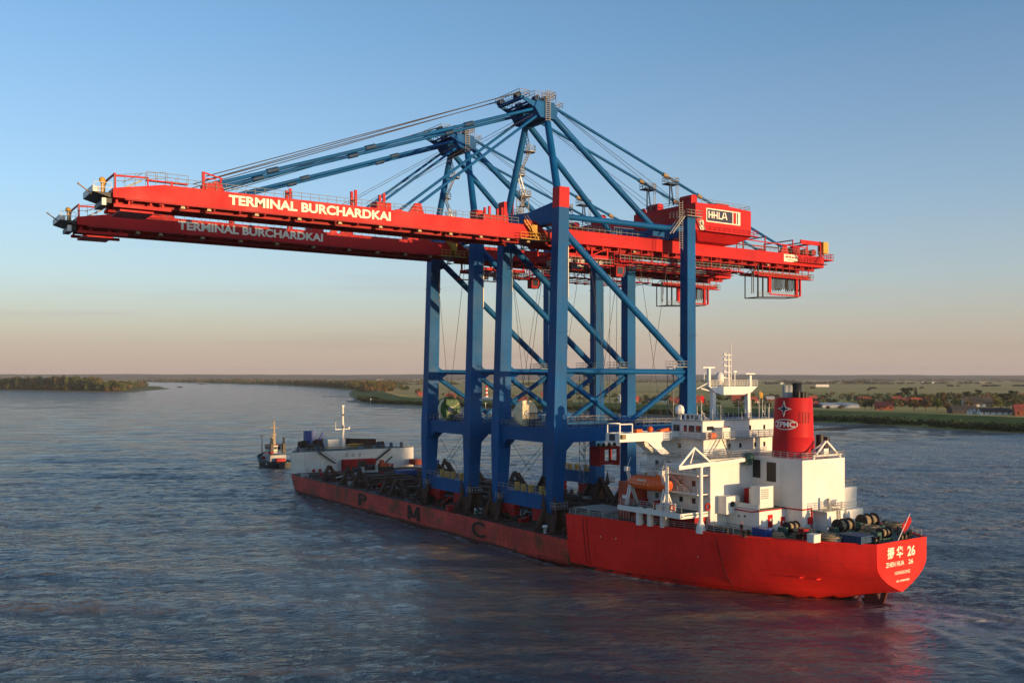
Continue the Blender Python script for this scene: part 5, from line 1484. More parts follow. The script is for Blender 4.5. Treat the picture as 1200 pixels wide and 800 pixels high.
    m.beam((-4.5, -38, 20.6), (-1.0, -38, 23.6), 0.35, 0.35).beam((-1.0, -38, 23.6), (2.6, -38, 21.1), 0.3, 0.3).beam((-1.0, -37.0, 20.8), (-1.0, -38, 23.5), 0.25, 0.25)
    m.beam((-4.4, -38, 20.4), (-0.2, -30.8, 20.3), 0.4, 0.45).beam((-0.2, -30.8, 20.4), (1.0, -38, 20.5), 0.4, 0.45)
    P('crane_jib', m, 'white', pc)
    m = MB().lathe((11.3, -38.6, 21.0), [(0.6, 0), (0.8, 0.3), (0.8, 1.0), (0.4, 1.3)], 14).box(10.6, 11.6, -38.9, -38.0, 20.2, 20.9)
    P('hoist', m, 'deck_green', pc)
    P('hose', MB().tube((1.4, -37.2, 12.8), (1.4, -37.2, 19.0), 0.12, n=8).torus((2.3, -37.75, 13.8), 0.5, 0.16, 'y', 16, 8), 'red_dark', ac)
    # mooring deck gear fixed to the deck aft
    def winch(x, y, ln, r, name='mooring_winch'):
        z = sheer(y) + 0.06
        b = MB().box(x - ln / 2 - 0.3, x + ln / 2 + 0.3, y - r * 0.9, y + r * 0.9, z, z + 0.3).box(x - ln / 2 - 1.4, x - ln / 2 - 0.4, y - 0.6, y + 0.6, z, z + 1.3)
        w = P(name, b, 'deck_green')
        d_ = MB()
        for k in range(3):
            xx = x - ln / 2 + k * ln / 2
            d_.lathe((xx, y, z + r + 0.25), [(r, -0.09), (r, 0.09)], 24, 'x')
            for q in range(6):
                t = q * math.pi / 3
                d_.beam((xx - 0.11, y, z + r + 0.25), (xx - 0.11, y + r * 0.9 * math.cos(t), z + r + 0.25 + r * 0.9 * math.sin(t)), 0.08, 0.1)
        P('winch_flange', d_, 'black', w)
        P('winch_rope', MB().lathe((x, y, z + r + 0.25), [(r * 0.72, -ln / 2 + 0.1), (r * 0.75, -0.1), (r * 0.45, -0.1), (r * 0.45, 0.1), (r * 0.7, 0.1), (r * 0.68, ln / 2 - 0.1)], 20, 'x'), 'rope', w)
    winch(16.4, -53.4, 2.9, 1.12)
    winch(24.0, -52.4, 3.2, 1.15)
    winch(9.8, -48.6, 2.2, 0.9)
    winch(17.0, -60.2, 2.0, 0.8)
    for x, y in ((11.6, -61.0), (13.2, -61.6), (21.0, -61.4), (22.4, -60.8), (6.4, -53.0), (2.4, -46.0), (18.8, -62.2)):
        z = sheer(y)
        b = MB().box(x - 0.9, x + 0.9, y - 0.35, y + 0.35, z, z + 0.14)
        for d_ in (-0.5, 0.5):
            b.lathe((x + d_, y, z + 0.1), [(0.26, 0), (0.24, 0.8), (0.36, 0.85), (0.36, 0.95)], 14)
        P('bollard', b, 'black')
    for i in range(46):
        x = rnd.uniform(3, 29); y = rnd.uniform(-62, -46)
        if abs(x - CX) > interp(TOPX, y) - 0.8 or (12.5 < x < 29 and y > -51):
            continue
        z = sheer(y) + 0.05
        k = rnd.random()
        if k < 0.35:
            f = MB().box(x - rnd.uniform(.2, .7), x + rnd.uniform(.2, .7), y - .4, y + .4, z, z + rnd.uniform(.4, 1.3))
        elif k < 0.65:
            f = MB().torus((x, y, z + 0.14), rnd.uniform(.5, 1.1), 0.14, 'z', 16, 6).torus((x + .1, y, z + 0.4), rnd.uniform(.4, .9), 0.14, 'z', 16, 6)
        else:
            f = MB().tube((x, y, z), (x, y, z + rnd.uniform(.6, 1.4)), .16, n=8).box(x - .35, x + .35, y - .2, y + .2, z + .5, z + .75)
        P('deck_gear', f, rnd.choice(('rope', 'rope', 'black', 'deck_green', 'steel', 'grey', 'rust', 'blue_dark')))
    for i in range(14):
        x = rnd.uniform(7, 28); y = rnd.uniform(-61, -51)
        if abs(x - CX) > interp(TOPX, y) - 1.2:
            continue
        P('deck_vent', MB().lathe((x, y, sheer(y)), [(0.3, 0), (0.3, 0.8), (0.55, 0.85), (0.5, 1.15), (0.1, 1.25)], 12), 'deck_green')
    rr = MB().rail([(CX - interp(TOPX, y) + 0.3, y, sheer(y) + 0.2) for y in (-24, -31, -37, -44)], 1.0, 2.0, 0.045, 3)
    P('railing', rr, 'steel')
    rr = MB().rail([(CX + interp(TOPX, y) - 0.3, y, sheer(y) + 0.2) for y in (-62, -58, -54, -49, -44)], 1.0, 1.5, 0.045, 3)
    P('railing', rr, 'steel')
    # ensign staff with its red flag
    m = MB().tube((17.2, -62.4, 10.2), (19.0, -63.3, 14.4), 0.08, 0.05, 8)
    es = P('ensign_staff', m, 'white')
    vs = []
    for i in range(9):
        for j in range(6):
            vs.append((18.95 - j * 0.24 + i * 0.08 + 0.06 * math.sin(j * 1.3), -63.25 + j * 0.12 + 0.12 * math.sin(i * 1.1 + j * 0.7), 14.15 - j * 0.36 - i * 0.12))
    P('ensign', MB().add(vs, [(i * 6 + j, (i + 1) * 6 + j, (i + 1) * 6 + j + 1, i * 6 + j + 1) for i in range(8) for j in range(5)]), 'red', es)
    # aft jackstaff lamp post on the casing side
    return s
ship = make_ship()
# ------------------------------------------------------------------ things aboard
def lifeboat():
    b = thing('lifeboat', (0.4, -25.8, 15.5), 'orange enclosed lifeboat hanging in white davits on the port side', 'lifeboat')
    n = 20
    L0, L1 = -31.0, -20.6
    rows = []
    for i in range(n + 1):
        t = i / n
        y = L0 + (L1 - L0) * t
        k = (math.sin(math.pi * min(1, max(0.0, 0.04 + 0.92 * t)))) ** 0.45
        w = 1.45 * k
        keel = 15.4 + 0.55 * abs(2 * t - 1) ** 3
        top = 17.95 - 0.75 * max(0, (abs(2 * t - 1) - 0.45)) ** 1.2 * 1.4
        ring = []
        for j in range(16):
            a = 2 * math.pi * j / 16
            cz = 16.55
            cx_ = math.copysign(abs(math.cos(a)) ** 0.75, math.cos(a)) * w
            sz = math.sin(a)
            z = cz + (top - cz) * max(0, sz) ** 0.8 + (keel - cz) * max(0, -sz) ** 0.9
            ring.append((0.4 + cx_, y, z))
        rows.append(ring)
    m = MB()
    vs = [v for r in rows for v in r]
    m.add(vs, [(i * 16 + j, i * 16 + (j + 1) % 16, (i + 1) * 16 + (j + 1) % 16, (i + 1) * 16 + j) for i in range(n) for j in range(16)], True)
    m.add(rows[0], [tuple(range(16))]); m.add(rows[-1], [tuple(range(16))[::-1]])
    m.build('hull', M['orange'], b)
    g = MB()
    for y in np.arange(-30, -21.4, 0.95):
        k = math.sin(math.pi * (y - L0) / (L1 - L0)) ** 0.45
        g.box(0.4 - 1.5 * k, 0.4 - 1.42 * k, y, y + 0.45, 16.5, 16.6)
    g.build('grab_line', M['cream'], b)
    c = MB().box(-0.3, 1.1, -29.6, -28.3, 17.6, 18.4)
    c.build('cockpit', M['orange'], b)
    t = MB()
    for i in range(5):
        t.box(-1.0 - 0.02, -0.93 + 0.02, -26.4 + i * 0.45, -26.15 + i * 0.45, 17.05, 17.4)
    t.build('reflective_mark', M['cream'], b)
lifeboat()

def person():
    x, y = 3.9, -43.6
    z = sheer(y) + 0.06
    p = thing('person', (x, y, z), 'person in dark overalls and red trousers standing at the port rail', 'person')
    v = [(0, 0, 0.95), (0, 0, 1.22), (0, 0.02, 1.42), (0, 0.03, 1.52), (0, 0.04, 1.60), (0, 0.05, 1.74),
         (-0.10, 0, 0.88), (-0.12, 0.02, 0.48), (-0.13, 0, 0.08), (-0.13, 0.15, 0.04),
         (0.10, 0, 0.88), (0.13, 0.06, 0.48), (0.14, -0.03, 0.08), (0.14, 0.12, 0.04),
         (-0.2, 0, 1.40), (-0.27, 0.02, 1.13), (-0.24, 0.2, 0.98), (-0.23, 0.3, 1.0), (0.2, 0, 1.40), (0.28, 0.03, 1.13), (0.25, 0.2, 0.97), (0.24, 0.3, 0.99)]
    r = [.15, .16, .17, .07, .09, .1, .1, .075, .05, .05, .1, .075, .05, .05, .075, .055, .045, .045, .075, .055, .045, .045]
    e = [(0, 1), (1, 2), (2, 3), (3, 4), (4, 5), (0, 6), (6, 7), (7, 8), (8, 9), (0, 10), (10, 11), (11, 12), (12, 13), (2, 14), (14, 15), (15, 16), (16, 17), (2, 18), (18, 19), (19, 20), (20, 21)]
    me = bpy.data.meshes.new('body')
    me.from_pydata(v, e, [])
    o = bpy.data.objects.new('body', me)
    col.objects.link(o)
    sk = o.modifiers.new('skin', 'SKIN')
    for i, q in enumerate(me.skin_vertices[0].data):
        q.radius = (r[i], r[i]); q.use_root = (i == 0)
    sb = o.modifiers.new('sub', 'SUBSURF'); sb.levels = 1; sb.render_levels = 1
    dg = bpy.context.evaluated_depsgraph_get(); dg.update()
    nm = bpy.data.meshes.new_from_object(o.evaluated_get(dg))
    o.modifiers.clear()
    o.data = nm
    nm.materials.clear()
    for k in ('overall', 'red_dark', 'skin', 'black'):
        nm.materials.append(M[k])
    for f in nm.polygons:
        c = f.center
        f.use_smooth = True
        f.material_index = 2 if c.z > 1.53 else (3 if c.z < 0.1 else (1 if c.z < 0.9 and abs(c.x) < 0.2 else (2 if c.y > 0.25 and c.z > 0.9 else 0)))
    o.parent = p
    o.rotation_euler = (0, 0, R(120))
    h = MB().ball((x, y, z + 1.76), 0.13, 12, 1, 1.15, 0.8)
    h.build('helmet', M['orange'], p)
person()

# loose things on the aft deck
def coil(x, y, rr, h, label, turns=7):
    z = sheer(y) + 0.06 if y < -8 else 5.1
    m = MB()
    for k in range(turns):
        q = rnd.uniform(0.5, 1.0)
        m.torus((x + rnd.uniform(-0.2, 0.2), y + rnd.uniform(-0.2, 0.2), z + 0.15 + k * h / turns), rr * q, 0.17, 'z', 18, 6)
    m.ball((x, y, z), rr * 0.75, 12, 1, 1, h / rr * 0.8)
    single(m, 'rope_coil', M['rope'], (x, y, z), label, 'rope', 'mooring ropes heaped on the stern deck')
coil(9.4, -56.2, 1.9, 1.0, 'tan heap of mooring rope nearest the port edge of the stern')
coil(12.2, -57.4, 1.7, 0.9, 'tan heap of mooring rope beside the teal storage bin')
coil(20.5, -55.6, 1.9, 1.1, 'broad heap of mooring rope between the two big winches')
coil(27.0, -55.2, 1.6, 1.0, 'heap of mooring rope behind the flagstaff near the starboard edge')
coil(10.4, -50.6, 1.8, 0.9, 'heap of brown rope below the red doors')
coil(5.2, -50.0, 0.9, 0.7, 'small coil of rope beside the blue drum rack on the port edge')

def bin_(x, y, sx, sy, h, m_, label, cat, name):
    z = sheer(y) + 0.06 if y < -8.8 else 5.4
    b = thing(name, (x, y, z), label, cat)
    o = MB().box(x - sx / 2, x + sx / 2, y - sy / 2, y + sy / 2, z, z + h)
    for k in range(5):
        t = y - sy / 2 + sy * (k + 0.5) / 5
        o.box(x - sx / 2 - 0.05, x - sx / 2 + 0.01, t - 0.05, t + 0.05, z + 0.05, z + h - 0.05)
    o.build('body', M[m_], b)
    MB().box(x - sx / 2 - 0.06, x + sx / 2 + 0.06, y - sy / 2 - 0.06, y + sy / 2 + 0.06, z + h, z + h + 0.09).build('rim', M[m_], b)
bin_(5.0, -46.8, 1.6, 2.6, 1.1, 'container_blue', 'open blue storage bin at the foot of the white deckhouse', 'bin', 'storage_bin')
bin_(6.4, -55.6, 1.5, 1.3, 1.15, 'white', 'white electrical cabinet at the port edge of the stern', 'cabinet', 'electrical_cabinet')
bin_(11.4, -59.6, 3.0, 3.4, 1.1, 'blue_dark', 'teal storage bin just inside the stern corner', 'bin', 'storage_bin')
bin_(1.9, -40.8, 1.2, 4.2, 0.9, 'black', 'long black tool chest beside the person at the rail', 'chest', 'tool_chest')
bin_(8.0, -52.4, 1.1, 1.1, 1.4, 'red_dark', 'dark red locker standing before the rope heaps', 'locker', 'deck_locker')

# loose things on the cargo deck
def container(x, y, l, w, h, m_, label, rot_along='y'):
    b = thing('cargo_container', (x, y, 5.06), label, 'container')
    dx, dy = (w, l) if rot_along == 'y' else (l, w)
    o = MB().box(x - dx / 2, x + dx / 2, y - dy / 2, y + dy / 2, 5.92, 5.92 + h)
    n = int(l / 0.5)
    for k in range(n):
        if rot_along == 'y':
            t = y - dy / 2 + dy * (k + 0.5) / n
            o.box(x - dx / 2 - 0.06, x + dx / 2 + 0.06, t - 0.1, t + 0.1, 6.1, 5.8 + h)
        else:
            t = x - dx / 2 + dx * (k + 0.5) / n
            o.box(t - 0.1, t + 0.1, y - dy / 2 - 0.06, y + dy / 2 + 0.06, 6.1, 5.8 + h)
    o.build('body', M[m_], b)
    fr = MB()
    for a in (-1, 1):
        for c in (-1, 1):
            fr.box(x + a * dx / 2 - 0.09, x + a * dx / 2 + 0.09, y + c * dy / 2 - 0.09, y + c * dy / 2 + 0.09, 5.9, 5.98 + h)
    fr.build('corner_post', M[m_], b)
container(19.5, 101.5, 6.0, 2.4, 1.6, 'container_blue', 'low blue container lying on the forward cargo deck', 'x')
container(37.2, 118, 6.0, 2.4, 2.6, 'container_blue', 'blue container at the starboard edge before the foremost crane leg')
container(38.0, 130, 4.0, 2.4, 1.8, 'primer', 'red container at the starboard edge near the white bow house')

def deck_machine():
    b = thing('deck_crane_truck', (24.5, 126, 5.1), 'small orange crawler crane parked before the white bow house', 'crane')
    MB().box(22.8, 26.0, 124.9, 127.0, 6.4, 7.4).prism([(22.8, 7.4), (24.2, 7.4), (24.0, 8.5), (23.0, 8.5)], 'y', 125.0, 126.2).build('body', M['primer'], b)
    for y in (124.4, 127.0):
        MB().prism([(22.2, 5.3), (26.8, 5.3), (27.2, 5.8), (26.8, 6.4), (22.2, 6.4), (21.8, 5.8)], 'y', y, y + 0.6).build('crawler_track', M['black'], b)
    MB().beam((25.0, 126, 7.6), (27.6, 126.4, 9.4), 0.35, 0.35).build('jib', M['black'], b)
deck_machine()
for i, (x, y, lab) in enumerate(((10.5, 116, 'grey winch standing before the left end of the red deck store'), (17.5, 121, 'grey winch under the middle of the white bow house'))):
    b = thing('deck_winch', (x, y, 5.1), lab, 'winch')
    MB().box(x - 2, x + 2, y - 1.2, y + 1.2, 5.36, 5.9).box(x + 1.1, x + 2.0, y - 0.9, y + 0.9, 5.9, 7.6).build('bed', M['grey'], b)
    MB().lathe((x, y, 7.0), [(1.0, -1.2), (1.0, -1.05), (0.6, -1.0), (0.6, 0.6), (1.0, 0.65), (1.0, 0.8)], 18, 'x').build('drum', M['rope_dark'], b)

# ------------------------------------------------------------------ tug off the bow
def tug():
    ox, oy = 20.0, 214.0
    t = thing('tug_boat', (ox, oy, 0), 'small dark hulled tug boat sailing ahead of the bow of the ship', 'tug')
    L, B = 27.0, 9.5
    def P(name, mb, m, parent=None): return mb.build(name, M[m], parent or t)
    ys = np.linspace(-L / 2, L / 2, 19)
    rows = []
    def hb(y):
        u = y / (L / 2)
        return B / 2 * (1 - max(0, u) ** 3.2) ** 0.7 * (1 - max(0, -u) ** 6 * 0.25)
    def zt(y):
        u = y / (L / 2)
        return 2.0 + 1.9 * max(0, u + 0.1) ** 1.7 + 0.3 * max(0, -u)
    for y in ys:
        b, z = hb(y) + 0.03, zt(y)
        r = []
        for k in range(7):
            f = k / 6
            r.append((b * (0.72 + 0.28 * f ** 0.6), -0.8 + (z + 0.8) * f))
        rows.append([(ox - x, oy + y, zz) for x, zz in r[::-1]] + [(ox + x, oy + y, zz) for x, zz in r])
    n = len(rows[0])
    m = MB().add([v for r in rows for v in r], [(i * n + j, i * n + j + 1, (i + 1) * n + j + 1, (i + 1) * n + j) for i in range(len(rows) - 1) for j in range(n - 1)], True)
    m.add(rows[0], [tuple(range(n))]); m.add(rows[-1], [tuple(range(n))[::-1]])
    h = P('hull', m, 'black')
    dk = MB().add([(ox - hb(y) + 0.2, oy + y, zt(y) - 0.5) for y in ys] + [(ox + hb(y) - 0.2, oy + y, zt(y) - 0.5) for y in ys[::-1]],
                  [(i, i + 1, 2 * len(ys) - 2 - i, 2 * len(ys) - 1 - i) for i in range(len(ys) - 1)])
    P('deck', dk, 'deck_green', h)
    f = MB()
    for a, b_ in zip(ys[:-1], ys[1:]):
        for s_ in (-1, 1):
            f.tube((ox + s_ * (hb(a) + 0.1), oy + a, zt(a) - 0.25), (ox + s_ * (hb(b_) + 0.1), oy + b_, zt(b_) - 0.25), 0.26, n=8)
    P('fender', f, 'black', h)
    P('hull_lettering', MB().box(ox - B / 2 - 0.12, ox - B / 2 - 0.05, oy - 5.2, oy - 3.4, 0.9, 1.4), 'white', h)
    P('deckhouse', MB().prism([(ox - 3.2, oy - 4), (ox + 3.2, oy - 4), (ox + 3.2, oy + 5), (ox + 1.8, oy + 6.5), (ox - 1.8, oy + 6.5), (ox - 3.2, oy + 5)], 'z', 2.0, 4.4), 'grey')
    P('life_raft', MB().box(ox - 3.4, ox - 2.2, oy - 4.6, oy - 1.8, 4.95, 5.9).box(ox - 3.9, ox - 3.25, oy + 2.0, oy + 4, 2.6, 3.6), 'red_dark')
    wh = P('wheelhouse', MB().hexa([(ox - 2.3, oy - 0.6, 4.92), (ox + 2.3, oy - 0.6, 4.92), (ox + 2.3, oy + 3.8, 4.92), (ox - 2.3, oy + 3.8, 4.92)], [(ox - 2.6, oy - 0.9, 8.0), (ox + 2.6, oy - 0.9, 8.0), (ox + 2.6, oy + 4.2, 8.0), (ox - 2.6, oy + 4.2, 8.0)]), 'white')
    for k in range(3):
        P('window', MB().box(ox - 2.64, ox - 2.5, oy - 0.4 + k * 1.5, oy + 0.7 + k * 1.5, 6.5, 7.6), 'glass', wh)
        P('window', MB().box(ox - 2.0 + k * 1.4, ox - 0.8 + k * 1.4, oy - 0.95, oy - 0.8, 6.5, 7.5), 'glass', wh)
    P('roof', MB().box(ox - 2.9, ox + 2.9, oy - 1.2, oy + 4.5, 8.0, 8.25), 'red_dark', wh)
    for s_ in (-1, 1):
        P('funnel', MB().box(ox + s_ * 2.5 - 0.6, ox + s_ * 2.5 + 0.6, oy - 4.2, oy - 2.4, 4.9, 8.8).tube((ox + s_ * 2.5, oy - 3.3, 8.8), (ox + s_ * 2.5, oy - 3.3, 11.2), 0.42, n=10), 'black')
    m = MB().beam((ox, oy + 0.6, 8.25), (ox, oy + 0.9, 17.6), 1.0, 0.9, 0.4, 0.4).cbox((ox, oy + 0.8, 15.0), 2.8, 0.3, 0.3).cbox((ox, oy + 0.7, 12.2), 2.2, 0.4, 0.4).cbox((ox - 0.9, oy + 0.2, 11), 0.7, 0.7, 0.7).tube((ox, oy + 0.9, 17.6), (ox, oy + 0.9, 19.3), 0.1, n=6)
    P('mast', m, 'tan')
    P('bow_post', MB().tube((ox - 1.8, oy + 9.6, 2.8), (ox - 1.8, oy + 9.6, 11.5), 0.16, n=8).box(ox - 2.6, ox - 1.0, oy + 9.5, oy + 9.7, 11.2, 11.5), 'black')
    P('towing_winch', MB().tube((ox - 1.4, oy + 8.2, 3.9), (ox + 1.4, oy + 8.2, 3.9), 0.9, n=16).box(ox - 1.8, ox + 1.8, oy - 7.4, oy - 5.8, 2.0, 3.3), 'red_dark')
    P('railing', MB().rail([(ox - 3.2, oy - 4, 4.9), (ox - 3.2, oy + 5, 4.9)], 1.0, 1.3, 0.05).rail([(ox - 3.2, oy - 4, 4.9), (ox + 3.2, oy - 4, 4.9)], 1.0, 1.3, 0.05), 'rail')
tug()
# ------------------------------------------------------------------ land, villages, trees (world frame)
FPX = 1103.55
def ground(px, py, z=2.0):
    """point of the land at height z seen at a place of the photograph"""
    Y = FPX * (EYE - z) / (py - 441.67)
    return ((px - 600) / FPX * Y, Y)

def land_mat(name, cols, scale, rough=0.95, stretch=(1, 1, 1), rot=0.0, bump=0.0):
    m = bpy.data.materials.new(name); m.use_nodes = True
    t = m.node_tree; b = t.nodes['Principled BSDF']
    b.inputs['Roughness'].default_value = rough; b.inputs['Specular IOR Level'].default_value = 0.1
    tc = t.nodes.new('ShaderNodeTexCoord'); mp = t.nodes.new('ShaderNodeMapping')
    mp.inputs['Scale'].default_value = stretch; mp.inputs['Rotation'].default_value = (0, 0, rot)
    t.links.new(tc.outputs['Object'], mp.inputs[0])
    n = t.nodes.new('ShaderNodeTexNoise'); n.inputs['Scale'].default_value = scale; n.inputs['Detail'].default_value = 8
    t.links.new(mp.outputs[0], n.inputs['Vector'])
    r = t.nodes.new('ShaderNodeValToRGB'); c = r.color_ramp
    c.elements[0].position = 0.3; c.elements[1].position = 0.7
    c.elements[0].color = (*cols[0], 1); c.elements[1].color = (*cols[-1], 1)
    for i, q in enumerate(cols[1:-1]):
        e = c.elements.new(0.3 + 0.4 * (i + 1) / (len(cols) - 1)); e.color = (*q, 1)
    t.links.new(n.outputs['Fac'], r.inputs[0]); t.links.new(r.outputs[0], b.inputs['Base Color'])
    return m
M['grass'] = land_mat('dike_grass', [(0.12, 0.125, 0.018), (0.18, 0.165, 0.030), (0.26, 0.21, 0.045)], 0.05)
M['field'] = land_mat('marsh_meadow', [(0.40, 0.25, 0.055), (0.66, 0.39, 0.095), (0.76, 0.45, 0.13), (0.44, 0.29, 0.07)], 0.0022, stretch=(0.5, 3.2, 1), rot=R(-12))
M['sand'] = land_mat('shore_sand', [(0.22, 0.16, 0.10), (0.36, 0.27, 0.17)], 0.08)
M['stone'] = land_mat('groyne_stone', [(0.07, 0.055, 0.04), (0.15, 0.11, 0.08)], 0.3)
M['hill'] = land_mat('far_wooded_hill', [(0.05, 0.055, 0.04), (0.09, 0.08, 0.055), (0.065, 0.07, 0.045)], 0.004)
def leaf_mat(name, a, b_):
    m = land_mat(name, [a, tuple((x + y) / 2 for x, y in zip(a, b_)), b_], 0.35, 0.8)
    return m
M['leaf_dark'] = leaf_mat('dark_foliage', (0.022, 0.036, 0.014), (0.050, 0.066, 0.024))
M['leaf_mid'] = leaf_mat('green_foliage', (0.045, 0.070, 0.020), (0.10, 0.12, 0.036))
M['leaf_spring'] = leaf_mat('fresh_spring_foliage', (0.085, 0.10, 0.026), (0.16, 0.15, 0.046))
M['leaf_bronze'] = leaf_mat('bronze_budding_foliage', (0.10, 0.064, 0.026), (0.19, 0.125, 0.05))
M['bark'] = mat('tree_bark', (0.06, 0.045, 0.032), 0.9, 0.3, 2)
M['brick'] = mat('village_brick', (0.30, 0.085, 0.045), 0.85, 0.2, 0.5)
M['tile'] = mat('red_roof_tile', (0.36, 0.075, 0.045), 0.8, 0.25, 0.4)
M['tile_dark'] = mat('dark_roof_tile', (0.045, 0.04, 0.042), 0.8, 0.25, 0.4)
M['thatch'] = mat('thatched_roof', (0.085, 0.07, 0.055), 0.95, 0.3, 0.4)
M['plaster'] = mat('white_house_plaster', (0.70, 0.68, 0.63), 0.8, 0.1, 0.4)
M['shed_roof'] = mat('grey_sheet_roof', (0.34, 0.35, 0.37), 0.5, 0.15, 0.3)
M['greenhouse'] = mat('greenhouse_glass', (0.36, 0.38, 0.41), 0.25, 0.25, 0.4)

SHORE = [(-6500, 9300), (-2650, 6700), (-1900, 5650), (-961, 3930), (-570, 2900), (-420, 2470), (-330, 1900), (-248, 1480), (-225, 1340), (-190, 1233), (-102, 1125), (-40, 1050), (44, 982), (110, 880), (167, 799), (230, 724), (253, 698), (285, 630), (312, 574), (345, 500), (380, 380), (405, 180), (400, -60), (395, -300), (420, -700)]
def shore_dense():
    out = []
    for (a, b), (c, d) in zip(SHORE[:-1], SHORE[1:]):
        L = math.hypot(c - a, d - b)
        k = max(1, int(L / 28)) if b < 3500 else max(1, int(L / 250))
        for i in range(k):
            t = i / k
            out.append((a + (c - a) * t, b + (d - b) * t))
    out.append(SHORE[-1])
    return out
def land():
    P = shore_dense()
    rg = random.Random(5)
    n = len(P)
    nr = []
    for i in range(n):
        a = P[max(0, i - 4)]; b = P[min(n - 1, i + 4)]
        d = Vector((b[0] - a[0], b[1] - a[1], 0)).normalized()
        nr.append(Vector((-d.y, d.x)) if False else Vector((-d.y, d.x)))
    # inland is on the left hand when walking the list from far to near: use a steady direction instead
    INL = Vector((0.78, 0.626))
    prof = [(-6, -1.2), (0, 0.0), (5, 0.5), (12, 1.1), (30, 1.8), (46, 2.6), (66, 6.9), (72, 7.0), (90, 2.6), (120, 2.1), (260, 2.0), (700, 2.0), (1500, 2.0), (3500, 2.0), (8000, 2.0), (15000, 2.0)]
    vs, fs, mi = [], [], []
    for i, (x, y) in enumerate(P):
        far = min(1.0, max(0.0, (y - 1500) / 1500))
        for d, z in prof:
            dk = z if far == 0 else z + (min(z, 2.0) - z) * far
            w = rg.uniform(-2.5, 2.5) if 0 <= d < 40 else 0
            vs.append((x + INL.x * (d + w), y + INL.y * (d + w), dk + (rg.uniform(-0.15, 0.15) if 5 < d < 100 else 0)))
    k = len(prof)
    for i in range(n - 1):
        for j in range(k - 1):
            fs.append((i * k + j, i * k + j + 1, (i + 1) * k + j + 1, (i + 1) * k + j))
            mi.append(0 if j < 2 else (1 if j < 8 else 2))
    m = MB(); m.v = vs; m.f = fs; m.s = [True] * len(fs); m.mi = mi
    o = m.build('marshland', [M['sand'], M['grass'], M['field']])
    for p in o.data.polygons:
        if p.normal.z < 0:
            o.data.flip_normals(); break
    tag(o, 'low green river bank with a grassy dike and meadows reaching to the hills', 'land', kind='structure')
land()

def hills():
    rg = np.random.RandomState(11)
    xs = np.linspace(-13000, 15000, 280)
    def nz(x, s, seed):
        r_ = np.random.RandomState(seed); k = r_.uniform(0, 6.28, 8)
        return sum(np.sin(x / s * (1.6 ** i) + k[i]) / (1.5 ** i) for i in range(8)) / 2.2
    vs, fs = [], []
    rows = [(10200, 1.5, 0.0), (10500, 0, 0.45), (11000, 0, 0.8), (11800, 0, 1.0), (13500, 0, 0.5)]
    for ry, base, f in rows:
        for x in xs:
            h = 62 + 9 * nz(x, 2600, 2) + 4 * nz(x, 500, 3) + 1.2 * nz(x, 110, 4)
            if x < -2500:
                h += 6 * min(1, (-2500 - x) / 3000) 
            vs.append((float(x), ry + 250 * float(nz(x, 3000, 9)), 1.5 + h * f))
    n = len(xs)
    for j in range(len(rows) - 1):
        for i in range(n - 1):
            fs.append((j * n + i, j * n + i + 1, (j + 1) * n + i + 1, (j + 1) * n + i))
    m = MB().add(vs, fs, True)
    o = m.build('hills', M['hill'])
    tag(o, 'long low wooded ridge along the horizon', 'hills', kind='structure')
hills()

def island():
    pts = [(-3300, 2560), (-2300, 2530), (-1370, 2515), (-1180, 2330), (-981, 2190), (-890, 2140), (-853, 2150), (-900, 2300), (-1010, 2800), (-1240, 3330), (-1262, 3420), (-1500, 3800), (-3300, 4200)]
    c = Vector((-1700, 2900))
    vs, fs = [], []
    n = len(pts)
    for f, z in ((1.0, -0.6), (0.988, 0.7), (0.97, 1.6), (0.85, 2.0)):
        for x, y in pts:
            vs.append((c.x + (x - c.x) * f, c.y + (y - c.y) * f, z))
    vs.append((c.x, c.y, 2.0))
    for j in range(3):
        for i in range(n):
            fs.append((j * n + i, j * n + (i + 1) % n, (j + 1) * n + (i + 1) % n, (j + 1) * n + i))
    for i in range(n):
        fs.append((3 * n + i, 3 * n + (i + 1) % n, 4 * n))
    m = MB(); m.add(vs, fs, True)
    m.mi = [0] * (2 * n) + [1] * (2 * n)
    o = m.build('island', [M['sand'], M['grass']])
    tag(o, 'low wooded island with a sandy tip on the far left', 'island', kind='structure')
island()

def bank(name, pts, wid, hgt, mk, label):
    """a low rounded bank along a line"""
    m = MB()
    vs, fs = [], []
    rg = random.Random(2)
    n = len(pts)
    for i, (x, y) in enumerate(pts):
        a = pts[max(0, i - 1)]; b = pts[min(n - 1, i + 1)]
        d = Vector((b[0] - a[0], b[1] - a[1])).normalized(); p = Vector((-d.y, d.x))
        tp = min(1, 0.35 + min(i, n - 1 - i) * 0.5)
        for f, z in ((-1, -0.8), (-0.5, hgt * 0.7), (-0.1, hgt), (0.3, hgt * 0.9), (1, -0.8)):
            vs.append((x + p.x * f * wid * tp, y + p.y * f * wid * tp, z * (tp if z > 0 else 1) + rg.uniform(-0.1, 0.1)))
    for i in range(n - 1):
        for j in range(4):
            fs.append((i * 5 + j, i * 5 + j + 1, (i + 1) * 5 + j + 1, (i + 1) * 5 + j))
    o = m.add(vs, fs, True).build(name, M[mk])
    tag(o, label, 'groyne', kind='structure')
bank('stone_groyne', [(196, 618), (206, 628), (222, 642), (240, 654), (258, 664), (276, 673), (290, 680)], 7, 0.9, 'stone', 'low brown stone groyne running out from the right bank')
bank('sand_spit', [(-236, 1372), (-225, 1352), (-205, 1330), (-180, 1305), (-160, 1290)], 22, 2.6, 'sand', 'sandy headland at the end of the green bank')
bank('mud_bank', [(-265, 1690), (-300, 1690), (-340, 1695), (-250, 1680)], 18, 0.7, 'sand', 'pale mud bank at the river edge')

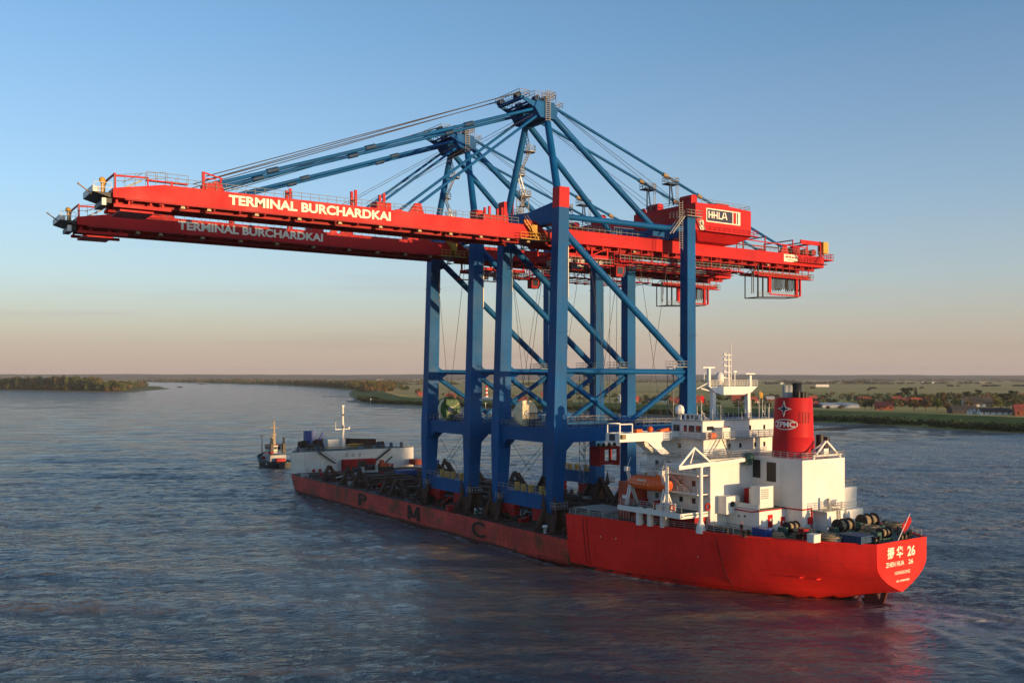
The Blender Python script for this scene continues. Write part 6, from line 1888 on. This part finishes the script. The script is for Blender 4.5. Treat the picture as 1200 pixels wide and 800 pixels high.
# ---- foliage: clumps of small leaf faces
def leaf_cloud(centers, radii, per, size, seed, flat=0.85):
    """faces spread through the given ellipsoids; returns verts, faces"""
    rg = np.random.RandomState(seed)
    C = np.repeat(np.array(centers, float), per, 0)
    Rr = np.repeat(np.array(radii, float), per, 0)
    n = len(C)
    d = rg.normal(size=(n, 3)); d /= np.linalg.norm(d, axis=1)[:, None]
    rad = rg.uniform(0.25, 1.0, n) ** 0.5 * rg.uniform(0.85, 1.12, n)
    p = C + d * Rr * rad[:, None]
    nrm = d + rg.normal(scale=0.7, size=(n, 3)); nrm /= np.linalg.norm(nrm, axis=1)[:, None]
    t = np.cross(nrm, rg.normal(size=(n, 3))); t /= np.linalg.norm(t, axis=1)[:, None]
    b = np.cross(nrm, t)
    sz = np.repeat(np.atleast_1d(size), n // len(np.atleast_1d(size)))[:, None] * rg.uniform(0.6, 1.35, (n, 1))
    q = np.stack([p - t * sz - b * sz * 0.7, p + t * sz - b * sz * 0.5, p + t * sz * 0.7 + b * sz, p - t * sz * 0.8 + b * sz * 0.8], 1)
    return q.reshape(-1, 3), n
def leaf_mesh(name, q, n, m_):
    me = bpy.data.meshes.new(name)
    me.vertices.add(len(q)); me.vertices.foreach_set('co', q.astype(np.float32).ravel())
    me.loops.add(n * 4); me.loops.foreach_set('vertex_index', np.arange(n * 4, dtype=np.int32))
    me.polygons.add(n); me.polygons.foreach_set('loop_start', np.arange(0, n * 4, 4, dtype=np.int32))
    me.update(calc_edges=True)
    for k in (m_ if isinstance(m_, list) else [m_]):
        me.materials.append(k)
    return me
def stuff(name, centers, radii, per, size, mks, label, cat, seed=1):
    q, n = leaf_cloud(centers, radii, per, size, seed)
    me = leaf_mesh(name, q, n, [M[k] for k in mks])
    rg = np.random.RandomState(seed + 5)
    mi = np.repeat(rg.randint(0, len(mks), len(centers)), per).astype(np.int32)
    me.polygons.foreach_set('material_index', mi)
    o = bpy.data.objects.new(name, me); col.objects.link(o)
    return tag(o, label, cat, kind='stuff')

rgf = random.Random(21)
# island forest
cs_l, rs_l = [], []
def along(pts, n):
    L = [math.hypot(b[0] - a[0], b[1] - a[1]) for a, b in zip(pts[:-1], pts[1:])]
    T = sum(L)
    for i in range(n):
        s_ = rgf.uniform(0, T)
        for (a, b), l in zip(zip(pts[:-1], pts[1:]), L):
            if s_ <= l:
                t = s_ / l
                yield a[0] + (b[0] - a[0]) * t, a[1] + (b[1] - a[1]) * t
                break
            s_ -= l
for x, y in along([(-3000, 2580), (-2200, 2560), (-1400, 2540), (-1180, 2360), (-1000, 2215), (-910, 2165)], 620):
    dd = rgf.uniform(0, 130)
    x2, y2 = x - dd * 0.25, y + dd + 8
    tip = min(1.0, max(0.35, (-855 - x2) / 150))
    h = rgf.uniform(24, 36) * tip * (0.85 if rgf.random() < 0.3 else 1)
    for k in range(2):
        cs_l.append((x2 + rgf.uniform(-6, 6), y2, 2 + h * (0.35 + 0.35 * k) + rgf.uniform(-2, 2))); rs_l.append((rgf.uniform(7, 12), rgf.uniform(7, 11), h * 0.34))
for x, y in along([(-1010, 2290), (-1060, 2700), (-1260, 3300)], 90):
    h = rgf.uniform(12, 24)
    cs_l.append((x - rgf.uniform(20, 110), y, 2 + h * 0.5)); rs_l.append((9, 9, h * 0.5))
stuff('island_forest', cs_l, rs_l, 110, 1.5, ['leaf_mid', 'leaf_spring', 'leaf_bronze', 'leaf_mid', 'leaf_dark'], 'dense brown green wood covering the island', 'forest', 3)
# far shore tree belts
cs_l, rs_l = [], []
for x, y in along([(-2650, 6750), (-1900, 5700), (-1400, 4800), (-961, 4010)], 260):
    dd = rgf.uniform(0, 160); h = rgf.uniform(9, 20) if rgf.random() < 0.75 else rgf.uniform(18, 27)
    cs_l.append((x + dd * 0.6, y + dd, 2 + h * 0.5)); rs_l.append((rgf.uniform(9, 18), 10, h * 0.52))
for x, y in along([(-961, 4000), (-700, 3330), (-560, 2930), (-440, 2560)], 330):
    dd = rgf.uniform(8, 150); h = rgf.uniform(12, 24)
    cs_l.append((x + dd * 0.75, y + dd * 0.65, 2 + h * 0.5)); rs_l.append((rgf.uniform(7, 13), 9, h * 0.52))
stuff('far_bank_wood', cs_l, rs_l, 70, 2.0, ['leaf_bronze', 'leaf_mid', 'leaf_dark', 'leaf_bronze'], 'strip of bare and budding trees along the far river bank', 'forest', 4)
cs_l, rs_l = [], []
for x, y in along([(-420, 2500), (-345, 2040)], 70):
    dd = rgf.uniform(12, 110); h = rgf.uniform(13, 25)
    for k in range(2):
        cs_l.append((x + dd * 0.78 + rgf.uniform(-5, 5), y + dd * 0.6, 2 + h * (0.35 + 0.35 * k))); rs_l.append((rgf.uniform(6, 10), 7, h * 0.36))
stuff('budding_grove', cs_l, rs_l, 120, 1.0, ['leaf_bronze', 'leaf_spring', 'leaf_bronze'], 'golden brown grove of budding trees at the river bend', 'forest', 6)
# hedgerows and belts out on the plain, far to near
cs_l, rs_l = [], []
for Yr, n, h0, xa, xb in ((7600, 300, 26, -3800, 6500), (6200, 260, 20, -1900, 5600), (5200, 220, 16, -800, 4700), (4300, 150, 10, -500, 3800), (3300, 26, 7, -350, 2600), (2500, 12, 5, -150, 1900)):
    for i in range(n):
        x = rgf.uniform(xa, xb)
        if math.sin(x * 0.0031 + Yr) < -0.35:
            continue
        h = h0 * rgf.uniform(0.45, 1.15)
        cs_l.append((x, Yr + 260 * math.sin(x * 0.0009 + Yr * 0.01) + rgf.uniform(-40, 40), 2 + h * 0.5)); rs_l.append((rgf.uniform(1.5, 4.5) * h, h * 0.8, h * 0.55))
stuff('far_hedgerows', cs_l, rs_l, 60, 2.6, ['leaf_dark', 'leaf_mid', 'leaf_bronze', 'leaf_dark'], 'dark hedgerows and copses far out on the plain', 'hedge', 7)
# unseen tall wood behind the viewer's shoulder, placed and shaped to shade the forward ship
cs_l, rs_l = [], []
for i in range(150):
    ly = -2 + 177 * (i + rgf.random()) / 150
    b_ = w2(17.5, ly) + S * rgf.uniform(565, 640)
    h = rgf.uniform(26, 32) * (1.0 if ly > 8 else 0.75)
    for k in range(3):
        cs_l.append((b_.x + rgf.uniform(-4, 4), b_.y + rgf.uniform(-4, 4), 2 + h * (0.2 + 0.27 * k))); rs_l.append((rgf.uniform(5, 8), rgf.uniform(5, 8), h * 0.24))
stuff('shade_wood', cs_l, rs_l, 90, 1.2, ['leaf_mid', 'leaf_spring', 'leaf_dark'], 'unseen tall wood on the near right bank, placed to shade the forward ship', 'forest', 12)
# bushes and reeds on the near bank
cs_l, rs_l = [], []
for x, y in along(SHORE[7:21], 1500):
    dd = rgf.choice((rgf.uniform(8, 20), rgf.uniform(14, 44)))
    h = rgf.uniform(1.6, 4.6) * (1.25 if dd < 20 else 0.8)
    cs_l.append((x + 0.78 * dd, y + 0.626 * dd, 1.2 + h * 0.4)); rs_l.append((rgf.uniform(2, 5), rgf.uniform(2, 5), h * 0.6))
stuff('bank_bushes', cs_l, rs_l, 46, 0.55, ['leaf_dark', 'leaf_mid', 'leaf_dark', 'leaf_dark'], 'dark bushes and reeds along the foot of the dike', 'bushes', 8)
cs_l, rs_l = [], []
for i in range(330):
    px = rgf.choice((rgf.uniform(500, 1230), rgf.uniform(850, 1230)))
    py = rgf.choice((rgf.uniform(462, 468), rgf.uniform(468, 477)))
    x, y = ground(px, py)
    h = rgf.uniform(2, 7)
    cs_l.append((x, y, 2 + h * 0.45)); rs_l.append((rgf.uniform(2.5, 7), rgf.uniform(3, 6), h * 0.55))
for i in range(240):
    px = rgf.choice((rgf.uniform(1070, 1215), rgf.uniform(1000, 1215)))
    x, y = ground(px, rgf.choice((rgf.uniform(466, 470), rgf.uniform(471, 477))))
    h = rgf.uniform(4, 11)
    cs_l.append((x, y, 2 + h * 0.45)); rs_l.append((rgf.uniform(3, 7), rgf.uniform(3, 6), h * 0.55))
stuff('village_hedges', cs_l, rs_l, 60, 0.75, ['leaf_dark', 'leaf_mid', 'leaf_spring', 'leaf_bronze'], 'hedges and garden shrubs between the village houses', 'hedge', 9)

# ---- single trees of the village
def tree_kind(kind, seed):
    rg = random.Random(seed)
    if kind == 'conifer':
        cc = [(rg.uniform(-0.3, 0.3), rg.uniform(-0.3, 0.3), 1.5 + i * 1.25) for i in range(8)]
        rr = [(2.6 * (1 - i / 9), 2.6 * (1 - i / 9), 1.1) for i in range(8)]
        q, n = leaf_cloud(cc, rr, 70, 0.32, seed); mk_ = 'leaf_dark'; top = 11
    else:
        cc, rr = [], []
        for i in range(11):
            a = rg.uniform(0, 6.28); d = rg.uniform(0.4, 2.9)
            cc.append((d * math.cos(a), d * math.sin(a), rg.uniform(3.6, 8.2))); s_ = rg.uniform(1.2, 2.2); rr.append((s_, s_, s_ * 0.85))
        q, n = leaf_cloud(cc, rr, 64, 0.36, seed); mk_ = {'round': 'leaf_mid', 'spring': 'leaf_spring', 'bronze': 'leaf_bronze', 'dark': 'leaf_dark'}[kind]; top = 8
    crown = leaf_mesh('crown', q, n, M[mk_])
    tb = MB().tube((0, 0, -0.3), (0.1, 0, top * 0.45), 0.32, 0.2, 7).tube((0.1, 0, top * 0.45), (0.2, 0.1, top * 0.8), 0.2, 0.07, 6)
    for i in range(5):
        a = i * 1.3
        tb.tube((0.08, 0, top * (0.36 + 0.06 * i)), (2.0 * math.cos(a), 2.0 * math.sin(a), top * (0.55 + 0.07 * i)), 0.11, 0.04, 5)
    t = tb.build('trunk', M['bark'])
    tm = t.data
    bpy.data.objects.remove(t)
    return crown, tm
KIND = {k: tree_kind(k, i + 31) for i, k in enumerate(('round', 'spring', 'bronze', 'dark', 'conifer'))}
def tree(px, py, kind, hpx, label, wide=1.0):
    x, y = ground(px, py)
    o = bpy.data.objects.new('conifer_tree' if kind == 'conifer' else 'broadleaf_tree', None)
    col.objects.link(o)
    o.location = (x, y, 2.0)
    s_ = hpx / (FPX / y) / (11.5 if kind == 'conifer' else 9.6)
    o.scale = (s_ * wide, s_ * wide, s_)
    o.rotation_euler = (0, 0, rgf.uniform(0, 6.28))
    for nm, me in zip(('crown', 'trunk'), KIND[kind]):
        c = bpy.data.objects.new(nm, me); col.objects.link(c); c.parent = o
    tag(o, label, 'tree', 'trees around the village')
for a in ((1063, 468, 'dark', 15, 'broad dark tree rising behind the long red roof', 1.3), (1073, 468, 'conifer', 15, 'pointed dark conifer at the right end of the long red roof'),
          (1054, 469, 'dark', 10, 'low dark tree at the left end of the long red roof'), (1084, 471, 'round', 10, 'green tree between the long red roof and the thatched house'),
          (1092, 474, 'round', 13, 'tall green tree standing before the budding tree of the village'), (1099, 473, 'conifer', 14, 'slim conifer among the green trees in the middle of the village'),
          (1105, 472, 'bronze', 13, 'golden brown tree beside the slim village conifer'), (1098, 481, 'round', 15, 'green tree at the crest of the dike before the slim conifer'),
          (1071, 481, 'bronze', 14, 'wide rusty brown tree in front of the long red roof', 1.5), (1085, 481, 'bronze', 13, 'rusty brown tree right of the wide rusty one'),
          (1110, 482, 'bronze', 12, 'bare brownish tree left of the dark roofed farmhouse'), (1121, 477, 'spring', 10, 'yellow green bush like tree above the dark farmhouse roof', 1.5),
          (1133, 467, 'dark', 9, 'dark tree behind the left gable of the thatched house', 1.5), (1147, 466, 'dark', 10, 'tall dark tree behind the thatched roof ridge'),
          (1169, 478, 'spring', 10, 'light green tree right of the thatched house', 1.4), (1178, 473, 'dark', 13, 'large dark tree behind the orange brick barn', 1.6),
          (1187, 468, 'dark', 11, 'dark tree at the far right behind the barn ridge', 1.4), (1195, 476, 'round', 9, 'green tree peeping over the orange barn roof'),
          (1021, 480, 'dark', 10, 'black green conifer like tree left of the small brick house', 0.9), (1014, 480, 'dark', 8, 'low dark tree two places left of the small brick house'),
          (1049, 479, 'round', 8, 'small green tree right of the small brick house', 1.2), (985, 480, 'bronze', 6, 'low brown tree before the greenhouse', 1.6),
          (970, 480, 'bronze', 5, 'brownish shrub tree at the left front of the greenhouse', 1.5), (1018, 459, 'dark', 4, 'lonely dark tree out on the pale meadow', 1.6),
          (842, 470, 'round', 8, 'green tree seen under the radar mast', 1.4), (872, 472, 'dark', 9, 'dark tree left of the red funnel', 1.2),
          (782, 471, 'dark', 8, 'dark tree by the red barn right of the blue crane leg', 1.3), (758, 470, 'round', 8, 'green tree left of the black and white shed', 1.2),
          (707, 470, 'dark', 8, 'dark tree left of the small white tower house', 1.5), (722, 472, 'round', 6, 'green tree right of the small white tower house', 1.4),
          (628, 470, 'spring', 6, 'light green tree behind the crossing crane braces', 1.5), (537, 470, 'round', 6, 'green tree behind the white cable reel', 1.5),
          (583, 472, 'dark', 6, 'dark tree next to the striped beacon', 1.3), (470, 458, 'spring', 8, 'yellow green tree on the dike near the river bend', 1.6),
          (477, 459, 'round', 8, 'green tree right of the yellow green one on the dike', 1.6), (490, 463, 'bronze', 8, 'brown tree beside the red roofs left of the cranes', 1.5)):
    tree(*a)

# ---- houses
def house(px, py, w, d, h, rh, wall, roof, rot, label, name='village_house', cat='house', chim=1, gable=None, z=2.0):
    x, y = ground(px, py, z)
    b = bpy.data.objects.new(name, None); col.objects.link(b)
    b.location = (x, y, z); b.rotation_euler = (0, 0, R(rot))
    tag(b, label, cat, 'houses of the village behind the dike' if cat == 'house' else None)
    m = MB().prism([(-d / 2, 0), (d / 2, 0), (d / 2, h), (0, h + rh), (-d / 2, h)], 'x', -w / 2, w / 2)
    wl = m.build('wall', M[gable or wall], b)
    if gable:
        MB().box(-w / 2 + 0.1, w / 2 - 0.1, -d / 2 - 0.06, -d / 2 - 0.002, 0, h - 0.05).build('front', M[wall], wl)
    e = 0.45
    r = MB()
    k = rh / (d / 2)
    for s_ in (-1, 1):
        p0 = [(0, h + rh + 0.28), (s_ * (d / 2 + e), h - e * k + 0.28), (s_ * (d / 2 + e), h - e * k + 0.02), (0, h + rh + 0.02)]
        r.prism(p0, 'x', -w / 2 - e, w / 2 + e)
    rf = r.build('roof', M[roof], b)
    if chim:
        MB().box(w * 0.2, w * 0.2 + 0.9, -0.45, 0.45, h + rh - 0.6, h + rh + 1.4).build('chimney', M['brick'], rf)
    n = max(2, int(w / 4.5))
    for i in range(n):
        xx = -w / 2 + w * (i + 0.5) / n
        MB().box(xx - 0.7, xx + 0.7, -d / 2 - 0.1, -d / 2 - 0.062, h * 0.35, h * 0.8).build('window', M['glass'], wl)
    for s_ in (-1, 1):
        MB().box(s_ * (w / 2 + 0.03) - 0.02, s_ * (w / 2 + 0.03) + 0.02, -0.7, 0.7, h * 0.9, h + rh * 0.4).build('window', M['glass'], wl)
for a in ((1036, 480, 17, 9, 4.2, 4.2, 'brick', 'tile', -12, 'orange brick house with a red roof alone on the dike, right of the black tree'),
          (1062, 474, 14, 9, 3.5, 4, 'brick', 'tile', 20, 'red roofed house at the left end of the village row'),
          (1079, 475, 24, 11, 4, 5, 'brick', 'tile', 4, 'long red tiled farmhouse under the broad dark tree'),
          (1013, 470, 20, 8, 3, 3.2, 'brick', 'tile', 6, 'red roofed cottage right of the greenhouse'),
          (1050, 470, 14, 8, 3, 3.5, 'brick', 'tile', -5, 'red roofed cottage just left of the long red farmhouse'),
          (1145, 476, 30, 14, 3.0, 7.5, 'plaster', 'thatch', -14, 'big thatched farmhouse with two white gable tips'),
          (1158, 470, 8, 7, 4.5, 4.5, 'brick', 'tile', 75, 'small brick house with a pointed red gable above the thatched farm'),
          (1128, 484, 24, 10, 3, 4.0, 'tile_dark', 'tile_dark', 3, 'low dark roofed farmhouse close behind the dike'),
          (1165, 486, 26, 9, 2.8, 3.2, 'plaster', 'tile_dark', -4, 'long white house with a dark roof near the dike crest'),
          (1139, 485.5, 7, 5, 2.6, 1.8, 'plaster', 'shed_roof', 30, 'small white shed at the corner of the long white house'),
          (1203, 487, 20, 12, 4.5, 5.0, 'brick', 'tile', -16, 'orange brick barn with a white gable at the right edge of the view'),
          (1116, 467, 12, 7, 3, 2.5, 'plaster', 'tile_dark', 0, 'white walled bungalow with a dark roof in the middle distance'),
          (1199, 466, 9, 7, 3, 3.5, 'brick', 'tile', 10, 'far red roofed house at the right edge of the view'),
          (950, 470, 16, 9, 3.5, 4, 'brick', 'tile', 8, 'red roofed house just right of the funnel top'),
          (953, 477, 10, 8, 3.2, 3.2, 'tile_dark', 'tile', -10, 'dark walled red house at the left of the greenhouse'),
          (880, 473, 16, 9, 3.5, 4.5, 'plaster', 'tile', 14, 'house with a wide red roof seen left of the funnel'),
          (866, 470, 20, 10, 4, 5, 'brick', 'tile', -6, 'large red roofed farmhouse seen through the radar mast'),
          (902, 470, 12, 8, 3.2, 3.4, 'brick', 'shed_roof', 12, 'pale roofed house hugging the left side of the funnel'),
          (813, 472, 26, 11, 3.8, 5, 'brick', 'tile', 4, 'long red barn to the left of the radar mast'),
          (795, 473, 22, 10, 3.5, 4.2, 'brick', 'tile', -8, 'red farmhouse right of the landside crane leg'),
          (769, 471, 26, 9, 2.6, 2.2, 'plaster', 'tile_dark', 5, 'black roofed shed with white gables by the crane brace'),
          (746, 471, 9, 8, 3.2, 4.2, 'brick', 'tile', 20, 'small red gabled house right of the blue leg'),
          (727, 471, 5.5, 5.5, 7.5, 2.5, 'plaster', 'shed_roof', 40, 'narrow white tower house left of the blue leg'),
          (640, 464, 18, 9, 3.5, 4, 'brick', 'tile', 0, 'red house seen behind the crossing braces'),
          (610, 472, 18, 9, 3, 3.6, 'brick', 'tile', -6, 'red cottage behind the cream cable reel'),
          (545, 468, 15, 9, 3, 4, 'brick', 'tile', 9, 'red house behind the green covered reel'),
          (528, 466, 14, 9, 3, 4, 'brick', 'tile', -12, 'second red house left of the green covered reel'),
          (574, 471, 22, 9, 3.4, 2.6, 'plaster', 'shed_roof', 3, 'long white house at the foot of the striped beacon'),
          (494, 464, 13, 9, 3.2, 4, 'brick', 'tile', 15, 'red roofed house just left of the foremost crane leg'),
          (507, 466, 15, 9, 3.2, 4, 'brick', 'tile', -5, 'red roofed house half behind the foremost crane leg')):
    house(*a)
def greenhouse(px, py, w, d, label):
    x, y = ground(px, py)
    b = bpy.data.objects.new('greenhouse', None); col.objects.link(b)
    b.location = (x, y, 2.0); b.rotation_euler = (0, 0, R(-6))
    tag(b, label, 'greenhouse')
    n = 5
    for i in range(n):
        yy = -d / 2 + d * (i + 0.5) / n
        MB().prism([(yy - d / n / 2, 0), (yy + d / n / 2 - 0.02, 0), (yy + d / n / 2 - 0.02, 3), (yy, 4.6), (yy - d / n / 2, 3)], 'x', -w / 2, w / 2).build('glass_bay', M['greenhouse'], b)
    fr = MB()
    for i in range(12):
        fr.box(-w / 2 + w * i / 11 - 0.08, -w / 2 + w * i / 11 + 0.08, -d / 2 - 0.08, -d / 2 - 0.01, 0, 3)
    fr.build('frame', M['plaster'], b)
greenhouse(980, 477, 38, 42, 'large glass greenhouse with a pale roof behind the dike')

def beacon():
    x, y = ground(570, 470)
    b = bpy.data.objects.new('lighthouse', None); col.objects.link(b); b.location = (x, y, 2)
    tag(b, 'red and white striped lighthouse behind the dike between the crane legs', 'lighthouse')
    r0 = 2.6
    for i in range(7):
        MB().tube((0, 0, i * 2.6), (0, 0, i * 2.6 + 2.59), r0 - i * 0.12, r0 - (i + 1) * 0.12, 18).build('stripe', M['red'] if i % 2 else M['plaster'], b)
    MB().lathe((0, 0, 18.2), [(2.6, 0), (2.6, 0.3), (1.3, 0.35), (1.3, 2.2), (1.7, 2.3), (0.2, 3.6)], 18).build('lantern', M['red'], b)
beacon()
for px, py, lab in ((434.5, 472.6, 'thin white river mark post on the left headland'), (569, 478.5, 'thin white river mark post below the striped lighthouse'), (690.5, 479.5, 'thin white river mark post seen between the blue legs')):
    x, y = ground(px, py, 0.5)
    b = bpy.data.objects.new('river_mark', None); col.objects.link(b); b.location = (x, y, 0)
    tag(b, lab, 'river mark')
    MB().tube((0, 0, -1), (0, 0, 5.6), 0.3, 0.2, 8).build('post', M['plaster'], b)
    MB().lathe((0, 0, 5.6), [(0.7, 0), (0.7, 0.9), (0.05, 1.6)], 10).build('top_mark', M['plaster'], b)
# far white buildings
def block(px, py, w, h, lab, mk='plaster'):
    x, y = ground(px, py)
    b = bpy.data.objects.new('far_building', None); col.objects.link(b); b.location = (x, y, 2)
    tag(b, lab, 'building')
    wl = MB().box(-w / 2, w / 2, -w * 0.15, w * 0.15, 0, h).build('wall', M[mk], b)
    MB().box(-w / 2 - 0.5, w / 2 + 0.5, -w * 0.15 - 0.5, w * 0.15 + 0.5, h, h + 0.8).build('roof', M['shed_roof'], b)
block(963, 453.2, 44, 8, 'long low white hall far out on the meadow right of the funnel')
block(985, 449.5, 20, 7, 'small white building on the far edge of the meadow')
block(1083, 449.2, 24, 9, 'white building in the distant hedge above the red farmhouse')
block(1094, 449.2, 14, 9, 'second smaller white building in the distant hedge')
block(1152, 449.6, 34, 8, 'pale hall in the distant hedge above the thatched farm')
block(916, 450, 14, 8, 'bright white building in the distance left of the funnel')
block(488, 446.8, 40, 14, 'pale building far behind the river bend')
block(446, 446.4, 60, 16, 'group of pale blocks far beyond the golden grove')
block(194, 443.8, 60, 38, 'distant pale tower block beyond the island tip')
# far ships on the river
def far_boat(px, py, l, lab):
    x, y = ground(px, py, 0)
    b = bpy.data.objects.new('distant_boat', None); col.objects.link(b); b.location = (x, y, 0); b.rotation_euler = (0, 0, R(10))
    tag(b, lab, 'boat')
    MB().hexa([(-l * .42, -3, -0.5), (l * .42, -3, -0.5), (l * .42, 3, -0.5), (-l * .42, 3, -0.5)], [(-l / 2, -4, 3), (l / 2, -4, 3), (l / 2, 4, 3), (-l / 2, 4, 3)]).build('hull', M['black'], b)
    MB().box(l * .15, l * .35, -2, 2, 3, 6).beam((l * .25, 0, 6), (l * .25, 0, 11), 0.5, 0.5).build('wheelhouse', M['grey'], b)
far_boat(211, 453.6, 16, 'tiny dark boat on the river off the island tip')
far_boat(237, 450.2, 40, 'distant barge near the far bank')
# ------------------------------------------------------------------ evening haze over the whole view
def haze():
    m = bpy.data.materials.new('evening_haze'); m.use_nodes = True
    t = m.node_tree
    for n in list(t.nodes):
        if n.type == 'BSDF_PRINCIPLED':
            t.nodes.remove(n)
    v = t.nodes.new('ShaderNodeVolumePrincipled')
    v.inputs['Color'].default_value = (0.86, 0.84, 0.86, 1)
    v.inputs['Density'].default_value = 0.000038
    v.inputs['Anisotropy'].default_value = 0.0
    t.links.new(v.outputs[0], t.nodes['Material Output'].inputs['Volume'])
    o = MB().box(-15500, 16500, -1500, 14500, -4.0, 130.0).build('haze', m)
    tag(o, 'thin evening haze lying over the river and the plain', 'haze', kind='stuff')
haze()
